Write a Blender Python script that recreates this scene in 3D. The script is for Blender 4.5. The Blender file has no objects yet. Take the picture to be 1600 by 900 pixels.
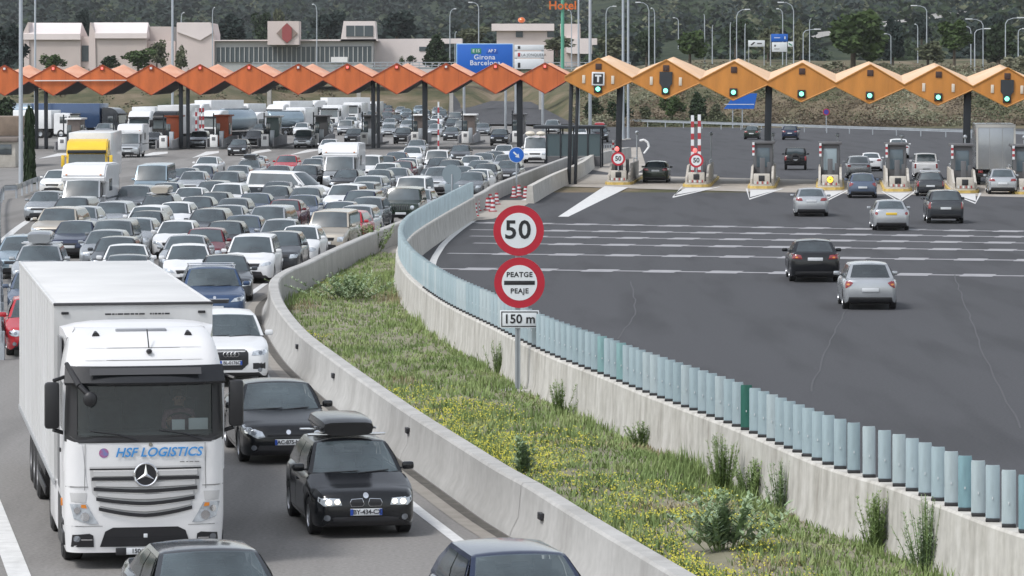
import bpy, bmesh, math, random
from mathutils import Vector, Matrix, noise
from mathutils.bvhtree import BVHTree
PI = math.pi
R = math.radians
rnd = random.Random(7)
HAZE = 0.00005

# ------------------------------------------------------------------ camera, world, sun, exposure
FPX, CAMH, HOR = 5800.0, 7.5, 110.0          # focal length in px of the 1600 px photo, camera height, horizon row
scene = bpy.context.scene
COL = scene.collection
cam_d = bpy.data.cameras.new('camera'); cam = bpy.data.objects.new('camera', cam_d); COL.objects.link(cam)
cam_d.lens = FPX / 1600 * 36; cam_d.sensor_width = 36
cam_d.shift_y = -(450 - HOR) / 1600
cam_d.clip_start = 1; cam_d.clip_end = 12000
cam.location = (0, 0, CAMH); cam.rotation_euler = (R(90), 0, 0)
scene.camera = cam
w = bpy.data.worlds.new('World'); scene.world = w; w.use_nodes = True
SUN_EL, SUN_AZ = 54, 232                      # sun high, behind the camera and to the left
nt = w.node_tree; bg = nt.nodes['Background']
sky = nt.nodes.new('ShaderNodeTexSky'); sky.sky_type = 'NISHITA'; sky.sun_disc = False
sky.sun_elevation = R(SUN_EL); sky.sun_rotation = R(SUN_AZ); sky.dust_density = 1.5; sky.air_density = 1.2; sky.ozone_density = 1.0
hsv = nt.nodes.new('ShaderNodeHueSaturation'); hsv.inputs['Saturation'].default_value = 0.36
nt.links.new(sky.outputs[0], hsv.inputs['Color']); nt.links.new(hsv.outputs[0], bg.inputs['Color'])
bg.inputs['Strength'].default_value = 0.15
sl = bpy.data.lights.new('sun', 'SUN'); sl.energy = 1.5; sl.angle = R(11); sl.color = (1, .975, .95)
so = bpy.data.objects.new('sun', sl); COL.objects.link(so)
_d = Vector((math.sin(R(SUN_AZ)) * math.cos(R(SUN_EL)), math.cos(R(SUN_AZ)) * math.cos(R(SUN_EL)), math.sin(R(SUN_EL))))
so.rotation_euler = _d.to_track_quat('Z', 'Y').to_euler()
scene.view_settings.view_transform = 'Standard'; scene.view_settings.look = 'None'
scene.view_settings.exposure = 0.52; scene.view_settings.gamma = 1
scene.render.engine = 'CYCLES'
scene.cycles.max_bounces = 6; scene.cycles.diffuse_bounces = 3; scene.cycles.glossy_bounces = 3
scene.cycles.transparent_max_bounces = 12; scene.cycles.transmission_bounces = 3; scene.cycles.volume_bounces = 0
scene.cycles.use_denoising = True
scene.cycles.caustics_reflective = False; scene.cycles.caustics_refractive = False

# ------------------------------------------------------------------ helpers
def G(px, py, z=0.0):
    d = FPX * (CAMH - z) / (py - HOR)
    return Vector(((px - 800) * d / FPX, d, z))
def P(px, py, d):
    return Vector(((px - 800) * d / FPX, d, CAMH - (py - HOR) * d / FPX))
def tag(o, label=None, cat=None, group=None, kind=None):
    if label: o['label'] = label
    if cat: o['category'] = cat
    if group: o['group'] = group
    if kind: o['kind'] = kind
    return o
def empty(name, loc, rz=0, label=None, cat=None, group=None):
    o = bpy.data.objects.new(name, None); COL.objects.link(o); o.location = loc; o.rotation_euler = (0, 0, rz)
    o.empty_display_size = .3
    return tag(o, label, cat, group)
def lt(tab, t):
    if t <= tab[0][0]: return tab[0][1]
    for (a, b), (c, d) in zip(tab, tab[1:]):
        if t <= c: return b + (d - b) * (t - a) / max(c - a, 1e-9)
    return tab[-1][1]

_m = {}
def mat(name, col, rough=.6, metal=0., spec=.5, var=0., vscale=2., bump=0., bscale=40., coat=0., emit=None, es=0., ior=None, col2=None, coord='Object', stretch=None, detail=3.):
    if name in _m: return _m[name]
    m = bpy.data.materials.new(name); m.use_nodes = True; _m[name] = m
    n = m.node_tree.nodes; l = m.node_tree.links; b = n['Principled BSDF']
    b.inputs['Base Color'].default_value = (*col, 1); b.inputs['Roughness'].default_value = rough
    b.inputs['Metallic'].default_value = metal; b.inputs['Specular IOR Level'].default_value = spec
    b.inputs['Coat Weight'].default_value = coat; b.inputs['Coat Roughness'].default_value = .05
    if ior: b.inputs['IOR'].default_value = ior
    if emit: b.inputs['Emission Color'].default_value = (*emit, 1); b.inputs['Emission Strength'].default_value = es
    if var or col2 or bump:
        tc = n.new('ShaderNodeTexCoord'); mp = n.new('ShaderNodeMapping'); l.new(tc.outputs[coord], mp.inputs[0])
        if stretch: mp.inputs['Scale'].default_value = stretch
    if var or col2:
        nz = n.new('ShaderNodeTexNoise'); nz.inputs['Scale'].default_value = vscale; nz.inputs['Detail'].default_value = detail; nz.inputs['Roughness'].default_value = .6
        l.new(mp.outputs[0], nz.inputs[0])
        rp = n.new('ShaderNodeValToRGB'); rp.color_ramp.elements[0].position = .3; rp.color_ramp.elements[1].position = .7
        c2 = col2 or tuple(min(1, c * (1 + var)) for c in col); c1 = col if col2 else tuple(c * (1 - var) for c in col)
        rp.color_ramp.elements[0].color = (*c1, 1); rp.color_ramp.elements[1].color = (*c2, 1)
        l.new(nz.outputs[0], rp.inputs[0]); l.new(rp.outputs[0], b.inputs['Base Color'])
    if bump:
        n2 = n.new('ShaderNodeTexNoise'); n2.inputs['Scale'].default_value = bscale; l.new(mp.outputs[0], n2.inputs[0])
        bp = n.new('ShaderNodeBump'); bp.inputs['Strength'].default_value = bump; bp.inputs['Distance'].default_value = .02
        l.new(n2.outputs[0], bp.inputs['Height']); l.new(bp.outputs[0], b.inputs['Normal'])
    return m

class MB:
    def __init__(s): s.v = []; s.f = []; s.m = []
    def add(s, verts, faces, mi=0, M=None):
        k = len(s.v)
        s.v += [tuple(M @ Vector(p)) if M else tuple(p) for p in verts]
        for f in faces: s.f.append(tuple(i + k for i in f)); s.m.append(mi)
        return s
    def bx(s, x0, x1, y0, y1, z0, z1, mi=0, M=None):
        v = [(x, y, z) for z in (z0, z1) for y in (y0, y1) for x in (x0, x1)]
        return s.add(v, [(0, 2, 3, 1), (4, 5, 7, 6), (0, 1, 5, 4), (2, 6, 7, 3), (0, 4, 6, 2), (1, 3, 7, 5)], mi, M)
    def cb(s, c, d, mi=0, M=None):
        return s.bx(c[0]-d[0]/2, c[0]+d[0]/2, c[1]-d[1]/2, c[1]+d[1]/2, c[2]-d[2]/2, c[2]+d[2]/2, mi, M)
    def rb(s, x0, x1, y0, y1, z0, z1, r=.03, mi=0, M=None):
        """box with chamfered edges"""
        b = bmesh.new(); bmesh.ops.create_cube(b, size=1)
        for v in b.verts: v.co = Vector(((x0+x1)/2 + v.co.x*(x1-x0), (y0+y1)/2 + v.co.y*(y1-y0), (z0+z1)/2 + v.co.z*(z1-z0)))
        bmesh.ops.bevel(b, geom=list(b.edges), offset=min(r, .45*min(x1-x0, y1-y0, z1-z0)), segments=2, affect='EDGES', profile=.5)
        b.verts.index_update()
        s.add([v.co for v in b.verts], [[v.index for v in f.verts] for f in b.faces], mi, M); b.free(); return s
    def cyl(s, p0, p1, r0, r1=None, n=10, mi=0, caps=True, M=None):
        if r1 is None: r1 = r0
        p0 = Vector(p0); p1 = Vector(p1); a = (p1 - p0)
        if a.length < 1e-6: return s
        q = a.to_track_quat('Z', 'Y'); v = []
        for p, r in ((p0, r0), (p1, r1)):
            for i in range(n):
                an = 2*PI*i/n; v.append(p + q @ Vector((math.cos(an)*r, math.sin(an)*r, 0)))
        f = [(i, (i+1) % n, n+(i+1) % n, n+i) for i in range(n)]
        if caps: f += [tuple(range(n))[::-1], tuple(range(n, 2*n))]
        return s.add(v, f, mi, M)
    def tube(s, pts, r, n=8, mi=0, M=None):
        rr = r if isinstance(r, (list, tuple)) else [r]*len(pts)
        for i in range(len(pts)-1): s.cyl(pts[i], pts[i+1], rr[i], rr[i+1], n, mi, True, M)
        return s
    def lathe(s, prof, n=20, mi=0, axis='x', M=None):
        v = []; k = len(prof)
        for i in range(n):
            an = 2*PI*i/n; c, q = math.cos(an), math.sin(an)
            for a, r in prof:
                v.append((a, c*r, q*r) if axis == 'x' else ((c*r, q*r, a) if axis == 'z' else (c*r, a, q*r)))
        f = [(i*k+j, ((i+1) % n)*k+j, ((i+1) % n)*k+j+1, i*k+j+1) for i in range(n) for j in range(k-1)]
        return s.add(v, f, mi, M)
    def prism(s, poly, a0, a1, axis='y', mi=0, M=None):
        n = len(poly)
        def pt(p, a): return (p[0], a, p[1]) if axis == 'y' else ((p[0], p[1], a) if axis == 'z' else (a, p[0], p[1]))
        v = [pt(p, a0) for p in poly] + [pt(p, a1) for p in poly]
        f = [tuple(range(n)), tuple(range(2*n-1, n-1, -1))] + [(i, n+i, n+(i+1) % n, (i+1) % n) for i in range(n)]
        return s.add(v, f, mi, M)
    def grid(s, fn, us, vs, mi=0, skip=None, mf=None):
        nu, nv = len(us), len(vs); v = [fn(u, q) for q in vs for u in us]; k = len(s.v)
        s.v += [tuple(p) for p in v]
        for j in range(nv-1):
            for i in range(nu-1):
                uc, vc = (us[i]+us[i+1])/2, (vs[j]+vs[j+1])/2
                if skip and skip(uc, vc): continue
                s.f.append((k+j*nu+i, k+j*nu+i+1, k+(j+1)*nu+i+1, k+(j+1)*nu+i)); s.m.append(mf(uc, vc) if mf else mi)
        return s
    def sphere(s, c, r, nu=12, nv=8, mi=0, M=None):
        rx, ry, rz = r if isinstance(r, (tuple, list)) else (r, r, r)
        v = []; 
        for j in range(nv+1):
            th = PI*j/nv
            for i in range(nu):
                ph = 2*PI*i/nu; v.append((c[0]+rx*math.sin(th)*math.cos(ph), c[1]+ry*math.sin(th)*math.sin(ph), c[2]+rz*math.cos(th)))
        f = [(j*nu+i, (j+1)*nu+i, (j+1)*nu+(i+1) % nu, j*nu+(i+1) % nu) for j in range(nv) for i in range(nu)]
        return s.add(v, f, mi, M)
    def mesh(s, name, mats, smooth=35, fixn=False):
        me = bpy.data.meshes.new(name); me.from_pydata(s.v, [], s.f)
        for m in mats: me.materials.append(m)
        if len(mats) > 1: me.polygons.foreach_set('material_index', s.m)
        if fixn:
            b = bmesh.new(); b.from_mesh(me); bmesh.ops.remove_doubles(b, verts=b.verts, dist=1e-4); bmesh.ops.recalc_face_normals(b, faces=b.faces); b.to_mesh(me); b.free()
        if smooth:
            me.polygons.foreach_set('use_smooth', [True]*len(me.polygons)); me.set_sharp_from_angle(angle=R(smooth))
        me.update(); return me
    def build(s, name, mats, parent=None, smooth=35, loc=(0, 0, 0), fixn=False):
        if not isinstance(mats, (list, tuple)): mats = [mats]
        return link(name, s.mesh(name, mats, smooth, fixn), parent, loc)
def link(name, me, parent=None, loc=(0, 0, 0), rot=(0, 0, 0)):
    o = bpy.data.objects.new(name, me); COL.objects.link(o); o.location = loc; o.rotation_euler = rot
    if parent: o.parent = parent
    return o
_tx = {}
def text_mesh(s, size, ext=.004, shear=0., off=0., m=None, space=1., ax='CENTER'):
    k = (s, size, ext, shear, off, m.name, space, ax)
    if k in _tx: return _tx[k]
    cu = bpy.data.curves.new('lettering', 'FONT'); cu.body = s; cu.size = size; cu.extrude = ext; cu.shear = shear; cu.offset = off
    cu.align_x = ax; cu.align_y = 'CENTER'; cu.space_character = space; cu.resolution_u = 3
    o = bpy.data.objects.new('lettering', cu); COL.objects.link(o)
    bpy.context.view_layer.update()
    me = bpy.data.meshes.new_from_object(o); me.name = 'lettering'
    bpy.data.objects.remove(o); bpy.data.curves.remove(cu)
    me.materials.clear(); me.materials.append(m); _tx[k] = me; return me
def text(s, size, m, parent, loc, rot=(R(90), 0, 0), name='lettering', **kw):
    return link(name, text_mesh(s, size, m=m, **kw), parent, loc, rot)

# ------------------------------------------------------------------ materials
M_trim = mat('black_trim', (.018, .018, .02), .45)
M_under = mat('underbody', (.012, .012, .013), .8)
M_tyre = mat('tyre_rubber', (.022, .022, .023), .75, bump=.3, bscale=30)
M_rim = mat('alloy_rim', (.42, .43, .45), .3, .8)
M_rimdark = mat('dark_rim', (.06, .06, .065), .4, .5)
M_chrome = mat('chrome', (.75, .76, .78), .12, 1.)
M_chromedark = mat('smoked_grille', (.03, .032, .036), .3, .3)
M_head = mat('headlight_glass', (.50, .54, .58), .10, .35, .9, coat=.6, var=.35, vscale=9)
M_headd = mat('headlight_housing', (.22, .24, .27), .12, .6, .9, coat=.6)
M_headon = mat('lit_headlamp', (.9, .88, .8), .2, emit=(1, .86, .62), es=1.7)
M_tail = mat('tail_lamp', (.22, .008, .012), .12, spec=.8, coat=.6)
M_tailon = mat('lit_tail_lamp', (.5, .02, .02), .2, emit=(1, .10, .08), es=1.0)
M_plate = mat('number_plate', (.62, .64, .66), .4)
M_plateY = mat('yellow_plate', (.75, .5, .05), .4)
M_ink = mat('plate_ink', (.02, .02, .025), .5)
M_euro = mat('euro_band', (.01, .06, .35), .4)
M_seat = mat('seat_cloth', (.05, .05, .055), .9, var=.3, vscale=5)
M_amber = mat('indicator_amber', (.65, .22, .03), .25, coat=.5)
def glass_mat(name, tint, alpha, var=True):
    m = bpy.data.materials.new(name); m.use_nodes = True; n = m.node_tree.nodes; l = m.node_tree.links; b = n['Principled BSDF']
    b.inputs['Base Color'].default_value = (*tint, 1); b.inputs['Roughness'].default_value = .10; b.inputs['IOR'].default_value = 1.75
    b.inputs['Specular IOR Level'].default_value = .7
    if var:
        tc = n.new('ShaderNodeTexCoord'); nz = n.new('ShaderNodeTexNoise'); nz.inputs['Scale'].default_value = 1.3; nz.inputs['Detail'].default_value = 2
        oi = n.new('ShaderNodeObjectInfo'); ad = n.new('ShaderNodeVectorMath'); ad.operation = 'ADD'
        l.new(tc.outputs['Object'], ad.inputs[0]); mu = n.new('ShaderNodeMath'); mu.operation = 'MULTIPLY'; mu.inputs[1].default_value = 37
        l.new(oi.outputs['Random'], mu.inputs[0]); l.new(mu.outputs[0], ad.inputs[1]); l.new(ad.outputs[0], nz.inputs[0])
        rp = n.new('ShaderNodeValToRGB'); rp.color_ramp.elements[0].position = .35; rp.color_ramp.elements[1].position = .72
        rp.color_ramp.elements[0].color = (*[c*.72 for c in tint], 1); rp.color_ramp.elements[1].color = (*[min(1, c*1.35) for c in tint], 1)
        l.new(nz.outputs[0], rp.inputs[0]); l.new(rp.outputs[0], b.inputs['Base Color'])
    if alpha < 1:
        b.inputs['Alpha'].default_value = 1
        tr = n.new('ShaderNodeBsdfTransparent'); tr.inputs[0].default_value = (.75, .82, .82, 1); mx = n.new('ShaderNodeMixShader'); mx.inputs[0].default_value = alpha
        l.new(tr.outputs[0], mx.inputs[1]); l.new(b.outputs[0], mx.inputs[2]); l.new(mx.outputs[0], n['Material Output'].inputs[0])
    return m
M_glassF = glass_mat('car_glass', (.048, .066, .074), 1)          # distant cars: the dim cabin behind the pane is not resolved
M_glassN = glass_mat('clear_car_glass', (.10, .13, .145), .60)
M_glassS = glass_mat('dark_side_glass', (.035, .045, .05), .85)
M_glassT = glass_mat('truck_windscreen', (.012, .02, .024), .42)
_pc = {'white': ((.70, .71, .72), 0), 'silver': ((.42, .44, .46), .55), 'light grey': ((.30, .32, .34), .45), 'grey': ((.16, .175, .19), .45),
       'dark grey': ((.05, .055, .062), .35), 'black': ((.008, .009, .011), 0.), 'blue': ((.035, .07, .15), .3), 'dark blue': ((.015, .025, .06), .25),
       'red': ((.42, .02, .03), .05), 'dark red': ((.14, .012, .02), .2), 'beige': ((.45, .41, .35), .3), 'dark green': ((.015, .028, .02), .15),
       'pale blue': ((.28, .36, .42), .4), 'yellow': ((.78, .52, .03), 0), 'blue grey': ((.10, .13, .19), .4), 'orange': ((.65, .14, .02), 0)}
def paint(c):
    col, me = _pc[c]
    dk = c in ('black', 'dark grey', 'dark blue', 'dark green'); return mat('paint_' + c.replace(' ', '_'), col, .36 if c == 'white' else (.16 if dk else .26), me, .5, coat=0. if c == 'black' else .4, var=.06, vscale=1.5)
M_conc = mat('concrete', (.36, .345, .32), .85, col2=(.47, .455, .43), vscale=.9, bump=.25, bscale=14, detail=8)
M_steel = mat('galvanised_steel', (.40, .43, .46), .45, .5, var=.12, vscale=1.2)
M_white = mat('white_paint', (.78, .78, .77), .5, var=.05, vscale=2)
M_signred = mat('sign_red', (.42, .012, .03), .4, var=.06, vscale=3)
M_signwhite = mat('sign_white', (.66, .69, .71), .4, var=.03, vscale=2)
M_signblue = mat('sign_blue', (.005, .11, .48), .4)
M_black = mat('sign_black', (.015, .015, .018), .45)
M_darksteel = mat('dark_steel', (.022, .026, .032), .45, .3)
# ------------------------------------------------------------------ vehicles
class Tmpl:
    def __init__(s): s.p = []
    def add(s, name, me, parent=None, loc=(0, 0, 0), paint=False, rot=(0, 0, 0), label=None):
        s.p.append((name, me, parent, loc, paint, rot, label)); return len(s.p) - 1
    def spawn(s, root, loc, rz, pm=None, scale=1., label=None, cat=None, group=None, skip=()):
        r = empty(root, loc, rz, label, cat, group); r.scale = (scale,)*3 if not isinstance(scale, tuple) else scale
        made = {}
        for i, (n, me, pa, lo, pt, ro, lb) in enumerate(s.p):
            if n in skip: continue
            o = bpy.data.objects.new(n, me); COL.objects.link(o); o.location = lo; o.rotation_euler = ro
            o.parent = made.get(pa, r) if pa is not None else r
            if lb: o['label'] = lb
            if pt and pm is not None:
                o.material_slots[0].link = 'OBJECT'; o.material_slots[0].material = pm
            made[i] = o
        return r
def dens(ol, n=3):
    o = []
    for i in range(len(ol)):
        a, b = ol[i], ol[(i+1) % len(ol)]
        for k in range(n): o.append((a[0]+(b[0]-a[0])*k/n, a[1]+(b[1]-a[1])*k/n))
    return o
class Proj:
    def __init__(s, mb): s.b = BVHTree.FromPolygons([Vector(v) for v in mb.v], mb.f)
    def __call__(s, ol, side='front', off=.006, rings=(1, .7, .4), n=3, mi=0, mb=None, thick=0):
        ol = dens(ol, n); cx = sum(p[0] for p in ol)/len(ol); cz = sum(p[1] for p in ol)/len(ol)
        mb = mb or MB(); last = None; V = []
        sg = {'front': (1, 'y'), 'rear': (-1, 'y'), 'left': (1, 'x'), 'right': (-1, 'x'), 'top': (-1, 'z')}[side]
        allp = [(cx+(p[0]-cx)*r, cz+(p[1]-cz)*r) for r in rings for p in ol] + [(cx, cz)]
        hits = []
        for a, b in allp:
            if sg[1] == 'y': o, d = Vector((a, -30*sg[0], b)), Vector((0, sg[0], 0))
            elif sg[1] == 'x': o, d = Vector((-30*sg[0], a, b)), Vector((sg[0], 0, 0))
            else: o, d = Vector((a, b, 30)), Vector((0, 0, -1))
            h = s.b.ray_cast(o, d)
            hits.append((h[0] - d*off) if h[0] else None)
        for i in range(len(hits)):
            if hits[i] is None:
                best = min((j for j in range(len(hits)) if hits[j] is not None), key=lambda j: (allp[j][0]-allp[i][0])**2+(allp[j][1]-allp[i][1])**2, default=None)
                q = hits[best] if best is not None else Vector((0, 0, 0)); a, b = allp[i]
                hits[i] = Vector((a, q.y, b)) if sg[1] == 'y' else (Vector((q.x, a, b)) if sg[1] == 'x' else Vector((a, b, q.z)))
        m = len(ol); F = []
        for r in range(len(rings)-1):
            for i in range(m): F.append((r*m+i, r*m+(i+1) % m, (r+1)*m+(i+1) % m, (r+1)*m+i))
        k = (len(rings)-1)*m
        for i in range(m): F.append((k+i, k+(i+1) % m, len(hits)-1))
        mb.add(hits, F, mi); return mb
def ell(cx, cz, rx, rz, n=14): return [(cx+rx*math.cos(2*PI*i/n), cz+rz*math.sin(2*PI*i/n)) for i in range(n)]
def rect(cx, cz, w, h): return [(cx-w/2, cz-h/2), (cx+w/2, cz-h/2), (cx+w/2, cz+h/2), (cx-w/2, cz+h/2)]
def mir(ol): return [(-a, b) for a, b in ol]

def wheel_meshes(r, wd, near):
    n = 24 if near else 14
    t = MB().lathe([(-wd/2, r*.60), (-wd/2, r*.9), (-wd*.38, r), (wd*.38, r), (wd/2, r*.9), (wd/2, r*.60)], n).mesh('wheel', [M_tyre])
    rm = MB(); rm.lathe([(wd*.46, r*.66), (wd*.50, r*.60), (wd*.30, r*.56)], n)
    rm.lathe([(-wd*.46, r*.66), (-wd*.50, r*.60), (-wd*.30, r*.56)], n)
    for sx in (-1, 1):
        v = [(sx*wd*.24, 0, 0)] + [(sx*wd*.24, math.cos(2*PI*i/n)*r*.6, math.sin(2*PI*i/n)*r*.6) for i in range(n)]
        rm.add(v, [(0, i+1, (i+1) % n+1) for i in range(n)], 1)
        for k in range(5):
            M = Matrix.Rotation(2*PI*k/5+.3, 4, 'X')
            rm.bx(min(sx*wd*.26, sx*wd*.42), max(sx*wd*.26, sx*wd*.42), -r*.085, r*.085, 0, r*.6, 0, M)
        rm.cyl((sx*wd*.2, 0, 0), (sx*wd*.44, 0, 0), r*.14, n=8)
    return t, rm.mesh('rim', [M_rim, M_rimdark])

SP = {
 'hatch': dict(L=4.0, W=1.72, H=1.47, fo=.80, wb=2.50, R=.31, sill=.19, hf=.76, ct=.98, cz=.97, wt=(1.78, 1.40), re=(3.25, 1.40), rb=(3.82, .99), rz=.98, sw=[(.05, .47), (.51, .86)]),
 'saloon': dict(L=4.55, W=1.78, H=1.45, fo=.88, wb=2.68, R=.32, sill=.18, hf=.74, ct=1.22, cz=.95, wt=(2.02, 1.38), re=(3.18, 1.37), rb=(3.92, 1.02), rz=1.04, sw=[(.05, .48), (.52, .86)]),
 'estate': dict(L=4.55, W=1.78, H=1.50, fo=.88, wb=2.68, R=.32, sill=.18, hf=.75, ct=1.20, cz=.97, wt=(1.98, 1.42), re=(4.02, 1.43), rb=(4.38, 1.0), rz=.98, sw=[(.04, .34), (.37, .66), (.70, .94)]),
 'suv': dict(L=4.55, W=1.86, H=1.68, fo=.88, wb=2.68, R=.36, sill=.26, hf=.92, ct=1.15, cz=1.13, wt=(1.85, 1.60), re=(3.90, 1.60), rb=(4.36, 1.15), rz=1.12, sw=[(.04, .38), (.41, .72), (.76, .93)]),
 'mpv': dict(L=4.40, W=1.80, H=1.65, fo=.86, wb=2.68, R=.32, sill=.20, hf=.82, ct=.92, cz=1.05, wt=(1.72, 1.57), re=(3.98, 1.58), rb=(4.26, 1.03), rz=1.0, sw=[(.05, .37), (.40, .69), (.73, .95)]),
 'van': dict(L=4.25, W=1.73, H=1.80, fo=.85, wb=2.68, R=.31, sill=.22, hf=.88, ct=.98, cz=1.12, wt=(1.50, 1.71), re=(4.05, 1.74), rb=(4.18, 1.12), rz=1.08, sw=[(.05, .36), (.40, .68), (.72, .95)]),
 'bigvan': dict(L=5.2, W=1.92, H=2.20, fo=.95, wb=3.2, R=.34, sill=.26, hf=.98, ct=.80, cz=1.22, wt=(1.45, 2.05), re=(5.00, 2.12), rb=(5.12, 1.25), rz=1.2, sw=[(.03, .26), (.29, .60), (.64, .95)]),
 'jeep': dict(L=4.2, W=1.80, H=1.78, fo=.62, wb=2.42, R=.38, sill=.38, hf=1.05, ct=1.35, cz=1.18, wt=(1.62, 1.70), re=(4.00, 1.74), rb=(4.12, 1.2), rz=1.15, sw=[(.05, .40), (.44, .70), (.74, .96)]),
}
NAMES = {'hatch': ('hatchback_car', 'hatchback', 'car'), 'saloon': ('saloon_car', 'saloon car', 'car'), 'estate': ('estate_car', 'estate car', 'car'),
         'suv': ('suv_car', 'SUV', 'car'), 'mpv': ('people_carrier', 'people carrier', 'car'), 'van': ('small_van', 'boxy small van', 'van'),
         'bigvan': ('panel_van', 'tall van', 'van'), 'jeep': ('off_road_car', 'off-roader', 'car')}
def build_car(kind, near=False, face='std', plate=None, tails='std', vr=0):
    sp = dict(SP[kind]); r_ = random.Random(vr*31+5)
    L, W, H, Rt, sill, hf, ct, cz = (sp[k] for k in ('L', 'W', 'H', 'R', 'sill', 'hf', 'ct', 'cz'))
    (wtt, wtz), (ret, rez), (rbt, rbz), rz = sp['wt'], sp['re'], sp['rb'], sp['rz']
    hw = W/2; T = Tmpl()
    top = [(0, hf-.17), (.03, hf-.08), (.09, hf-.02), (.2, hf+.015), (.5, hf+.07 if kind != 'jeep' else hf+.03), (ct+.1, cz), (rbt-.02, rbz-.01), (max(rbt+.02, L-.10), rz), (L-.03, rz-.05), (L, rz-.14)]
    bot = [(0, sill+.10), (.04, sill+.02), (.12, sill), (L-.12, sill+.03), (L-.03, sill+.08), (L, sill+.16)]
    if kind == 'jeep' or kind == 'bigvan' or kind == 'van':
        wd = [(0, .88), (.03, .93), (.1, .965), (.3, .99), (.6, 1), (L-.2, 1), (L-.06, .98), (L, .94)]
    else:
        wd = [(0, .74), (.03, .82), (.09, .885), (.2, .94), (.4, .98), (.7, 1), (L-.7, 1), (L-.35, .975), (L-.12, .93), (L-.04, .88), (L, .80)]
    ax = (sp['fo'], sp['fo']+sp['wb']); Ra = Rt+.065
    ts = {0, .012, .03, .06, .09, .14, .2, .3, ct, ct+.1, (ct+wtt)/2+.2, L/2, rbt-.02, rbt+.02, L-.35, L-.2, L-.12, L-.07, L-.03, L-.012, L}
    for a in ax:
        for k in range(0, (9 if near else 7)): ts.add(a - Ra*math.cos(PI*k/(8 if near else 6)))
        ts.add(a-Ra-.004); ts.add(a+Ra+.004)
    ts = sorted(t for t in ts if 0 <= t <= L); o = [ts[0]]
    for t in ts[1:]:
        if t-o[-1] > .003: o.append(t)
    ts = o
    B = MB(); rings = []
    for t in ts:
        x = hw*lt(wd, t); zb = lt(bot, t); zt = lt(top, t)
        for a in ax:
            if abs(t-a) < Ra+.001: zb = max(zb, Rt + math.sqrt(max(0, Ra*Ra-(t-a)**2))*.97)
        zs = zt-.035; y = t-L/2
        cab = ct+.1 < t < rbt
        q = [(0, zb), (x*.78, zb)] + [(x*a, zb+(zs-zb)*b) for a, b in ((.955, .01), (.985, .12), (1., .42), (.997, .68), (.975, .88), (.93, .975))] + [(x*.87, zt-.012), (x*.5, zt+(.012 if not cab else -.02)), (0, zt+(.018 if not cab else -.02))]
        if kind == 'bigvan' or kind == 'van' or kind == 'jeep':
            q[5] = (x*.999, q[5][1]); q[6] = (x*.99, q[6][1]); q[7] = (x*.965, q[7][1]); q[8] = (x*.93, q[8][1])
        ring = [(a, y, b) for a, b in q] + [(-a, y, b) for a, b in q[-2:0:-1]]
        rings.append(ring)
    n = len(rings[0])
    for rg in rings: B.v += rg
    for i in range(len(rings)-1):
        tc = (ts[i]+ts[i+1])/2
        for j in range(n):
            k = j if j < n/2 else n-1-j
            mi = 1 if k <= 1 else (1 if (k >= 8 and ct+.12 < tc < rbt-.03) else 0)
            B.f.append((i*n+j, (i+1)*n+j, (i+1)*n+(j+1) % n, i*n+(j+1) % n)); B.m.append(mi)
    B.f.append(tuple(range(n))); B.m.append(0); k = (len(rings)-1)*n; B.f.append(tuple(range(k+n-1, k-1, -1))); B.m.append(0)
    low = MB(); low.v = list(B.v); low.f = list(B.f); PJ = Proj(low)
    # greenhouse
    boxy = kind in ('van', 'bigvan', 'jeep')
    ga = .965 if boxy else .92; gr = .88 if kind == 'bigvan' else (.84 if boxy else (.74 if kind in ('suv', 'mpv') else .70))
    if kind in ('suv', 'mpv'): ga = .935
    E = {'wb': (hw*ga, ct+.24 if not boxy else ct+.10, cz-.03, .24 if not boxy else .08, .0),
         'wt': (hw*gr, wtt+.08, wtz, .08, .045), 're': (hw*(gr-.02), ret, rez, -.05, .04), 'rb': (hw*(ga-.04), rbt-.02, rbz-.03, -.10 if not boxy else -.02, 0)}
    def e(k, u):
        a, t0, z0, b, c = E[k]; q = 1-(2*u-1)**2
        return Vector((a*(2*u-1), t0-b*q-L/2, z0+c*q))
    rise = H-.045-max(wtz, rez)
    def ws(u, v, off=0):
        p = e('wb', u).lerp(e('wt', u), v); p.y -= .02*math.sin(PI*v); p.z += .02*math.sin(PI*v)
        if off: p += Vector((0, -.8, .6))*off
        return p
    def roof(u, v):
        p = e('wt', u).lerp(e('re', u), v); q = min(1, 3*(1-(2*u-1)**2)); p.z += (rise)*math.sin(PI*min(1, v*1.02))**.7*q if 0 < v < 1 else 0; return p
    def rg(u, v, off=0):
        p = e('re', u).lerp(e('rb', u), v); p.y += .02*math.sin(PI*v)
        if off: p += Vector((0, .85, .5))*off
        return p
    def side(sx):
        def fn(s_, v, off=0):
            u = 0 if sx < 0 else 1
            lo = e('wb', u).lerp(e('rb', u), s_); hi = e('wt', u).lerp(e('re', u), s_); p = lo.lerp(hi, v)
            p.x += sx*(.035*math.sin(PI*v) + off); return p
        return fn
    hole = near
    wu = (.055, .945); wv = (.06, .93)
    us = [0, wu[0], .2, .35, .5, .65, .8, wu[1], 1]; vs = [0, wv[0], .35, .65, wv[1], 1]
    inw = lambda u, v: wu[0] < u < wu[1] and wv[0] < v < wv[1]
    B.grid(ws, us, vs, 0, skip=inw if hole else None, mf=lambda u, v: 1 if v < wv[0] else 0)
    B.grid(roof, us, [0, .08, .25, .5, .75, .92, 1], 0)
    ru = (.09, .91); rv = (.10, .86) if kind not in ('van', 'bigvan') else (.1, .8)
    inr = lambda u, v: ru[0] < u < ru[1] and rv[0] < v < rv[1]
    B.grid(rg, [0, ru[0], .3, .5, .7, ru[1], 1], [0, rv[0], .5, rv[1], 1], 0, skip=inr if hole else None)
    sw = sp['sw']; sv = (.07, .88)
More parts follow.
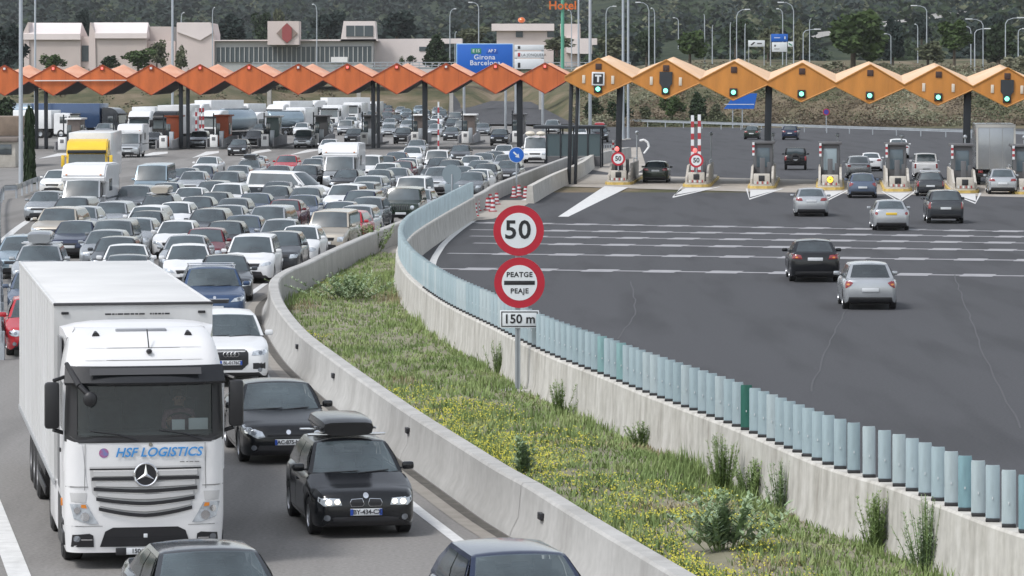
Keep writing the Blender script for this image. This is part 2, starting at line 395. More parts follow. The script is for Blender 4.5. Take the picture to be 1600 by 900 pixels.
    ss = sorted({0, 1} | {a for p_ in sw for a in p_}); 
    def ins(s_, v): return sv[0] < v < sv[1] and any(a < s_ < b for a, b in sw)
    for sx in (-1, 1):
        B.grid(side(sx), ss, [0, sv[0], .5, sv[1], 1], 0, skip=ins if hole else None, mf=lambda s_, v: 1 if (sv[0] < v < sv[1] and sw[0][0] < s_ < sw[-1][1]) else 0)
    # underbody
    B.bx(-hw*.7, hw*.7, .35-L/2, L-.35-L/2, sill-.02, .55, 1)
    if face == 'bmw':    # raised bonnet line
        pass
    body = B.mesh('body', [paint('silver'), M_trim], 32, True)
    bi = T.add('body', body, paint=True)
    gF, gS = (M_glassN, M_glassS) if near else (M_glassF, M_glassF)
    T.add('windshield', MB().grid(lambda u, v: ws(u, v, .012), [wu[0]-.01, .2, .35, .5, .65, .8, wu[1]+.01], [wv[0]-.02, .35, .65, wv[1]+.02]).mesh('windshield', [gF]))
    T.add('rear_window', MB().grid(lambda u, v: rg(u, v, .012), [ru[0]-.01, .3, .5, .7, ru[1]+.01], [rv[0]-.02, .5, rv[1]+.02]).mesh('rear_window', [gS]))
    for sx in (-1, 1):
        for a, b in (sw if near else [(sw[0][0], sw[-1][1])]):
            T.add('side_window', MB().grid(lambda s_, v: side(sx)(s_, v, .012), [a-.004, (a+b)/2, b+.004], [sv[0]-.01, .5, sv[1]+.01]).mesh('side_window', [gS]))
    # wheels
    tm, rm = wheel_meshes(Rt, .21, near)
    for a in ax:
        for sx in (-1, 1):
            i = T.add('wheel', tm, loc=(sx*(hw-.125), a-L/2, Rt))
            T.add('rim', rm, i)
    # face
    z0 = hf-.10
    z1 = sill
    heads = [(hw*.50, z0-.09), (hw*.86, z0-.06), (hw*.93, z0+.05), (hw*.90, z0+.085), (hw*.62, z0+.02)]
    grille = [(-hw*.42, z0-.12), (hw*.42, z0-.12), (hw*.47, z0+.0), (-hw*.47, z0+.0)]
    intake = [(-hw*.60, z1+.10), (hw*.60, z1+.10), (hw*.52, z1+.23), (-hw*.52, z1+.23)]
    pz = z1+.30; hmat = M_head; lit = None
    if vr % 3 == 1:
        heads = [(hw*.55, z0-.12), (hw*.88, z0-.10), (hw*.92, z0+.06), (hw*.60, z0+.03)]; grille = [(-hw*.48, z0-.09), (hw*.48, z0-.09), (hw*.50, z0+.01), (-hw*.50, z0+.01)]
    if vr % 3 == 2:
        heads = ell(hw*.72, z0-.03, hw*.20, .085, 12); grille = [(-hw*.3, z0-.10), (hw*.3, z0-.10), (hw*.38, z0-.02), (-hw*.38, z0-.02)]
        intake = [(-hw*.66, z1+.08), (hw*.66, z1+.08), (hw*.60, z1+.26), (-hw*.60, z1+.26)]
    gr_mesh = []
    if face == 'jeep' or (kind == 'jeep'):
        heads = ell(hw*.62, z0-.08, .10, .10); grille = None
        for k in range(7):
            x = (k-3)*.115; T.add('grille_slot', PJ(rect(x, z0-.08, .055, .26)).mesh('grille_slot', [M_black]))
        intake = rect(0, z1+.10, hw*1.85, .16); pz = z1+.20
    if kind in ('bigvan', 'van'): grille = [(-hw*.42, z0-.16), (hw*.42, z0-.16), (hw*.46, z0-.04), (-hw*.46, z0-.04)]; heads = [(hw*.58, z0-.2), (hw*.86, z0-.2), (hw*.93, z0+.02), (hw*.62, z0-.02)]
    if face == 'bmw':
        heads = [(hw*.46, z0-.11), (hw*.80, z0-.12), (hw*.905, z0-.05), (hw*.89, z0+.02), (hw*.50, z0+.0)]
        grille = None; intake = [(-hw*.86, z1+.06), (hw*.86, z1+.06), (hw*.80, z1+.17), (-hw*.80, z1+.17)]; pz = z0-.22; lit = (hw*.66, z0-.055)
        for sx in (-1, 1):
            k = [(sx*.03, z0-.09), (sx*.06, z0-.13), (sx*.24, z0-.13), (sx*.27, z0-.07), (sx*.24, z0-.01), (sx*.06, z0+.0)]
            gi = T.add('kidney_grille', PJ(k, off=.016).mesh('kidney_grille', [M_chrome]))
            T.add('mesh_insert', PJ([(a*1.0+(sx*.15-a)*.05, b+(z0-.066-b)*.08) for a, b in k], off=.024).mesh('mesh_insert', [M_black]), gi)
    if face == 'laguna':
        heads = [(hw*.50, z0-.10), (hw*.66, z0-.13), (hw*.88, z0-.03), (hw*.95, z0+.09), (hw*.90, z0+.11), (hw*.56, z0-.0)]
        grille = [(-hw*.46, z0-.09), (hw*.46, z0-.09), (hw*.44, z0-.055), (-hw*.44, z0-.055)]
        intake = [(-hw*.70, z1+.06), (hw*.70, z1+.06), (hw*.62, z1+.20), (-hw*.62, z1+.20)]; pz = z0-.20
    if face == 'audi':
        heads = [(hw*.52, z0-.06), (hw*.84, z0-.05), (hw*.93, z0+.03), (hw*.90, z0+.09), (hw*.56, z0+.035)]
        grille = [(-hw*.28, z1+.16), (hw*.28, z1+.16), (hw*.44, z1+.30), (hw*.44, z0-.0), (hw*.40, z0+.06), (-hw*.40, z0+.06), (-hw*.44, z0-.0), (-hw*.44, z1+.30)]
        intake = None; pz = z1+.33
        for sx in (-1, 1):
            T.add('air_intake', PJ([(sx*hw*.56, z1+.18), (sx*hw*.88, z1+.18), (sx*hw*.88, z1+.33), (sx*hw*.56, z1+.32)]).mesh('air_intake', [M_black]))
    for sx in (-1, 1):
        hh = heads if sx > 0 else mir(heads)
        hi = T.add('headlight', PJ(hh, off=.010).mesh('headlight', [M_head]))
        if near:
            cx = sum(p[0] for p in hh)/len(hh); cc = sum(p[1] for p in hh)/len(hh)
            T.add('lamp_bulb', PJ(ell(cx, cc-.005, .05, .045), off=.018).mesh('lamp_bulb', [M_headon if lit else M_headd]), hi)
            if not lit: T.add('lamp_reflector', PJ(ell(cx+sx*.13, cc+.01, .04, .035), off=.018).mesh('lamp_reflector', [M_chrome]), hi)
            else: T.add('lamp_reflector', PJ(ell(cx-sx*.14, cc, .045, .04), off=.018).mesh('lamp_reflector', [M_headon]), hi)
    if grille:
        gi = T.add('grille', PJ(grille, off=.008, n=5).mesh('grille', [M_black]))
        if near and face == 'audi':
            s = MB()
            for k in range(7): PJ(rect(0, z1+.22+k*.07, hw*.72, .012), off=.014, mb=s)
            T.add('grille_bars', s.mesh('grille_bars', [M_chromedark]), gi)
            s = MB()
            for k in range(4):
                c = (k-1.5)*.085
                for a in range(18):
                    p = [(c+.058*math.cos(2*PI*q/18), z0-.03+.058*math.sin(2*PI*q/18)) for q in (a, a+1)]
                    s.cyl((p[0][0], -L/2-.03, p[0][1]), (p[1][0], -L/2-.03, p[1][1]), .008, n=5)
            T.add('four_ring_emblem', s.mesh('four_ring_emblem', [M_chrome]), gi)
        elif near and face == 'std': T.add('grille_trim', PJ(rect(0, z0+.0, hw*.9, .014), off=.012).mesh('grille_trim', [M_chrome]), gi)
    if intake: T.add('lower_grille', PJ(intake, off=.008, n=5).mesh('lower_grille', [M_black]))
    if near and face in ('bmw', 'laguna', 'std', 'audi'):
        for sx in (-1, 1): T.add('fog_light', PJ(ell(sx*hw*.74, z1+.16, .055, .05), off=.014).mesh('fog_light', [M_headd]))
        b = MB(); PJ(ell(0, z0+.045 if face != 'laguna' else z0-.01, .045, .045), off=.016, mb=b)
        if face != 'audi': T.add('bonnet_badge', b.mesh('bonnet_badge', [M_chrome]))
    pi = T.add('number_plate', MB().rb(-.26, .26, -L/2-.035, -L/2-.005 if not boxy else -L/2+.02, pz-.055, pz+.055, .006).mesh('number_plate', [M_plate]))
    if near and plate:
        tm_ = text_mesh(plate, .105, .002, 0, .002, M_ink, .95); T.add('plate_lettering', tm_, pi, (.02, -L/2-.037, pz), rot=(R(90), 0, 0))
        T.add('country_band', MB().bx(-.262, -.215, -L/2-.038, -L/2-.03, pz-.05, pz+.05).bx(.215, .262, -L/2-.038, -L/2-.03, pz-.05, pz+.05).mesh('country_band', [M_euro]), pi)
    # tail
    zt = rz-.06
    tl = {'std': [(hw*.60, zt-.20), (hw*.88, zt-.18), (hw*.90, zt+.0), (hw*.66, zt-.02)], 'wide': [(hw*.50, zt-.16), (hw*.90, zt-.15), (hw*.92, zt+.02), (hw*.56, zt-.02)],
          'drop': [(hw*.62, zt-.06), (hw*.72, zt-.16), (hw*.90, zt-.24), (hw*.92, zt-.02), (hw*.86, zt+.04)], 'tall': [(hw*.80, zt-.30), (hw*.95, zt-.30), (hw*.95, zt+.02), (hw*.80, zt+.02)],
          'small': ell(hw*.80, zt-.14, .075, .075)}[tails if not boxy else 'tall']
    for sx in (-1, 1):
        tt = tl if sx > 0 else mir(tl)
        ti = T.add('tail_light', PJ(tt, 'rear', off=.010).mesh('tail_light', [M_tail]))
        if near: T.add('reversing_lamp', PJ(ell(sum(p[0] for p in tt)/len(tt), sum(p[1] for p in tt)/len(tt)-.02, .05, .03), 'rear', off=.016).mesh('reversing_lamp', [M_amber]), ti)
    T.add('rear_plate', MB().rb(-.26, .26, L/2+.0, L/2+.03, (zt-.28 if kind != 'saloon' else zt-.16)-.055, (zt-.28 if kind != 'saloon' else zt-.16)+.055, .006).mesh('rear_plate', [M_plate]))
    T.add('rear_bumper', PJ([(-hw*.80, sill+.12), (hw*.80, sill+.12), (hw*.78, sill+.22), (-hw*.78, sill+.22)], 'rear', off=.012, n=5).mesh('rear_bumper', [M_trim]))
    if kind == 'jeep':
        T.add('spare_wheel', tm, loc=(0, L/2+.10, .98), rot=(0, 0, R(90)))
    # mirrors
    for sx in (-1, 1):
        mb = MB(); c = (sx*(hw*ga+.13), ct+.46-L/2, cz+.06)
        mb.rb(c[0]-.10, c[0]+.10, c[1]-.05, c[1]+.05, c[2]-.065, c[2]+.065, .04); mb.bx(min(sx*(hw*ga-.04), c[0]), max(sx*(hw*ga-.04), c[0]), c[1]-.02, c[1]+.03, c[2]-.05, c[2]-.02, 1)
        T.add('wing_mirror', mb.mesh('wing_mirror', [paint('silver'), M_trim]), paint=True)
    if near:
        # seams, handles, wipers, cabin
        for sx, sd in ((-1, 'left'), (1, 'right')):
            s = MB(); ya = ax[0]+Ra+.10-L/2; yb = ax[0]+Ra+1.12-L/2; yc = ax[1]-.22-L/2
            for y in (ya, yb, yc): PJ(rect(y, (sill+cz)/2+.02, .012, cz-sill-.16), sd, off=.002, rings=(1, .5), n=4, mb=s)
            PJ(rect((ya+yc)/2, sill+.10, yc-ya, .010), sd, off=.002, rings=(1, .5), n=6, mb=s)
            T.add('door_seam', s.mesh('door_seam', [M_black]))
            for y in (yb-.16, yc-.1 if kind != 'hatch' else yb-.16):
                c = hw*.985
                T.add('door_handle', MB().rb(min(sx*(c-.03), sx*(c+.025)), max(sx*(c-.03), sx*(c+.025)), y-.09, y+.09, cz-.20, cz-.17, .008).mesh('door_handle', [paint('silver')]), paint=True)
        wp = MB()
        for x0, x1 in ((-.55, .02), (.02, .55)):
            wp.tube([ws(.5+x0/(2*E['wb'][0]), .02, .03), ws(.5+x1/(2*E['wb'][0]), .07, .035)], .010, 5)
        T.add('wiper', wp.mesh('wiper', [M_black]))
        wz = cz-.10
        for x in (-.36, .36):
            T.add('front_seat', MB().rb(x-.23, x+.23, wtt+.22-L/2, wtt+.36-L/2, wz, wz+.30, .05).rb(x-.12, x+.12, wtt+.25-L/2, wtt+.33-L/2, wz+.28, wz+.44, .03).mesh('front_seat', [M_seat]))
        T.add('rear_seat', MB().rb(-.6, .6, wtt+1.05-L/2, wtt+1.2-L/2, wz, wz+.22, .05).mesh('rear_seat', [M_seat]))
        T.add('dashboard', MB().rb(-hw*.8, hw*.8, ct+.38-L/2, ct+.75-L/2, cz-.12, cz-.0, .04).mesh('dashboard', [M_trim]))
        st = MB()
        for i in range(14):
            a0, a1 = 2*PI*i/14, 2*PI*(i+1)/14
            st.cyl((.36+.17*math.cos(a0), ct+.80-L/2+.05*math.sin(a0), cz+.02+.15*math.sin(a0)), (.36+.17*math.cos(a1), ct+.80-L/2+.05*math.sin(a1), cz+.02+.15*math.sin(a1)), .014, n=5)
        T.add('steering_wheel', st.mesh('steering_wheel', [M_trim]))
        T.add('rear_view_mirror', MB().rb(-.11, .11, wtt-.02-L/2, wtt+.01-L/2, wtz-.13, wtz-.07, .01).mesh('rear_view_mirror', [M_black]))
    T.H = H; T.L = L; T.W = W; T.gr = gr*hw; T.wtt = wtt; T.ret = ret; T.kind = kind
    T.ws = ws; T.PJ = PJ; T.roof = roof
    return T
def add_rails(T, bars=True, m=None):
    L, H = T.L, T.H
    for sx in (-1, 1):
        x = sx*(T.gr-.03); T.add('roof_rail', MB().tube([(x, T.wtt+.2-L/2, H-.08), (x, T.wtt+.35-L/2, H-.01), (x, T.ret-.25-L/2, H-.01), (x, T.ret-.1-L/2, H-.08)], .018, 6).mesh('roof_rail', [m or M_trim]))
    if bars:
        for y in (T.wtt+.45, T.ret-.55):
            T.add('roof_bar', MB().rb(-T.gr-.02, T.gr+.02, y-.03-L/2, y+.03-L/2, H+.0, H+.035, .01).mesh('roof_bar', [m or M_trim]))
def add_box_on_roof(T, m, w=.80, l=1.7, h=.36, x=0.):
    L, H = T.L, T.H; y0 = T.wtt+.05-L/2
    for y in (y0+.4, y0+l-.35):
        T.add('roof_bar', MB().rb(-T.gr-.06, T.gr+.06, y-.03, y+.03, H-.0, H+.04, .01).mesh('roof_bar', [M_chrome]))
    b = MB()
    n = 9; H = H-.03; pts = [(0, .55), (.08, .8), (.2, .95), (.5, 1), (.85, .98), (.96, .9), (1, .75)]
    v = []; k = 12
    for t, s in pts:
        for i in range(k):
            a = 2*PI*i/k; cx = math.copysign(abs(math.cos(a))**.45, math.cos(a)); cz = math.copysign(abs(math.sin(a))**.55, math.sin(a))
            v.append((x+cx*w/2*(.8+.2*s), y0+t*l, H+.05+h/2*(1 if cz < 0 else 1)+(cz*h/2)*(s if cz > 0 else .95)))
    f = [(i*k+j, i*k+(j+1) % k, (i+1)*k+(j+1) % k, (i+1)*k+j) for i in range(len(pts)-1) for j in range(k)] + [tuple(range(k)), tuple(range(len(v)-1, len(v)-1-k, -1))]
    b.add(v, f); i = T.add('roof_box', b.mesh('roof_box', [m], 50, True))
    T.add('lid_seam', MB().bx(x-w/2-.004, x+w/2+.004, y0+.05, y0+l-.05, H+.05+h*.42, H+.05+h*.47).mesh('lid_seam', [M_black]), i)
# ------------------------------------------------------------------ ground, roads and terrain
def sstep(a, b, x):
    t = min(1, max(0, (x-a)/(b-a))); return t*t*(3-2*t)
def px_of(x, y): return 800 + x*FPX/max(y, 1)
def terrain(x, y):
    """height of the ground; flat road plain near the camera, banks and hills beyond"""
    if y < 380: return 0.
    px = px_of(x, y)
    nz = noise.noise(Vector((x*.02, y*.012, 3)))*1.2 + noise.noise(Vector((x*.07, y*.05, 1)))*.5
    # right bank behind the guard rail: starts nearer towards the right
    yb = 492 + (1600-px)*.03 if px > 960 else 492+ (960-px)*.9
    if px < 420: yb = 560
    elif px < 760: yb = min(yb, 640)
    rt = sstep(940, 1100, px)
    bank = sstep(yb, yb+70, y)*(4.3 + 2.2*rt) + sstep(yb+60, yb+330, y)*(3.2)
    h = bank
    if px < 420: h = sstep(560, 640, y)*5.2*sstep(520, 300, px) + sstep(560, 760, y)*2.6
    rough = nz*sstep(yb, yb+40, y)*(.45+.55*rt)
    h += rough
    h += sstep(950, 1500, y)*(9+ .012*(px-800)*sstep(800, 1600, px)) + sstep(1500, 3600, y)*(105+22*math.sin(px*.006+1)) + noise.noise(Vector((x*.003, y*.002, 9)))*14*sstep(1300, 2200, y)
    return h
ys = [-300, 0, 100, 200, 300, 380] + [380+8*k for k in range(1, 60)] + [860+20*k for k in range(1, 35)] + [1560+60*k for k in range(1, 60)] + [6000]
gm = MB(); nx = 150
v = []
for y in ys:
    half = max(600, y*.55)
    for i in range(nx+1):
        u = i/nx*2-1; x = half*(u*.45 + .55*u**3); v.append((x, y, terrain(x, y)-.03))
gm.add(v, [(j*(nx+1)+i, j*(nx+1)+i+1, (j+1)*(nx+1)+i+1, (j+1)*(nx+1)+i) for j in range(len(ys)-1) for i in range(nx)])
def ground_mat():
    m = bpy.data.materials.new('bank_earth_and_scrub'); m.use_nodes = True; n = m.node_tree.nodes; l = m.node_tree.links; b = n['Principled BSDF']
    b.inputs['Roughness'].default_value = .95; b.inputs['Specular IOR Level'].default_value = .1
    tc = n.new('ShaderNodeTexCoord'); mp = n.new('ShaderNodeMapping'); mp.inputs['Scale'].default_value = (1, .5, 1); l.new(tc.outputs['Object'], mp.inputs[0])
    a = n.new('ShaderNodeTexNoise'); a.inputs['Scale'].default_value = .12; a.inputs['Detail'].default_value = 9; a.inputs['Roughness'].default_value = .68; l.new(mp.outputs[0], a.inputs[0])
    r = n.new('ShaderNodeValToRGB'); e = r.color_ramp.elements; e[0].position = .34; e[0].color = (.05, .06, .032, 1); e[1].position = .70; e[1].color = (.25, .20, .145, 1)
    x = e.new(.48); x.color = (.105, .10, .058, 1); x = e.new(.58); x.color = (.165, .135, .09, 1)
    l.new(a.outputs[0], r.inputs[0])
    sx = n.new('ShaderNodeSeparateXYZ'); l.new(tc.outputs['Object'], sx.inputs[0]); mr = n.new('ShaderNodeMapRange'); mr.inputs[1].default_value = 820; mr.inputs[2].default_value = 1000; l.new(sx.outputs[1], mr.inputs[0])
    r3 = n.new('ShaderNodeValToRGB'); r3.color_ramp.elements[0].position = .42; r3.color_ramp.elements[0].color = (.016, .028, .016, 1); r3.color_ramp.elements[1].position = .75; r3.color_ramp.elements[1].color = (.07, .085, .045, 1); l.new(a.outputs[0], r3.inputs[0])
    mx = n.new('ShaderNodeMix'); mx.data_type = 'RGBA'; l.new(mr.outputs[0], mx.inputs[0]); l.new(r.outputs[0], mx.inputs[6]); l.new(r3.outputs[0], mx.inputs[7]); l.new(mx.outputs[2], b.inputs['Base Color']); return m
g = gm.build('ground', [ground_mat()], smooth=60); g['kind'] = 'structure'

def asphalt(name, c1, c2, streak):
    m = bpy.data.materials.new(name); m.use_nodes = True; n = m.node_tree.nodes; l = m.node_tree.links; b = n['Principled BSDF']
    b.inputs['Roughness'].default_value = .88; b.inputs['Specular IOR Level'].default_value = .25
    tc = n.new('ShaderNodeTexCoord')
    a = n.new('ShaderNodeTexNoise'); a.inputs['Scale'].default_value = .10; a.inputs['Detail'].default_value = 8; a.inputs['Roughness'].default_value = .62
    mp = n.new('ShaderNodeMapping'); mp.inputs['Scale'].default_value = (3.0, .09, 1); mp.inputs['Rotation'].default_value = (0, 0, R(streak)); l.new(tc.outputs['Object'], mp.inputs[0]); l.new(mp.outputs[0], a.inputs[0])
    r = n.new('ShaderNodeValToRGB'); r.color_ramp.elements[0].position = .32; r.color_ramp.elements[1].position = .70; r.color_ramp.elements[0].color = (*c1, 1); r.color_ramp.elements[1].color = (*c2, 1)
    l.new(a.outputs[0], r.inputs[0])
    # aggregate grain
    f = n.new('ShaderNodeTexNoise'); f.inputs['Scale'].default_value = 16; f.inputs['Detail'].default_value = 3; l.new(tc.outputs['Object'], f.inputs[0])
    mx = n.new('ShaderNodeMix'); mx.data_type = 'RGBA'; mx.blend_type = 'OVERLAY'; mx.inputs[0].default_value = .40; l.new(r.outputs[0], mx.inputs[6]); l.new(f.outputs[0], mx.inputs[7])
    # dark tar joints and oil spots
    v_ = n.new('ShaderNodeTexNoise'); v_.inputs['Scale'].default_value = .55; v_.inputs['Detail'].default_value = 6
    mp2 = n.new('ShaderNodeMapping'); mp2.inputs['Scale'].default_value = (1.2, .12, 1); mp2.inputs['Rotation'].default_value = (0, 0, R(streak)); l.new(tc.outputs['Object'], mp2.inputs[0]); l.new(mp2.outputs[0], v_.inputs[0])
    r2 = n.new('ShaderNodeValToRGB'); r2.color_ramp.elements[0].position = .36; r2.color_ramp.elements[1].position = .5; r2.color_ramp.elements[0].color = (.80, .80, .80, 1); r2.color_ramp.elements[1].color = (1, 1, 1, 1)
    l.new(v_.outputs[0], r2.inputs[0])
    m2 = n.new('ShaderNodeMix'); m2.data_type = 'RGBA'; m2.blend_type = 'MULTIPLY'; m2.inputs[0].default_value = 1; l.new(mx.outputs[2], m2.inputs[6]); l.new(r2.outputs[0], m2.inputs[7]); l.new(m2.outputs[2], b.inputs['Base Color'])
    bp = n.new('ShaderNodeBump'); bp.inputs['Strength'].default_value = .25; bp.inputs['Distance'].default_value = .01; l.new(f.outputs[0], bp.inputs['Height']); l.new(bp.outputs[0], b.inputs['Normal'])
    return m
M_roadL = asphalt('worn_grey_asphalt', (.195, .187, .178), (.245, .236, .226), 7)
M_roadR = asphalt('new_dark_asphalt', (.062, .063, .068), (.071, .072, .078), -14)
M_slab = mat('toll_slab_concrete', (.30, .27, .23), .85, col2=(.40, .37, .33), vscale=.5, stretch=(1, .3, 1), detail=8)
def strip(pts_l, pts_r, z, name, m, zf=None):
    mb = MB(); n = len(pts_l); zz = (lambda p: z + (zf(p[0], p[1]) if zf else 0))
    mb.add([(*p, zz(p)) for p in pts_l] + [(*p, zz(p)) for p in pts_r], [(i, n+i, n+i+1, i+1) for i in range(n-1)])
    o = mb.build(name, [m], smooth=None); o['kind'] = 'structure'; return o
def gx(l): return [tuple(G(a, b)[:2]) for a, b in l]
def resample(pts, step):
    """even resampling of a Catmull-Rom curve through pts"""
    P_ = [Vector(p) for p in pts]; P_ = [2*P_[0]-P_[1]] + P_ + [2*P_[-1]-P_[-2]]; d = []
    for i in range(1, len(P_)-2):
        a, b, c, e = P_[i-1:i+3]
        for k in range(12):
            t = k/12; d.append(.5*((2*b)+(c-a)*t+(2*a-5*b+4*c-e)*t*t+(3*b-a-3*c+e)*t**3))
    d.append(P_[-2]); out = [d[0]]; acc = 0
    for a, b in zip(d, d[1:]):
        L_ = (b-a).length
        while acc + L_ >= step:
            t = (step-acc)/L_; a = a.lerp(b, t); out.append(a.copy()); L_ = (b-a).length; acc = 0
        acc += L_
    return out
# centre lines of the two concrete barriers (road side foot), traced as ground positions
B1 = [(3.15, 42), (2.15, 47.5)] + gx([(880, 900), (800, 842), (754, 813), (674, 755), (612, 709), (539, 650), (502, 619), (450, 572), (420, 529), (410, 500), (412, 478), (432, 462), (460, 450), (495, 431), (540, 409), (590, 386), (637, 367), (732, 330), (762, 312), (800, 295), (850, 274), (893, 257)])
B2 = [(9.0, 45)] + gx([(1590, 941), (1500, 903), (1400, 860), (1300, 825), (1193, 773), (1133, 745), (1047, 708), (1000, 687), (952, 664), (860, 622), (780, 576), (700, 530), (650, 488), (630, 458), (626, 436), (634, 416), (652, 398), (690, 371), (738, 340)])
C1 = resample(B1, 1.0); C2 = resample(B2, .66)
def xat(C, y):
    for a, b in zip(C, C[1:]):
        if a.y <= y <= b.y: return a.x + (b.x-a.x)*(y-a.y)/max(b.y-a.y, 1e-6)
    return C[0].x if y < C[0].y else C[-1].x
# left carriageway, wide plaza behind it, and right carriageway
yl = [20, 40, 50, 60, 80, 100, 120, 140, 160, 180, 200, 230, 260, 285, 300]
strip([(-90, y) for y in yl], [(xat(C1, y)+.1, y) for y in yl], .004, 'queue_road', M_roadL)
strip([(-120, y) for y in (300, 420, 560)], [(x, y) for x, y in ((6, 300), (10, 420), (-4, 560))], .004, 'plaza_road', M_roadL)
yr = [20, 45, 60, 80, 100, 120, 140, 150, 160, 170, 180, 190, 205, 228]
strip([(xat(C2, y)+.05, y) for y in yr], [(70, y) for y in yr], .006, 'approach_road', M_roadR)
zt_ = lambda x, y: terrain(x, y)
def edge_line(pts, w0, name, z=.012, m=None):
    c = resample([Vector(p) for p in pts], 1.5); L_ = []; R_ = []
    for i, p in enumerate(c):
        t = (c[min(i+1, len(c)-1)]-c[max(i-1, 0)]).normalized(); n = Vector((-t.y, t.x)); L_.append(tuple(p+n*w0/2)); R_.append(tuple(p-n*w0/2))
    return strip(R_, L_, z, name, m or M_mark)
M_mark = mat('road_marking_white', (.70, .70, .69), .6, col2=(.52, .52, .51), vscale=3, detail=8)
M_markg = mat('rumble_strip_grey', (.36, .355, .37), .7, col2=(.25, .25, .26), vscale=2, detail=8)
edge_line([(2.2, 46)] + gx([(790, 905), (724, 852), (650, 795), (560, 722), (500, 672), (425, 602), (385, 540), (369, 500), (378, 475), (398, 455), (434, 432), (480, 412)]), .21, 'road_marking')
edge_line(gx([(72, 1010), (30, 900), (-12, 790), (-45, 700), (-70, 600), (-75, 480), (-30, 405), (2, 378), (28, 356), (56, 338), (95, 318), (128, 305)]), .34, 'road_marking')
edge_line(gx([(686, 470), (676, 430), (676, 412), (684, 395), (700, 375), (735, 348), (775, 327), (834, 308)]), .28, 'road_marking')
# right toll slab, following the tilted kerb line of the islands
PLY = R(-5.0)          # plaza axis of the right toll: rotated a little clockwise
EDGE_R = gx([(868, 291), (1000, 295), (1190, 300), (1400, 304), (1640, 309)])
strip(EDGE_R, [(x+2, y+28) for x, y in EDGE_R], .008, 'toll_slab', M_slab)
far_r = gx([(900, 252), (960, 222), (1010, 196), (1300, 204), (1640, 213)])
strip([tuple(p) for p in EDGE_R], [(G(900, 262).x, 262), (8, 380), (G(1300, 208).x, 440), (52, 420), (75, 400)], .005, 'exit_road', M_roadR)
strip([(-4, 262), (4, 300), (7, 360), (9, 430), (12, 492)], [(60, 262), (62, 300), (70, 360), (80, 430), (90, 470)], .0065, 'exit_road', M_roadR)
# pale concrete apron between the two plazas
strip(gx([(905, 262), (900, 250), (905, 232)]), gx([(985, 276), (1010, 262), (1000, 230)]), .010, 'apron', M_slab)
# rumble strip lines
rows = [((735, 348), (1600, 362), .16, 1.7), ((735, 359), (1640, 371), .16, 1.8), ((735, 369), (1640, 380.5), .16, 1.9), ((740, 380), (1640, 392), .18, 1.9), ((700, 396), (1640, 407.5), .18, 2.0), ((685, 420), (1640, 432), .20, 2.1)]
for k, (a, b, wl, pitch) in enumerate(rows):
    A = G(*a); Bp = G(*b); u = (Bp-A); L_ = u.length; u.normalize(); nv = Vector((-u.y, u.x, 0)); mb = MB()
    def q(s0, s1, w0, z):
        pts = [A+u*s0-nv*w0/2, A+u*s1-nv*w0/2, A+u*s1+nv*w0/2, A+u*s0+nv*w0/2]; mb.add([(p.x, p.y, z) for p in pts], [(0, 1, 2, 3)])
    q(0, L_, .55, .010)
    s0 = .6 + (k*.83) % 1.9; p_ = 2.35
    while s0 < L_-1.1:
        q(s0, s0+1.2, 1.75, .014); s0 += p_
    o = mb.build('rumble_strip', [M_markg], smooth=None); o['kind'] = 'structure'
# long pale scuffs on the new asphalt
M_scuff = mat('tar_seam', (.074, .075, .080), .8, col2=(.064, .065, .070), vscale=1.5)
for pts in ([(1330, 470), (1305, 520), (1275, 590), (1265, 625)], [(1490, 430), (1510, 480), (1545, 570), (1600, 680)], [(985, 440), (992, 490), (960, 535)]):
    sp_ = resample(gx(pts), 2.2); edge_line([tuple(p_+Vector((rnd.uniform(-.05, .05), 0))) for p_ in sp_], .045, 'tar_seam', .012, M_scuff)
# drainage kerb at the foot of the near barrier
kl = [p for p in C1 if p.y < 135]
def offs(C, k):
    o = []
    for i, p in enumerate(C):
        t = (C[min(i+1, len(C)-1)]-C[max(i-1, 0)]).normalized(); o.append(tuple(p+Vector((-t.y, t.x))*k))
    return o
strip(offs(kl, .48), offs(kl, .22), .011, 'gutter', mat('gutter_dirt', (.22, .20, .175), .9, col2=(.30, .28, .25), vscale=2, detail=8))
strip(offs(kl, .22), offs(kl, .02), .013, 'gutter', mat('gutter_dark', (.05, .047, .042), .95, col2=(.12, .11, .095), vscale=4, detail=8))

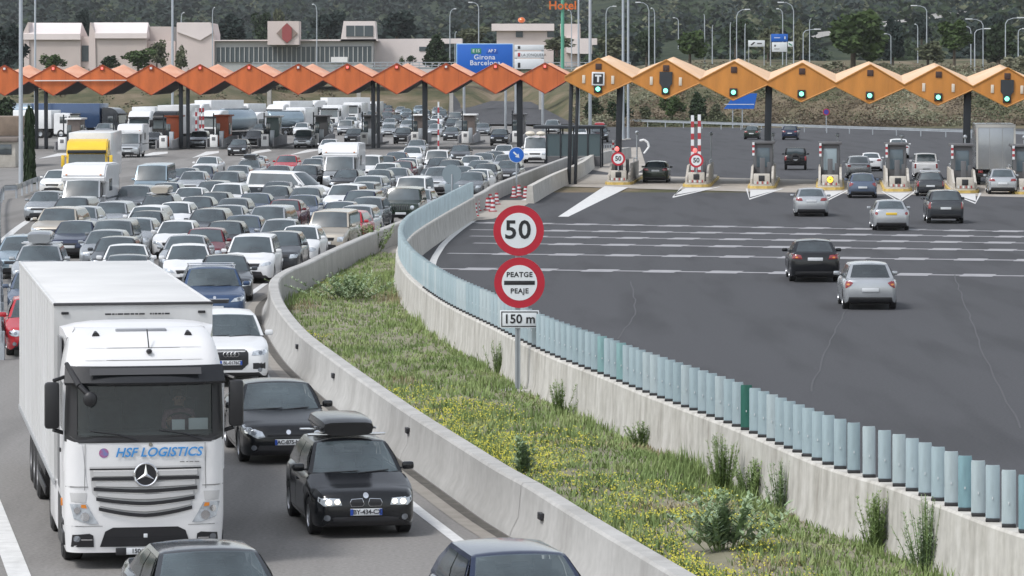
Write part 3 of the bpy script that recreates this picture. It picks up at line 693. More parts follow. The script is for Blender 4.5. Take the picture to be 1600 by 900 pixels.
# ------------------------------------------------------------------ concrete barriers
def wall_mat(name, c1, c2, dark, rep):
    m = bpy.data.materials.new(name); m.use_nodes = True; n = m.node_tree.nodes; l = m.node_tree.links; b = n['Principled BSDF']
    b.inputs['Roughness'].default_value = .85; b.inputs['Specular IOR Level'].default_value = .2
    at = n.new('ShaderNodeUVMap'); at.uv_map = 'run'
    mp = n.new('ShaderNodeMapping'); mp.inputs['Scale'].default_value = (1.5, .35, 1); l.new(at.outputs[0], mp.inputs[0])
    a = n.new('ShaderNodeTexNoise'); a.inputs['Scale'].default_value = rep; a.inputs['Detail'].default_value = 6; a.inputs['Roughness'].default_value = .6; l.new(mp.outputs[0], a.inputs[0])
    r = n.new('ShaderNodeValToRGB'); e = r.color_ramp.elements; e[0].position = .30; e[0].color = (*dark, 1); e[1].position = .62; e[1].color = (*c2, 1); x = e.new(.42); x.color = (*c1, 1)
    l.new(a.outputs[0], r.inputs[0])
    tc = n.new('ShaderNodeTexCoord'); c = n.new('ShaderNodeTexNoise'); c.inputs['Scale'].default_value = 5; c.inputs['Detail'].default_value = 8; l.new(tc.outputs['Object'], c.inputs[0])
    mx = n.new('ShaderNodeMix'); mx.data_type = 'RGBA'; mx.blend_type = 'OVERLAY'; mx.inputs[0].default_value = .18; l.new(r.outputs[0], mx.inputs[6]); l.new(c.outputs[0], mx.inputs[7]); l.new(mx.outputs[2], b.inputs['Base Color'])
    bp = n.new('ShaderNodeBump'); bp.inputs['Strength'].default_value = .2; bp.inputs['Distance'].default_value = .02; l.new(c.outputs[0], bp.inputs['Height']); l.new(bp.outputs[0], b.inputs['Normal'])
    return m
M_wall1 = wall_mat('smooth_barrier_concrete', (.38, .375, .36), (.44, .435, .42), (.32, .312, .297), .5)
M_wall2 = wall_mat('streaked_barrier_concrete', (.44, .425, .39), (.56, .545, .51), (.33, .31, .28), 2.2)
def barrier(C, prof, name, m, parent=None):
    """sweep profile [(offset to the left of travel, z)] along C"""
    n = len(prof); mb = MB(); V = []; run = 0; uv = []
    for i, p in enumerate(C):
        t = (C[min(i+1, len(C)-1)]-C[max(i-1, 0)]).normalized(); q = Vector((-t.y, t.x))
        if i: run += (p-C[i-1]).length
        for a, z in prof: V.append((p.x+q.x*a, p.y+q.y*a, z)); uv.append((run, z))
    F = [(i*n+j, (i+1)*n+j, (i+1)*n+j+1, i*n+j+1) for i in range(len(C)-1) for j in range(n-1)]
    F += [tuple(range(n)), tuple(range(len(V)-1, len(V)-1-n, -1))]
    me = bpy.data.meshes.new(name); me.from_pydata(V, [], F); me.materials.append(m)
    ul = me.uv_layers.new(name='run')
    for lp in me.loops: ul.data[lp.index].uv = uv[lp.vertex_index]
    me.polygons.foreach_set('use_smooth', [True]*len(me.polygons)); me.set_sharp_from_angle(angle=R(25)); me.update()
    return link(name, me, parent)
C1n = [p for p in C1]
b1 = barrier(C1n, [(-.02, 0), (-.06, .12), (-.16, .30), (-.21, .82), (-.25, .86), (-.50, .86), (-.54, .82), (-.58, 0)], 'concrete_barrier', M_wall1)
tag(b1, 'long smooth grey concrete barrier curving along the edge of the jammed road', 'barrier', kind='thing')
def at_pt(C, px):  # index of the curve point that projects nearest to px, on the near (camera) half
    return min((i for i in range(len(C)) if C[i].y < 125), key=lambda i: abs(px_of(C[i].x, C[i].y)-px))
for px in (438, 499, 613, 823):
    i = at_pt(C1, px+14); p = C1[i]; t = (C1[i+1]-C1[i-1]).normalized(); q = Vector((-t.y, t.x)); c = p+q*(-.175)
    M = Matrix.Translation((c.x, c.y, .56)) @ Matrix.Rotation(math.atan2(t.y, t.x), 4, 'Z')
    MB().rb(-.14, .14, -.02, .05, -.055, .055, .01, 0, M).build('reflector', [M_black], b1)
jt = MB()
i = 6
while i < len(C1)-20:
    p = C1[i]; t = (C1[i+1]-C1[i-1]).normalized(); an = math.atan2(t.y, t.x)
    M = Matrix.Translation((p.x, p.y, 0)) @ Matrix.Rotation(an, 4, 'Z')
    jt.add([(-.008, -.012, .0), (.008, -.012, .0), (-.008, -.052, .12), (.008, -.052, .12), (-.008, -.153, .30), (.008, -.153, .30), (-.008, -.203, .82), (.008, -.203, .82), (-.008, -.24, .864), (.008, -.24, .864), (-.008, -.50, .864), (.008, -.50, .864)], [(0, 1, 3, 2), (2, 3, 5, 4), (4, 5, 7, 6), (6, 7, 9, 8), (8, 9, 11, 10)], 0, M)
    i += 12
jt.build('expansion_joint', [mat('joint_dirt', (.10, .095, .09), .9)], b1)
# barrier with anti-glare panels
b2 = barrier(C2, [(.26, 0), (.20, .25), (.17, .98), (.14, 1.02), (-.12, 1.02), (-.15, .98), (-.20, .3), (-.26, 0)], 'concrete_barrier', M_wall2)
tag(b2, 'stained concrete barrier topped with pale blue upright anti-glare panels beside the empty road', 'barrier', kind='thing')
cols = [(.33, .42, .455), (.35, .435, .47), (.31, .40, .435), (.40, .475, .50)]
PM = [mat('panel_blue_%s' % 'abcd'[i], c, .5, var=.14, vscale=2.4, stretch=(3, 3, .6)) for i, c in enumerate(cols)]
PMt = mat('panel_teal', (.19, .32, .36), .5, var=.2, vscale=2, stretch=(3, 3, .6)); PMg = mat('panel_green', (.02, .12, .09), .5, var=.2, vscale=3, stretch=(3, 3, .6)); PMm = mat('panel_seagreen', (.22, .37, .38), .5, var=.2, vscale=2, stretch=(3, 3, .6))
def panel_mb(mb=None, M=None):
    mb = mb or MB()
    w_, h_ = .102, .76
    prof = [(-w_, .012), (-w_*.6, -.018), (0, -.028), (w_*.6, -.018), (w_, .012)]
    V = []; F = []
    for z, s in ((.05, 1), (.40, 1), (.05+h_-.03, 1), (.05+h_, .93)):
        for a, b in prof: V.append((a*s, b, z))
        for a, b in prof[::-1]: V.append((a*s, b+.022, z))
    n = 10
    for r in range(3):
        for j in range(n): F.append((r*n+j, r*n+(j+1) % n, (r+1)*n+(j+1) % n, (r+1)*n+j))
    F += [tuple(range(n)), tuple(range(4*n-1, 3*n-1, -1))]
    mb.add(V, F, 0, M); mb.cb((0, -.03, .34), (.012, .02, .035), 1, M); return mb
foot = MB().rb(-.10, .10, -.09, .09, 0, .05, .01).mesh('panel_foot', [M_trim])
pm_mesh = {}
for m_ in PM+[PMt, PMg, PMm]: pm_mesh[m_.name] = panel_mb().mesh('glare_panel', [m_, M_signwhite], 40)
rest = MB(); cnt = 0
prj = [(p, i) for i, p in enumerate(C2) if i > 2]
def panel_xf(i):
    p = C2[i]; t = (C2[min(i+1, len(C2)-1)]-C2[i-1]).normalized()
    return p, math.atan2(t.y, t.x)-PI/2 - R(18)
gi_ = min(range(len(C2)), key=lambda i: abs(px_of(C2[i].x, C2[i].y)-1172))
for p, i in prj:
    p, an = panel_xf(i); cnt += 1
    if i == len(C2)-1: continue
    an += R(rnd.uniform(-4, 4)); lean = R(rnd.uniform(-1.5, 1.5))
    px = px_of(p.x, p.y)
    m_ = PMg if i == gi_ else (PMt if i in (gi_-19, gi_-23) else (PMm if 935 < px < 990 and p.y < 100 and rnd.random() < .6 else PM[int(rnd.random()**1.5*4) % 4]))
    if px > 1640 and p.y < 60: continue
    if cnt <= 108:
        o = link('glare_panel', pm_mesh[m_.name], b2, (p.x, p.y, 1.02), (lean, 0, an))
        if m_ is PMg: o['label'] = 'dark green panel among the pale blue ones'
        link('panel_foot', foot, b2, (p.x, p.y, 1.018), (0, 0, an)) if cnt < 100 else None
    else:
        panel_mb(rest, Matrix.Translation((p.x, p.y, 1.02)) @ Matrix.Rotation(an, 4, 'Z'))
ro = rest.build('far_glare_panels', [PM[1], M_signwhite], b2); ro['kind'] = 'stuff'

# ------------------------------------------------------------------ grass median
def med_z(x, y):
    a, b = xat(C1, y)+.5, xat(C2, y)-.2; u = (x-a)/max(b-a, .01)
    if u < 0 or u > 1: return .02
    e = min(1, min(u, 1-u)*5)
    return -.02 + e*(.12+.16*noise.noise(Vector((x*.35, y*.12, 5)))+.12*noise.noise(Vector((x*1.3, y*.7, 2))))
md = MB(); yy = [44+1.0*k for k in range(0, 108)]; nu = 26
V = []
for y in yy:
    a, b = xat(C1, y)+.45, xat(C2, y)-.15
    for i in range(nu+1): x = a+(b-a)*i/nu; V.append((x, y, med_z(x, y)))
md.add(V, [(j*(nu+1)+i, j*(nu+1)+i+1, (j+1)*(nu+1)+i+1, (j+1)*(nu+1)+i) for j in range(len(yy)-1) for i in range(nu)])
M_soil = mat('dry_verge_soil', (.15, .15, .09), .95, col2=(.30, .27, .21), vscale=.9, detail=9, stretch=(1, .5, 1))
o = md.build('verge_soil', [M_soil], smooth=70); o['kind'] = 'structure'
yc_ = [151+3*k for k in range(0, 22)]
strip([(xat(C1, y)+.3, y) for y in yc_], [(xat(C2, y) if y < 186 else xat(C1, y)+2.2+(y-186)*.02, y) for y in yc_], .02, 'median_slab', M_slab)
def leaf_mat(name, stops, scale=.7, strength=1.):
    m = bpy.data.materials.new(name); m.use_nodes = True; n = m.node_tree.nodes; l = m.node_tree.links; b = n['Principled BSDF']
    b.inputs['Roughness'].default_value = .75; b.inputs['Specular IOR Level'].default_value = .25
    tc = n.new('ShaderNodeTexCoord'); a = n.new('ShaderNodeTexNoise'); a.inputs['Scale'].default_value = scale; a.inputs['Detail'].default_value = 7; a.inputs['Roughness'].default_value = .65
    l.new(tc.outputs['Object'], a.inputs[0]); r = n.new('ShaderNodeValToRGB'); e = r.color_ramp.elements
    e[0].position, e[0].color = stops[0][0], (*stops[0][1], 1); e[1].position, e[1].color = stops[-1][0], (*stops[-1][1], 1)
    for p, c in stops[1:-1]: x = e.new(p); x.color = (*c, 1)
    l.new(a.outputs[0], r.inputs[0]); l.new(r.outputs[0], b.inputs['Base Color']); return m
M_grass = leaf_mat('meadow_grass', [(.28, (.11, .17, .055)), (.44, (.18, .25, .09)), (.56, (.25, .32, .125)), (.72, (.36, .39, .19))], .55)
M_straw = leaf_mat('dry_grass', [(.3, (.22, .19, .10)), (.7, (.36, .32, .20))], .8)
M_flower = leaf_mat('yellow_petals', [(.3, (.42, .40, .05)), (.7, (.58, .54, .09))], 2)
def blade(mb, x, y, z, h, w_, an, bend, mi=0):
    c, s = math.cos(an), math.sin(an); bx_, by_ = math.cos(an+1.3)*bend, math.sin(an+1.3)*bend
    mb.add([(x-c*w_, y-s*w_, z), (x+c*w_, y+s*w_, z), (x+c*w_*.6+bx_*.4, y+s*w_*.6+by_*.4, z+h*.6), (x-c*w_*.6+bx_*.4, y-s*w_*.6+by_*.4, z+h*.6), (x+bx_, y+by_, z+h)], [(0, 1, 2, 3), (3, 2, 4)], mi)
gr, st, fl = MB(), MB(), MB()
r2 = random.Random(3)
y = 46.
while y < 150:
    a, b = xat(C1, y)+.5, xat(C2, y)-.25
    dens_ = 75 if y < 75 else (50 if y < 100 else 30)
    cnt_ = int((b-a)*dens_)
    for k in range(cnt_):
        u = r2.random(); x = a+(b-a)*u; yq = y+r2.random()
        nz = noise.noise(Vector((x*.5, yq*.16, 7))); n2 = noise.noise(Vector((x*1.4, yq*.6, 17)))
        if nz+.5*n2 < -.60: continue                       # bare soil patches
        if u < .04 and r2.random() < .6: continue
        h = (.05+.10*r2.random())*(1+1.6*max(0, nz+.15))*(1+.8*max(0, n2))*(1.3 if u > .9 else 1); z = med_z(x, yq)-.02
        dry = noise.noise(Vector((x*.4+9, yq*.2, 27))) + .25*(r2.random()-.5) > .46
        tgt = st if dry else gr
        for q in range(3):
            blade(tgt, x+r2.uniform(-.09, .09), yq+r2.uniform(-.14, .14), z, h*r2.uniform(.6, 1.2), .010+.010*r2.random(), r2.uniform(0, PI), r2.uniform(-.14, .14))
        fy = noise.noise(Vector((x*.45+3, yq*.12, 41)))*.8 + (.55-u)*.9 + (.2 if y < 85 else -.35)
        if fy > .20 and r2.random() < .12+.7*(fy-.2) and not dry:
            for q in range(6):
                fx, fyy, fz = x+r2.uniform(-.2, .2), yq+r2.uniform(-.25, .25), z+h*r2.uniform(.7, 1.05)
                s = .010+.010*r2.random(); an = r2.uniform(0, PI); c_, s_ = math.cos(an)*s, math.sin(an)*s
                fl.add([(fx-c_, fyy-s_, fz-s*.5), (fx+s_, fyy-c_, fz), (fx+c_, fyy+s_, fz+s*.5), (fx-s_, fyy+c_, fz+s)], [(0, 1, 2, 3)])
    y += 1.
tag(gr.build('grass', [M_grass], smooth=None), kind='stuff'); tag(st.build('dry_grass', [M_straw], smooth=None), kind='stuff'); tag(fl.build('yellow_wildflowers', [M_flower], smooth=None), kind='stuff')
# stones along the barrier foot
sm = MB()
for k in range(900):
    y = r2.uniform(50, 125); x = xat(C1, y)+.62+abs(r2.gauss(0, .10)); s = r2.uniform(.015, .05)
    sm.sphere((x, y, med_z(x, y)+s*.2), (s, s, s*.6), 5, 3)
tag(sm.build('gravel', [mat('pale_gravel', (.30, .27, .23), .9, var=.25, vscale=8)], smooth=None), kind='stuff')
# tall weeds against the panel wall
M_weed = leaf_mat('tall_weed_leaves', [(.3, (.13, .20, .07)), (.5, (.21, .29, .11)), (.72, (.32, .40, .18))], 3.)
M_sage = leaf_mat('sage_leaves', [(.3, (.15, .22, .11)), (.5, (.27, .36, .21)), (.72, (.40, .47, .32))], 3.)
def weed(px, py, h, w_, n, m, label, cat='weed', group='tall weeds along the panel wall', broad=False):
    c = G(px, py); x0 = min(c.x, xat(C2, c.y)-.30); z = med_z(x0, c.y)-.02
    r = empty('tall_weed' if not broad else 'leafy_shrub', (x0, c.y, z), 0, label, cat, group if not broad else None)
    s, l = MB(), MB(); q = random.Random(int(px)); h *= 1.45; w_ *= 1.7; n = int(n*1.7)
    for i in range(n):
        an = q.uniform(0, 2*PI); rr = min(1.1, abs(q.gauss(0, .5)))*w_/2; hh = h*q.uniform(.55, 1.0); bx0 = math.cos(an)*rr*.4; by0 = math.sin(an)*rr*.4; tx = math.cos(an)*rr*(1.1 if not broad else 1.25); ty = math.sin(an)*rr*(1.1 if not broad else 1.25)
        s.tube([(bx0, by0, 0), ((bx0+tx)/2, (by0+ty)/2, hh*.55), (tx, ty, hh)], [.008, .006, .003], 4)
        for k in range(46 if not broad else 34):
            t = q.uniform(.12, 1); px_, py_, pz_ = bx0+(tx-bx0)*t, by0+(ty-by0)*t, hh*t; a2 = q.uniform(0, 2*PI); ll = (.05+.05*q.random())*(1.0 if not broad else 1.7)*(1.25-t*.6); ww = ll*(.16 if not broad else .26)
            dx, dy = math.cos(a2), math.sin(a2); up = q.uniform(.2, .9)*ll
            l.add([(px_, py_, pz_), (px_+dx*ll*.5-dy*ww, py_+dy*ll*.5+dx*ww, pz_+up*.5), (px_+dx*ll, py_+dy*ll, pz_+up), (px_+dx*ll*.5+dy*ww, py_+dy*ll*.5-dx*ww, pz_+up*.5)], [(0, 1, 2, 3)])
    s.build('stem', [M_weed], r); l.build('foliage', [m], r, smooth=None)
weed(1130, 768, .74, .42, 26, M_weed, 'tall dark green weed clump furthest left of the tall weeds against the panel wall')
weed(1183, 778, .52, .55, 26, M_weed, 'broad low green weed clump, second from left against the panel wall')
weed(1243, 800, .66, .34, 15, M_sage, 'thin pale seeding weed clump, third from left against the panel wall')
weed(1369, 862, .66, .42, 34, M_weed, 'dense upright dark green weed clump, second from right against the panel wall')
weed(1447, 893, .82, .50, 22, M_sage, 'loose pale tipped weed clump nearest the camera against the panel wall')
weed(876, 648, .55, .5, 14, M_weed, 'low thin weed behind the toll sign post at the wall foot')
weed(1003, 700, .40, .6, 16, M_weed, 'small spiky weed at the wall foot midway between sign post and tall weeds')
weed(778, 585, .6, .4, 14, M_weed, 'yellowish weed just left of the toll sign post by the wall')
weed(1130, 872, .66, 1.15, 30, M_sage, 'spreading pale sage green leafy bush in the lower middle of the verge', 'bush', broad=True)
weed(818, 755, .55, .35, 8, M_sage, 'small upright pale leafy plant beside the smooth barrier in flowers', 'bush', broad=True)
weed(582, 395, .85, 1.0, 26, M_weed, 'bright green bush at the far tip of the verge by the jammed road', 'bush', broad=True)
weed(545, 470, .6, 2.4, 30, M_sage, 'low wide grey green bush on the far part of the verge', 'bush', broad=True)

# ------------------------------------------------------------------ toll warning sign in the verge
c = G(809, 612); SX, SY = c.x, c.y; zb = med_z(SX, SY)
sg = empty('speed_limit_sign', (SX, SY, zb-.1), 0, 'two round red bordered signs, 50 and PEATGE PEAJE, above a 150 m plate', 'road sign')
SC = SY/FPX
def zz(py): return CAMH-(py-HOR)*SC-(zb-.1)
post = MB().prism([(-.062, -.045), (.062, -.045), (.062, .045), (-.062, .045)], 0, zz(325), 'z'); post.bx(-.025, .025, -.050, -.046, 0, zz(514), 1)
post.build('post', [M_steel, mat('steel_groove', (.22, .24, .26), .5, .4)], sg)
MB().rb(-.45, .35, -.35, .35, -.05, .16, .04).build('concrete_footing', [M_conc], sg)
def disc(cx, cz, rad, parent, red=M_signred, inner=M_signwhite, k=.70, y=-.09, rimw=True):
    n = 40; a = MB(); a.cyl((cx, y+.02, cz), (cx, y, cz), rad, n=n)
    o = a.build('sign_disc', [red], parent)
    MB().cyl((cx, y+.001, cz), (cx, y-.004, cz), rad*k, n=n).build('sign_face', [inner], o); return o
rad = 39.5*SC
d1 = disc(.02, zz(360), rad, sg); text('50', 40*SC, M_black, d1, (.0, -.096, zz(360)), space=1.08, off=.012)
d2 = disc(.04, zz(441.5), rad, sg)
text('PEATGE', 10.8*SC, M_black, d2, (.04, -.096, zz(429)), space=1.1, off=.004); text('PEAJE', 10.8*SC, M_black, d2, (.04, -.096, zz(454.5)), space=1.1, off=.004)
MB().rb(.04-24*SC, .04+24*SC, -.10, -.092, zz(441.5)-3.2*SC, zz(441.5)+3.2*SC, .003).build('bar_mark', [M_black], d2)
pl = MB().rb(.04-30.5*SC, .04+30.5*SC, -.09, -.07, zz(512), zz(484.5), .008).build('distance_plate', [M_signwhite], sg)
x0, x1, z0, z1 = .04-28.5*SC, .04+28.5*SC, zz(510.3), zz(486.2); t_ = 1.6*SC
MB().bx(x0, x1, -.094, -.0905, z0, z0+t_).bx(x0, x1, -.094, -.0905, z1-t_, z1).bx(x0, x0+t_, -.094, -.0905, z0+t_, z1-t_).bx(x1-t_, x1, -.094, -.0905, z0+t_, z1-t_).build('plate_border', [M_black], pl)
text('150 m', 19.5*SC, M_black, pl, (.04, -.095, zz(498.5)), space=1.0, off=.006)
# ------------------------------------------------------------------ the white articulated lorry
def hero_truck():
    s = FPX/55.8
    X = (227-800)/s; Y = 55.8
    T = Tmpl(); white = mat('lorry_white', (.71, .71, .715), .35, coat=.4, var=.03, vscale=1)
    offw = mat('lorry_panel_grey', (.50, .50, .50), .45)
    # cab shell: cross-sections up the height, rounded front corners, front raked
    hw = 1.235
    def zsec(z):   # (y front, half width, corner radius)
        yf = lt([(.25, .05), (.6, 0), (1.2, 0), (2.0, .02), (2.9, .12), (3.15, .20), (3.45, .45), (3.60, .80), (3.66, 1.1)], z)
        w_ = lt([(.25, 1.20), (.8, hw), (2.9, hw), (3.2, 1.20), (3.5, 1.12), (3.66, 1.02)], z); return yf, w_
    zs = [.27, .35, .5, .66, .8, 1.0, 1.2, 1.45, 1.66, 1.85, 1.98, 2.08, 2.3, 2.6, 2.86, 2.95, 3.1, 3.25, 3.38, 3.5, 3.60, 3.66]
    B = MB(); V = []; nseg = 0
    for z in zs:
        yf, w_ = zsec(z); pts = []; rc = .26
        for k in range(7): a = PI/2*k/6; pts.append((-w_+rc-rc*math.cos(a)*1.0, yf+rc-rc*math.sin(a)))
        ring = [(-w_, 2.15)] + [(-w_, 1.2)] + pts + [(-w_*.5, yf-.03), (0, yf-.045), (w_*.5, yf-.03)] + [(-a, b) for a, b in pts[::-1]] + [(w_, 1.2), (w_, 2.15)]
        ring = [(a, min(b, 2.15)) for a, b in ring]
        nseg = len(ring); V += [(a, b, z) for a, b in ring]
    n = nseg
    for j in range(len(zs)-1):
        zc = (zs[j]+zs[j+1])/2
        for i in range(n):
            a, b = V[j*n+i], V[j*n+(i+1) % n]; xc = (a[0]+b[0])/2; yc = (a[1]+b[1])/2
            ws = 2.08 < zc < 2.86 and abs(xc) < 1.06 and yc < .4
            arch = zc < 1.0 and abs(xc) > 1.15 and 0.6 < yc
            if ws: continue
            B.f.append((j*n+i, j*n+(i+1) % n, (j+1)*n+(i+1) % n, (j+1)*n+i)); B.m.append(1 if (2.0 < zc < 2.96 and yc < .42) else 0)
    B.v = V; k = (len(zs)-1)*n; B.f.append(tuple(range(k, k+n))); B.m.append(0); B.f.append(tuple(range(n-1, -1, -1))); B.m.append(1)
    full = MB(); full.v = list(V); full.f = [(j*n+i, j*n+(i+1) % n, (j+1)*n+(i+1) % n, (j+1)*n+i) for j in range(len(zs)-1) for i in range(n)]
    PJ = Proj(full)
    # wheel-arch recesses are dark panels on the flanks
    B.bx(-hw-.004, hw+.004, .95, 2.0, .28, 1.02, 1)
    cab = T.add('cab', B.mesh('cab', [white, M_trim], 30))
    wsm = MB().add([], [])
    # windscreen pane bulging like the shell
    def wf(u, v):
        z = 2.06+(2.88-2.06)*v; yf, w_ = zsec(z); x = (u*2-1)*1.17; e_ = max(0, abs(x)-(w_-.30)); return (x, yf-.045+.05*abs(u*2-1)**2+e_*e_*1.6, z)
    T.add('windscreen', MB().grid(wf, [i/12 for i in range(13)], [0, .25, .5, .75, 1]).mesh('windscreen', [M_glassT]))
    # cabin interior
    I = MB(); I.bx(-1.15, 1.15, 1.6, 1.65, 1.8, 3.0).bx(-1.15, 1.15, .12, 1.6, 1.8, 1.86).bx(-1.17, -1.15, .35, 1.6, 1.86, 2.95).bx(1.15, 1.17, .35, 1.6, 1.86, 2.95)
    ii = T.add('cabin_lining', I.mesh('cabin_lining', [mat('cabin_grey', (.05, .055, .06), .9, var=.4, vscale=3)]))
    T.add('dashboard', MB().rb(-1.1, 1.1, .12, .55, 1.98, 2.12, .05).mesh('dashboard', [M_trim]))
    for x in (-.55, .6): T.add('seat', MB().rb(x-.27, x+.27, .95, 1.15, 1.86, 2.55, .06).rb(x-.15, x+.15, 1.0, 1.12, 2.56, 2.78, .04).mesh('seat', [M_seat]))
    sw = MB()
    for i in range(16):
        a0, a1 = 2*PI*i/16, 2*PI*(i+1)/16; sw.cyl((.6+.22*math.cos(a0), .62+.16*math.sin(a0), 2.2+.14*math.sin(a0)), (.6+.22*math.cos(a1), .62+.16*math.sin(a1), 2.2+.14*math.sin(a1)), .016, n=5)
    T.add('steering_wheel', sw.mesh('steering_wheel', [M_trim]))
    pp = T.add('windscreen_papers', MB().rb(.42, .62, .10, .11, 2.14, 2.30, .003).rb(.68, .98, .115, .125, 2.14, 2.32, .003).mesh('windscreen_papers', [mat('paper', (.75, .76, .78), .6)]))
    # black band and wipers under the screen
    T.add('wiper_cowl', PJ([(-1.02, 1.965), (1.02, 1.965), (1.17, 2.075), (-1.17, 2.075)], off=.012, n=8, rings=(1, .6)).mesh('wiper_cowl', [M_trim]))
    for x0, x1 in ((-.85, -.12), (.22, .88)):
        wp = MB(); wp.tube([(x1, -.06, 2.0), ((x0+x1)/2+.05, -.065, 2.10), (x0, -.06, 2.155)], .012, 5); T.add('wiper', wp.mesh('wiper', [M_black]))
    # sun visor
    v = MB(); vp = []
    for i in range(13):
        u = i/12*2-1; x = u*1.24; y = -.16+.20*abs(u)**3
        vp.append((x, y))
    V2 = []
    for x, y in vp: V2 += [(x, y, 2.86), (x, y-.02, 2.90), (x*.985, y+.20, 3.14), (x*.985, y+.26, 3.14), (x, y+.10, 2.90)]
    v.add(V2, [(i*5+j, (i+1)*5+j, (i+1)*5+(j+1) % 5, i*5+(j+1) % 5) for i in range(12) for j in range(5)] + [(0, 1, 2, 3, 4), (64, 63, 62, 61, 60)])
    vi = T.add('sun_visor', v.mesh('sun_visor', [mat('smoked_visor', (.014, .015, .017), .25)], 30, True))
    T.add('visor_panel', MB().add([(-.86, -.10+.0, 3.02), (.86, -.10, 3.02), (.86, -.035, 3.12), (-.86, -.035, 3.12)], [(0, 1, 2, 3)]).mesh('visor_panel', [mat('visor_grey', (.06, .06, .063), .3)]), vi)
    # roof deflector, aerial, beacons
    T.add('roof_light_bar', MB().rb(-.40, .40, .86, 1.02, 3.60, 3.66, .02).mesh('roof_light_bar', [mat('tint_grey', (.25, .26, .28), .3)]))
    D = MB(); V3 = []
    for u in [i/10 for i in range(11)]:
        x = (u*2-1); w_ = 1.22; q = abs(x)**4
        V3 += [(x*w_*.93, 1.12+.25*q, 3.63-.12*q), (x*w_*.97, 1.45+.15*q, 3.70-.08*q), (x*w_, 1.95, 3.74-.10*q), (x*w_, 1.97, 3.40-.3*q)]
    D.add(V3, [(i*4+j, (i+1)*4+j, (i+1)*4+(j+1) % 4, i*4+(j+1) % 4) for i in range(10) for j in range(4)] + [(0, 1, 2, 3), (43, 42, 41, 40)])
    T.add('roof_deflector', D.mesh('roof_deflector', [white], 40, True))
    T.add('aerial', MB().tube([(.08, .32, 3.40), (.06, .45, 3.68)], .010, 5).sphere((.08, .27, 3.35), (.05, .05, .04), 8, 5).mesh('aerial', [M_black]))
    for x in (-.72, .72): T.add('roof_horn', MB().cyl((x, .80, 3.62), (x, .70, 3.57), .025, .06, 10).mesh('roof_horn', [M_trim]))
    T.add('side_deflector', MB().rb(-1.24, -1.20, 1.55, 2.15, 1.1, 3.5, .02).mesh('side_deflector', [mat('deflector_grey', (.16, .165, .17), .4)]))
    # writing and emblem
    ti = T.add('company_name', text_mesh('HSF LOGISTICS', .195, .003, .28, .004, mat('lettering_blue', (.05, .26, .60), .4), 1.02), cab, (.20, -.047, 1.81), rot=(R(90), 0, 0))
    T.add('globe_logo', PJ(ell(-.64, 1.81, .075, .075), off=.006).mesh('globe_logo', [mat('globe_red', (.45, .05, .14), .4, col2=(.05, .25, .50), vscale=9)]), cab)
    hl = MB(); hl.bx(.53, .60, -.062, -.052, 1.655, 1.668).bx(.63, .66, -.062, -.052, 1.655, 1.668).bx(.68, .74, -.058, -.045, 1.655, 1.668).bx(.76, .83, -.05, -.036, 1.655, 1.668)
    T.add('side_script', hl.mesh('side_script', [mat('script_grey', (.15, .15, .15), .5)], None), cab)
    T.add('washer_badge', PJ(ell(.08, 1.93, .03, .03), off=.012).mesh('washer_badge', [M_chrome]), cab)
    # trailer maker lettering seen above the cab
    # grille: five louvres, slightly v-shaped
    gp = [(-.86, 1.60), (.86, 1.60), (.82, 1.20), (.60, .93), (0, .86), (-.60, .93), (-.82, 1.20)]
    gi = T.add('grille', PJ(gp, off=.010, n=6, rings=(1, .7, .4, .2)).mesh('grille', [offw]))
    zl = [(1.565, .86, 0, .025), (1.415, .83, .0, .05), (1.262, .80, .04, .055), (1.108, .76, .08, .055), (.955, .72, .11, .055)]
    for z, a, dip, th in zl:
        L1 = MB(); V4 = []
        for i in range(13):
            u = i/12*2-1; x = u*a; dz = -dip*(1-abs(u)**1.6); y = -.085+.0*abs(u)
            V4 += [(x, y-.008+.035*abs(u)**2, z+dz-th/2), (x, y-.008+.035*abs(u)**2, z+dz+th/2)]
        L1.add(V4, [(i*2, i*2+2, i*2+3, i*2+1) for i in range(12)]); T.add('grille_slot', L1.mesh('grille_slot', [M_black]), gi)
    for z, a, dip in ((1.49, .80, 0), (1.34, .77, .02), (1.19, .74, .06), (1.035, .70, .095)):
        L1 = MB(); V4 = []
        for i in range(13):
            u = i/12*2-1; x = u*a; dz = -dip*(1-abs(u)**1.6); y = -.05+.035*abs(u)**2
            V4 += [(x, y-.0, z+dz-.052), (x, y-.035, z+dz-.035), (x, y-.035, z+dz+.035), (x, y, z+dz+.052)]
        L1.add(V4, [(i*4+j, i*4+4+j, i*4+5+j, i*4+1+j) for i in range(12) for j in range(3)]); T.add('grille_louvre', L1.mesh('grille_louvre', [offw], 25), gi)
    em = MB(); em.cyl((0, -.085, 1.475), (0, -.10, 1.475), .165, n=32, mi=1)
    for i in range(32):
        a0, a1 = 2*PI*i/32, 2*PI*(i+1)/32; em.cyl((.175*math.cos(a0), -.10, 1.475+.175*math.sin(a0)), (.175*math.cos(a1), -.10, 1.475+.175*math.sin(a1)), .016, n=6)
    for a in (90, 210, 330):
        c_, s_ = math.cos(R(a)), math.sin(R(a)); px_, pz_ = -s_, c_
        em.add([(px_*.028, -.105, 1.475+pz_*.028), (-px_*.028, -.105, 1.475-pz_*.028), (c_*.165, -.102, 1.475+s_*.165), (0, -.125, 1.475)], [(0, 3, 2), (3, 1, 2), (0, 1, 3)])
    T.add('star_emblem', em.mesh('star_emblem', [M_chrome, M_black], 30), gi)
    # bumper openings and lamps
    lo = T.add('lower_grille', PJ([(-.70, .36), (.70, .36), (.62, .60), (.50, .66), (-.50, .66), (-.62, .60)], off=.012, n=6).mesh('lower_grille', [M_black]))
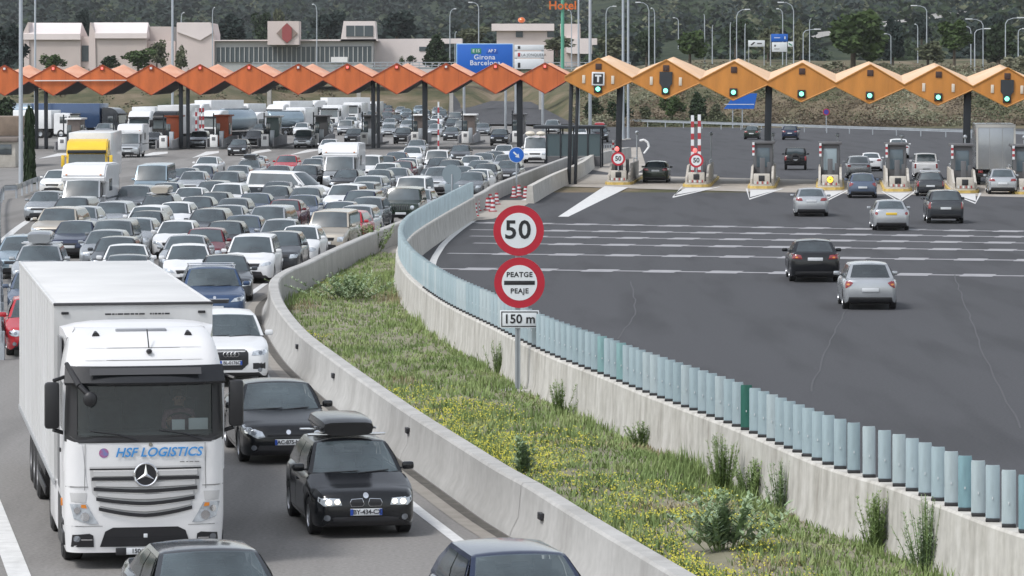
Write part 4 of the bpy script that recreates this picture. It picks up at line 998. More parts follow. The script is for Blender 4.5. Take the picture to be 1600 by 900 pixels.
    T.add('tow_cover', MB().rb(-.03, .03, -.075, -.06, .50, .56, .005).mesh('tow_cover', [M_signwhite]), lo)
    b2 = MB(); PJ([(-.64, .48), (.64, .48), (.63, .50), (-.63, .50)], off=.02, n=6, mb=b2); T.add('grille_bar', b2.mesh('grille_bar', [M_chromedark]), lo)
    for sx in (-1, 1):
        ho = [(sx*1.17, 1.22), (sx*.93, 1.22), (sx*.93, 1.06), (sx*.84, .86), (sx*.76, .76), (sx*.84, .74), (sx*1.08, .80), (sx*1.14, 1.0)]
        T.add('headlight_surround', PJ([(sx*1.16, 1.20), (sx*.90, 1.20), (sx*.92, 1.05), (sx*1.14, 1.06)], off=.008).mesh('headlight_surround', [offw]))
        hi = T.add('headlight', PJ([(sx*1.16, 1.03), (sx*.90, 1.03), (sx*.80, .85), (sx*.72, .72), (sx*.86, .72), (sx*1.10, .80)], off=.012).mesh('headlight', [M_head]))
        T.add('lamp_reflector', PJ(ell(sx*.93, .83, .07, .07), off=.022).mesh('lamp_reflector', [M_chrome]), hi)
        T.add('lamp_reflector', PJ(ell(sx*1.05, .93, .05, .05), off=.022).mesh('lamp_reflector', [M_chrome]), hi)
        T.add('indicator', PJ([(sx*.99, .97), (sx*.90, .96), (sx*.92, 1.02), (sx*.99, 1.02)], off=.020).mesh('indicator', [M_amber]), hi)
        fi = T.add('fog_light_housing', PJ([(sx*1.14, .36), (sx*.79, .36), (sx*.80, .54), (sx*.86, .57), (sx*1.12, .55)], off=.012).mesh('fog_light_housing', [M_black]))
        T.add('fog_light', PJ(ell(sx*1.05, .49, .055, .05), off=.022).mesh('fog_light', [M_headd]), fi)
        T.add('daytime_light', PJ(rect(sx*.90, .475, .17, .02), off=.022).mesh('daytime_light', [M_chrome]), fi)
        # crease panels beside the grille
        T.add('corner_panel', PJ([(sx*.90, 1.30), (sx*1.20, 1.30), (sx*1.20, 2.02), (sx*.97, 1.94)], off=.010, n=5).mesh('corner_panel', [white]))
        T.add('panel_seam', PJ([(sx*.88, 1.285), (sx*1.22, 1.285), (sx*1.22, 1.297), (sx*.88, 1.297)], off=.014, n=5, rings=(1, .5)).mesh('panel_seam', [mat('seam_grey', (.22, .22, .22), .6)]))
        # mirrors
        mi_ = T.add('wing_mirror', MB().rb(min(sx*1.31, sx*1.54), max(sx*1.31, sx*1.54), .12, .26, 2.18, 2.90, .05).mesh('wing_mirror', [M_trim], 30))
        T.add('mirror_arm', MB().tube([(sx*1.18, .35, 2.98), (sx*1.40, .22, 2.92)], .03, 6).tube([(sx*1.18, .35, 2.08), (sx*1.40, .22, 2.16)], .035, 6).mesh('mirror_arm', [M_trim]), mi_)
        T.add('side_window', MB().bx(sx*(hw+.004)-.002, sx*(hw+.004)+.002, .42, 1.35, 2.12, 2.85).mesh('side_window', [M_glassS]))
        T.add('door_pillar', MB().rb(min(sx*1.19, sx*1.25), max(sx*1.19, sx*1.25), .26, .40, 1.5, 2.86, .02).mesh('door_pillar', [white]))
        T.add('door_step', MB().rb(min(sx*1.16, sx*1.25), max(sx*1.16, sx*1.25), .42, .95, .35, .55, .02).rb(min(sx*1.16, sx*1.25), max(sx*1.16, sx*1.25), .42, .95, .66, .74, .02).mesh('door_step', [M_trim]))
        T.add('side_marker', MB().rb(min(sx*1.23, sx*1.262), max(sx*1.23, sx*1.262), .70, .78, .93, 1.05, .01).mesh('side_marker', [M_amber]))
    s_ = MB()
    for z in (3.22, 3.40): PJ([(-1.12, z-.006), (1.12, z-.006), (1.12, z+.006), (-1.12, z+.006)], off=.004, n=10, rings=(1, .5), mb=s_)
    T.add('roof_seam', s_.mesh('roof_seam', [mat('seam_grey', (.22, .22, .22), .6)]), cab)
    for sx in (-1, 1):
        s_ = MB(); PJ([(sx*.66, .68), (sx*1.2, .68), (sx*1.2, .69), (sx*.66, .69)], off=.006, n=8, rings=(1, .5), mb=s_); PJ([(sx*.93, 1.24), (sx*.94, 1.24), (sx*.93, 1.95), (sx*.92, 1.95)], off=.014, n=8, rings=(1, .5), mb=s_)
        T.add('bumper_seam', s_.mesh('bumper_seam', [mat('seam_grey', (.22, .22, .22), .6)]), cab)
        T.add('door_handle', MB().rb(min(sx*1.235, sx*1.26), max(sx*1.235, sx*1.26), 1.15, 1.35, 1.72, 1.78, .01).mesh('door_handle', [M_trim]), cab)
    T.add('camera_arm', MB().tube([(-1.20, .25, 3.18), (-1.02, -.10, 2.86), (-.90, -.16, 2.74)], [.035, .05, .045], 8).sphere((-.86, -.18, 2.66), (.11, .06, .12), 10, 8).mesh('kerb_mirror', [M_trim]))
    pi = T.add('number_plate', MB().rb(-.36, .04, -.085, -.06, .245, .345, .006).mesh('number_plate', [M_plate]))
    T.add('plate_lettering', text_mesh('15045', .095, .002, 0, .002, M_ink, 1.0), pi, (-.10, -.088, .295), rot=(R(90), 0, 0))
    T.add('plate_holder', MB().rb(-.46, -.30, -.092, -.06, .24, .35, .006).mesh('plate_holder', [M_black]), pi)
    # wheels
    tm = MB().lathe([(-.16, .28), (-.16, .46), (-.12, .515), (.12, .515), (.16, .46), (.16, .28)], 28).mesh('wheel', [M_tyre])
    rm = MB(); rm.lathe([(.155, .30), (.155, .26), (.03, .24), (.03, .12), (.12, .10), (.12, 0)], 20); rm.lathe([(-.155, .30), (-.155, .26), (-.03, .24), (-.03, .12), (-.12, .10), (-.12, 0)], 20); rm = rm.mesh('rim', [mat('steel_rim', (.35, .35, .36), .4, .6)])
    for y, xs in ((1.42, (-1.05, 1.05)), (5.1, (-1.04, -.70, .70, 1.04)), (9.85, (-1.05, 1.05)), (11.15, (-1.05, 1.05)), (12.45, (-1.05, 1.05))):
        for x in xs:
            i = T.add('wheel', tm, loc=(x, y, .515)); T.add('rim', rm, i)
    T.add('chassis', MB().bx(-.42, -.30, .6, 6.2, .72, 1.0).bx(.30, .42, .6, 6.2, .72, 1.0).bx(-.9, .9, .5, 2.0, .45, .9).bx(-.35, .35, 5, 15.4, .9, 1.12).mesh('chassis', [M_under]))
    T.add('fuel_tank', MB().rb(-1.2, -.55, 2.5, 4.3, .45, 1.05, .08).mesh('fuel_tank', [M_under])); T.add('fuel_tank', MB().rb(.55, 1.2, 2.5, 4.3, .45, 1.05, .08).mesh('fuel_tank', [M_under]))
    T.add('side_skirt', MB().rb(-1.235, -1.2, 2.1, 4.5, .38, 1.15, .02).mesh('side_skirt', [white])); T.add('side_skirt', MB().rb(1.2, 1.235, 2.1, 4.5, .38, 1.15, .02).mesh('side_skirt', [white]))
    T.add('mudguard', MB().rb(-1.23, -.5, 4.45, 5.75, 1.08, 1.12, .02).rb(.5, 1.23, 4.45, 5.75, 1.08, 1.12, .02).mesh('mudguard', [M_trim]))
    # trailer box with subtle vertical ribs and roof
    y0, y1 = 2.55, 16.1; tw = mat('trailer_white', (.68, .685, .69), .45, col2=(.52, .52, .51), vscale=.9, stretch=(1, 3, .22), detail=7); tr = mat('trailer_roof', (.66, .66, .65), .6, col2=(.56, .56, .55), vscale=.6, detail=6)
    tb = MB(); tb.bx(-1.275, 1.275, y0, y1, 1.12, 3.94)
    ti = T.add('trailer_box', tb.mesh('trailer_box', [tw], None))
    T.add('trailer_roof', MB().rb(-1.24, 1.24, y0+.06, y1-.06, 3.93, 3.955, .01).mesh('trailer_roof', [tr]), ti)
    T.add('roof_edge', MB().rb(-1.285, -1.235, y0, y1, 3.90, 3.965, .01).rb(1.235, 1.285, y0, y1, 3.90, 3.965, .01).mesh('roof_edge', [tw]), ti)
    T.add('front_header', MB().rb(-1.285, 1.285, y0-.03, y0+.02, 3.93, 3.975, .01).mesh('front_header', [mat('header_dark', (.05, .05, .055), .5)]), ti)
    for k in range(22):
        y = y0+.3+k*.61
        T.add('side_rib', MB().bx(-1.283, -1.274, y, y+.035, 1.16, 3.90).bx(1.274, 1.283, y, y+.035, 1.16, 3.90).mesh('side_rib', [tw]), ti) if k < 22 else None
    T.add('bottom_rail', MB().rb(-1.29, -1.25, y0, y1, 1.05, 1.16, .01).rb(1.25, 1.29, y0, y1, 1.05, 1.16, .01).mesh('bottom_rail', [mat('rail_grey', (.35, .36, .37), .5)]), ti)
    hl = MB(); xx = -.46
    for wd_ in (.10, .04, .02, .09, .09, .06, .05, .09, 0, .03, .02, .04, .05, .03, .08):
        if wd_: hl.bx(xx, xx+wd_, y0-.036, y0-.028, 3.775, 3.80)
        xx += wd_+(.014 if wd_ else .07)
    T.add('header_lettering', hl.mesh('header_lettering', [M_ink], None), ti)
    for x in (-1.1, 1.1): T.add('marker_lamp', MB().rb(x-.06, x+.06, y0-.03, y0+.01, 3.79, 3.83, .01).mesh('marker_lamp', [M_black]), ti)
    for sx in (-1, 1): T.add('side_guard', MB().rb(min(sx*1.2, sx*1.24), max(sx*1.2, sx*1.24), 6.4, 9.1, .45, .60, .02).rb(min(sx*1.2, sx*1.24), max(sx*1.2, sx*1.24), 6.4, 9.1, .78, .92, .02).mesh('side_guard', [M_trim]))
    # underride lamp bracket seen at left
    T.add('trailer_leg', MB().rb(-.9, -.75, 5.9, 6.05, .3, 1.1, .02).rb(.75, .9, 5.9, 6.05, .3, 1.1, .02).mesh('trailer_leg', [M_under]))
    r = T.spawn('articulated_lorry', (X, Y, 0), R(9.9), None, .972, 'white articulated lorry with HSF LOGISTICS lettering and star emblem leading the jam', 'lorry')
    return r
def person_driver(root):
    # one continuous skinned figure, seated behind the wheel, hands on it
    B = [(0, 1.00, 1.72, .17, .13), (0, .98, 1.95, .17, .12), (0, .97, 2.18, .19, .12), (0, .97, 2.34, .15, .10), (0, .95, 2.40, .065, .06), (0, .93, 2.47, .08, .085), (0, .92, 2.55, .092, .10), (0, .93, 2.63, .075, .08)]
    vs = [(x, y, z) for x, y, z, a, b in B]; rs = [(a, b) for x, y, z, a, b in B]; es = [(i, i+1) for i in range(len(B)-1)]
    for sx in (-1, 1):
        k = len(vs); vs += [(sx*.19, .96, 2.33), (sx*.24, .86, 2.14), (sx*.22, .70, 2.08), (sx*.19, .60, 2.18), (sx*.18, .56, 2.24)]; rs += [(.07, .07), (.055, .055), (.045, .045), (.035, .03), (.035, .02)]
        es += [(3, k), (k, k+1), (k+1, k+2), (k+2, k+3), (k+3, k+4)]
        for f, (dx, dz) in enumerate(((-.03, .03), (-.01, .045), (.012, .045), (.03, .03), (-.05, .0))):
            m = len(vs); vs += [(sx*.18+dx, .54, 2.24+dz), (sx*.18+dx, .58, 2.24+dz*1.6)]; rs += [(.010, .010), (.008, .008)]; es += [(k+4, m), (m, m+1)]
        m = len(vs); vs += [(sx*.12, .95, 1.72), (sx*.14, .65, 1.78)]; rs += [(.09, .09), (.08, .08)]; es += [(0, m), (m, m+1)]
    me = bpy.data.meshes.new('person'); me.from_pydata([(x+.6, y, z) for x, y, z in vs], es, [])
    o = bpy.data.objects.new('person', me); COL.objects.link(o); o.modifiers.new('s', 'SKIN'); sm = o.modifiers.new('d', 'SUBSURF'); sm.levels = sm.render_levels = 1
    for v_, r_ in zip(me.skin_vertices[0].data, rs): v_.radius = r_
    me.skin_vertices[0].data[0].use_root = True
    dg = bpy.context.evaluated_depsgraph_get(); m2 = bpy.data.meshes.new_from_object(o.evaluated_get(dg)); bpy.data.objects.remove(o)
    skin = mat('skin', (.52, .30, .22), .55); shirt = mat('pink_checked_shirt', (.42, .22, .26), .8, var=.3, vscale=14)
    m2.materials.clear(); m2.materials.append(skin); m2.materials.append(shirt)
    for p in m2.polygons:
        c_ = p.center; p.material_index = 1 if (c_.z < 2.40 and c_.y > .64) else 0; p.use_smooth = True
    pr = link('person', m2); pr.matrix_world = root.matrix_world
    pr.location = root.location; pr.rotation_euler = root.rotation_euler; pr.scale = root.scale
    tag(pr, 'driver in a pinkish shirt seated at the wheel of the white lorry', 'person')
    H = MB(); H.sphere((.6, .955, 2.625), (.10, .105, .08), 12, 8); H.build('hair', [mat('hair_brown', (.04, .025, .018), .8)], pr)
    E = MB(); E.sphere((.565, .838, 2.565), .012, 6, 4); E.build('eye', [M_black], pr); E = MB(); E.sphere((.635, .838, 2.565), .012, 6, 4); E.build('eye', [M_black], pr)
    MB().sphere((.6, .822, 2.535), (.014, .02, .026), 8, 5).build('nose', [skin], pr); MB().sphere((.6, .84, 2.49), (.028, .008, .006), 8, 4).build('mouth', [mat('lip', (.30, .10, .09), .6)], pr)
    for sx in (-1, 1): MB().sphere((.6+sx*.092, .93, 2.55), (.012, .022, .032), 8, 5).build('ear', [skin], pr)
TR = hero_truck(); person_driver(TR)

# ------------------------------------------------------------------ simple lorries, motorhomes and caravans
def lorry(kind, cabc, boxc, L=10., boxh=3.8, w_=2.5, rear=False, tank=False):
    T = Tmpl(); cm = paint(cabc) if cabc in _pc else cabc; bm = paint(boxc) if boxc in _pc else boxc; hw = w_/2
    B = MB(); prof = [(0, .45), (0, 1.5), (.10, 2.7), (.35, 3.05 if kind != 'low' else 2.6), (.9, 3.35 if kind != 'low' else 2.75), (2.1, 3.4 if kind != 'low' else 2.8), (2.1, .45)]
    B.prism([(a, b) for a, b in prof], -hw+.03, hw-.03, 'x'); 
    b = bmesh.new(); me = B.mesh('cab', [cm], None); b.from_mesh(me); bmesh.ops.recalc_face_normals(b, faces=b.faces); bmesh.ops.bevel(b, geom=[e for e in b.edges], offset=.08, segments=2, affect='EDGES'); b.to_mesh(me); b.free()
    for m_ in me.polygons: m_.use_smooth = True
    me.set_sharp_from_angle(angle=R(40)); T.add('cab', me)
    T.add('windscreen', MB().add([(-hw+.14, .055, 1.62), (hw-.14, .055, 1.62), (hw-.18, .085, 2.5), (-hw+.18, .085, 2.5)], [(0, 1, 2, 3)]).add([(-hw+.14, -.012, 1.62), (hw-.14, -.012, 1.62), (hw-.18, .062, 2.5), (-hw+.18, .062, 2.5)], [(0, 1, 2, 3)]).mesh('windscreen', [M_glassF]))
    T.add('sun_visor', MB().rb(-hw+.1, hw-.1, -.10, .14, 2.55, 2.75, .03).mesh('sun_visor', [M_chromedark]))
    T.add('grille', MB().rb(-.75, .75, -.03, .02, .85, 1.42, .02).mesh('grille', [M_black])); T.add('bumper', MB().rb(-hw, hw, -.05, .4, .35, .72, .05).mesh('bumper', [paint('grey') if cabc != 'yellow' else M_trim]))
    for sx in (-1, 1):
        T.add('headlight', MB().rb(min(sx*.78, sx*1.12), max(sx*.78, sx*1.12), -.04, .02, .80, .98, .02).mesh('headlight', [M_head]))
        T.add('side_window', MB().rb(sx*(hw-.028)-.006, sx*(hw-.028)+.006, .5, 1.35, 1.65, 2.4, .004).mesh('side_window', [M_glassS]))
        T.add('wing_mirror', MB().rb(min(sx*(hw+.08), sx*(hw+.28)), max(sx*(hw+.08), sx*(hw+.28)), .05, .16, 1.75, 2.45, .03).bx(min(sx*(hw-.1), sx*(hw+.15)), max(sx*(hw-.1), sx*(hw+.15)), .09, .12, 2.36, 2.4).mesh('wing_mirror', [M_trim if cabc != 'yellow' else cm]))
    T.add('number_plate', MB().rb(-.26, .26, -.07, -.04, .42, .53, .005).mesh('number_plate', [M_plate]))
    y0 = 2.35; y1 = L
    if tank:
        t = MB(); t.lathe([(y0, 0), (y0, .75), (y0+.18, 1.08), (y0+.3, 1.15), (y1-.3, 1.15), (y1-.18, 1.08), (y1, .75), (y1, 0)], 22, axis='y'); t.v = [(a, b_, c_+2.35) for a, b_, c_ in t.v]
        T.add('tank', t.mesh('tank', [bm], 40)); T.add('catwalk', MB().rb(-.3, .3, y0+.4, y1-.4, 3.48, 3.58, .02).mesh('catwalk', [M_steel]))
    else:
        tb = T.add('cargo_box', MB().rb(-hw-.02, hw+.02, y0, y1, 1.05, boxh, .04).mesh('cargo_box', [bm]))
        for x in (-.42, .42) if rear else ():
            T.add('door_seam', MB().bx(x-.012, x+.012, y1+.001, y1+.008, 1.15, boxh-.25).mesh('door_seam', [mat('seam_grey', (.22, .22, .22), .6)]), tb)
        if rear: T.add('door_frame', MB().bx(-hw-.02, hw+.02, y1+.001, y1+.03, boxh-.22, boxh-.01).bx(-hw-.02, -hw+.10, y1+.001, y1+.03, 1.08, boxh-.23).bx(hw-.10, hw+.02, y1+.001, y1+.03, 1.08, boxh-.23).mesh('door_frame', [mat('frame_beige', (.46, .45, .42), .6)]), tb)
    T.add('chassis', MB().bx(-.45, .45, 1.5, y1-.1, .65, 1.04).mesh('chassis', [M_under]))
    if rear: T.add('rear_bumper', MB().rb(-hw+.05, hw-.05, y1-.12, y1+.0, .55, .80, .02).mesh('rear_bumper', [M_trim])); [T.add('tail_light', MB().rb(min(sx*.85, sx*1.15), max(sx*.85, sx*1.15), y1-.02, y1+.03, .82, .98, .02).mesh('tail_light', [M_tail])) for sx in (-1, 1)]
    tm = MB().lathe([(-.15, .25), (-.15, .44), (-.11, .5), (.11, .5), (.15, .44), (.15, .25)], 16).mesh('wheel', [M_tyre]); rm = MB().lathe([(.12, .27), (.05, .2), (.05, 0)], 12).lathe([(-.12, .27), (-.05, .2), (-.05, 0)], 12).mesh('rim', [M_steel])
    for y in [1.2, y1-2.0, y1-3.3] + ([4.6] if L > 12 else []):
        for x in (-hw+.17, hw-.17):
            i = T.add('wheel', tm, loc=(x, y, .5)); T.add('rim', rm, i)
    T.L = L; return T
def motorhome(overcab=True, w_=2.2, h=2.85, L=6.4):
    T = build_car('bigvan', vr=0); T.p = [q for q in T.p if q[0] not in ('rear_window', 'side_window', 'tail_light', 'rear_plate', 'rear_bumper')]
    wm = paint('white'); hw = w_/2; L0 = T.L/2
    b = MB(); prof = [(-.98, 1.95), (-1.02, 2.25), (-.75, h-.25), (-.3, h), (L-L0-.1, h), (L-L0, h-.15), (L-L0, .5), (-.5, .5), (-.5, 1.95)]
    b.prism(prof, -hw, hw, 'x'); me = b.mesh('living_body', [wm], None); q = bmesh.new(); q.from_mesh(me); bmesh.ops.recalc_face_normals(q, faces=q.faces); bmesh.ops.bevel(q, geom=[e for e in q.edges], offset=.07, segments=2, affect='EDGES'); q.to_mesh(me); q.free()
    for p_ in me.polygons: p_.use_smooth = True
    me.set_sharp_from_angle(angle=R(40)); i = T.add('living_body', me)
    for sx in (-1, 1): T.add('side_window', MB().rb(sx*(hw+.004)-.008, sx*(hw+.004)+.008, .3, 1.3, 1.5, 2.1, .005).mesh('side_window', [M_glassS]), i)
    T.add('body_stripe', MB().bx(-hw-.003, hw+.003, -.45, L-L0-.1, 1.10, 1.2).mesh('body_stripe', [paint('grey')]), i)
    T.add('clearance_lamp', MB().rb(-.9, -.8, -1.0, -.93, 2.3, 2.36, .01).rb(.8, .9, -1.0, -.93, 2.3, 2.36, .01).mesh('clearance_lamp', [M_amber]), i)
    T.kind = 'motorhome'; T.L = L; return T
# ------------------------------------------------------------------ toll canopies
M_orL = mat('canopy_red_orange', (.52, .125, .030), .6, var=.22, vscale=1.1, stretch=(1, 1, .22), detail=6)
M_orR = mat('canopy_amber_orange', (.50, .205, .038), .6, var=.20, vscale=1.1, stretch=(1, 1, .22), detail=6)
M_rfL = mat('roof_pale_salmon', (.60, .27, .16), .7, col2=(.66, .38, .26), vscale=.5)  # left roof planes, paler than the orange-red fascia
M_rfR = mat('roof_pale_peach', (.66, .42, .24), .7, col2=(.72, .52, .36), vscale=.5)  # right roof planes, paler than the amber fascia
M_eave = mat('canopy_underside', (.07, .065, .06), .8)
M_edgeL = mat('edge_red', (.30, .05, .015), .6); M_edgeR = mat('edge_ochre', (.45, .20, .04), .6)
M_greenon = mat('green_light', (.1, .8, .5), .4, emit=(.22, 1, .62), es=1.7)
M_redon = mat('red_light', (.8, .1, .1), .4, emit=(1, .16, .14), es=1.1)
M_darkpanel = mat('display_panel', (.025, .03, .036), .5)
def module(root, cx, y, zt, zv, zu, zb, pitch, depth, rise, mf, mr, me_, dip=.75):
    """one bay: diamond fascia, folded roof behind it and dark soffit. zt apex, zv roof valley, zu soffit peak, zb lower tip"""
    h = pitch/2
    F = MB(); pl_ = [(-h, zv), (0, zt), (h, zv), (h, zu), (0, zb), (-h, zu)]
    F.prism(pl_, -.10, .10, 'y')
    fo = F.build('fascia', [mf], root, None, (cx, y, 0))
    T_ = MB(); 
    for s in (-1, 1):      # folded edge trims along the diamond
        T_.tube([(s*h, -.12, zv), (0, -.12, zt)], .05, 5); T_.tube([(s*h, -.12, zu), (0, -.12, zb)], .05, 5)
    T_.build('fascia_trim', [me_], fo)
    for k in range(1, 8):
        x = -h+pitch*k/8; t = 1-abs(x)/h; z1 = zv+(zt-zv)*t-.06; z0 = zu+(zb-zu)*t+.06
        if k % 2 == 0 and k != 4: MB().bx(x-.010, x+.010, -.104, -.1, z0, z1).build('panel_joint', [me_], fo)
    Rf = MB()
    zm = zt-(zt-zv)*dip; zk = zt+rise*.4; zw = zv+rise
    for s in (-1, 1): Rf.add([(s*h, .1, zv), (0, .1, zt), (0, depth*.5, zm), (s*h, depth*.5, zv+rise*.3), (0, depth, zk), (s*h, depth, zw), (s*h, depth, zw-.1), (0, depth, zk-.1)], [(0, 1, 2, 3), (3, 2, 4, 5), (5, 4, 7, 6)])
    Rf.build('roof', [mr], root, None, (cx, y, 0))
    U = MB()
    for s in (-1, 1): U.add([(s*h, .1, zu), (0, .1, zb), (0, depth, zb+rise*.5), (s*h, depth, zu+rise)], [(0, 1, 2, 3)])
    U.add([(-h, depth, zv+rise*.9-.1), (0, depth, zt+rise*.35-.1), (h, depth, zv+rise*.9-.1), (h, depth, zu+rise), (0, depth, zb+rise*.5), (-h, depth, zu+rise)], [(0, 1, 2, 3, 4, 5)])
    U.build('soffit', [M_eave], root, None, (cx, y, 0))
    return fo
# left (orange-red) canopy
aL = R(-2.9); DL = 352.; sL = FPX/DL
rl = empty('toll_canopy', (0, 0, 0), 0, 'long folded orange red toll canopy of eleven diamond bays over the crowded booths', 'toll canopy')
ZL = lambda py: CAMH-(py-HOR)*DL/FPX
p0 = Vector(((8-800)/sL, DL, 0)); uL = Vector((math.cos(aL), math.sin(aL), 0)); pitchL = 76.8/sL
rl.location = (p0.x, p0.y, 0); rl.rotation_euler = (0, R(-.25), aL)
ux = pitchL
for k in range(-1, 12):
    dz = 0
    fo = module(rl, ux*k, 0, ZL(102), ZL(123), ZL(127), ZL(149.5), pitchL, 13, .15, M_orL, M_rfL, M_edgeL)
    li = MB().rb(-.20, .20, -.22, -.11, ZL(107.5)-.22, ZL(107.5)+.22, .03).build('lane_lamp', [M_edgeL], fo)
    MB().rb(-.10, .10, -.24, -.225, ZL(107.5)-.10, ZL(107.5)+.10, .02).build('lamp_lens', [M_redon if k % 3 else M_signwhite], li)
MB().rb(.62*ux, 2.5*ux, -.35, -.18, ZL(127.3), ZL(125.5), .02).build('gantry_rail', [mat('rail_pale', (.62, .58, .54), .5)], rl)
def lx(px, y=0): return (px-8)/76.8*ux
for px, w_ in ((53, .16), (68, .16), (281, .18), (292, .16), (583, .18), (591, .14), (664, .24), (812, .28)):
    z1 = ZL(126)
    MB().rb(lx(px)-w_, lx(px)+w_, 1.4, 1.8, 0, z1 if True else 0, .03).build('column', [M_darksteel], rl)
# right (amber) canopy
aR = R(-4.9); DR = 243.; sR = FPX/DR; ZR = lambda py: CAMH-(py-HOR)*DR/FPX
rr = empty('toll_canopy', ((931-800)/sR, DR, 0), 0, 'amber orange folded toll canopy of larger diamond bays with green lights over the free lanes', 'toll canopy')
rr.rotation_euler = (0, R(1.35), aR); pitchR = 104.6/sR*1.01
def signlight(fo, z):
    b = MB().rb(-.26, .26, -.20, -.11, z-.26, z+.26, .03).build('signal_box', [M_black], fo)
    MB().cyl((0, -.205, z), (0, -.215, z), .15, n=16).build('green_lamp', [M_greenon], b)
for k in range(-0, 8):
    fo = module(rr, pitchR*k, 0, ZR(91), ZR(121), ZR(126), ZR(151.5), pitchR, 11., .60, M_orR, M_rfR, M_edgeR, .45)
    MB().rb(-.20, .20, -.16, -.11, ZR(104)-.2, ZR(104)+.2, .02).build('camera_box', [mat('box_brown', (.05, .025, .02), .6)], fo)
    signlight(fo, ZR(139))
    if k in (0, 1, 5, 6):
        for s in (-1, 1): MB().rb(s*.95-.10, s*.95+.10, -.15, -.11, ZR(124)-.28, ZR(124)+.26, .02).build('tube_light', [mat('tube_pale', (.62, .55, .45), .4)], fo)
    if k == 0:
        t = MB().rb(-.42, .42, -.24, -.12, ZR(123)-.44, ZR(123)+.44, .03).build('lane_sign', [M_signwhite], fo)
        MB().bx(-.32, .32, -.25, -.242, ZR(123)-.34, ZR(123)+.34).build('sign_face', [M_black], t); text('T', .60, M_signwhite, t, (0, -.256, ZR(123)), off=.035)
    if k in (1, 6):
        z = ZR(122); MB().prism([(-.42, z+.52), (.42, z+.52), (.42, z-.25), (.2, z-.52), (-.2, z-.52), (-.42, z-.25)], -.22, -.12, 'y').build('display_panel', [M_darkpanel], fo)
def rx(px): return (px-931)/104.6*pitchR
for px, w_ in ((887, .12), (897, .10), (963, .20), (1194, .22), (1500, .24)):
    z1 = ZR(125.5)
    MB().rb(rx(px)-w_, rx(px)+w_, 1.2, 1.6, -1.2 if px > 1100 else -.1, z1, .03).build('column', [M_darksteel], rr)

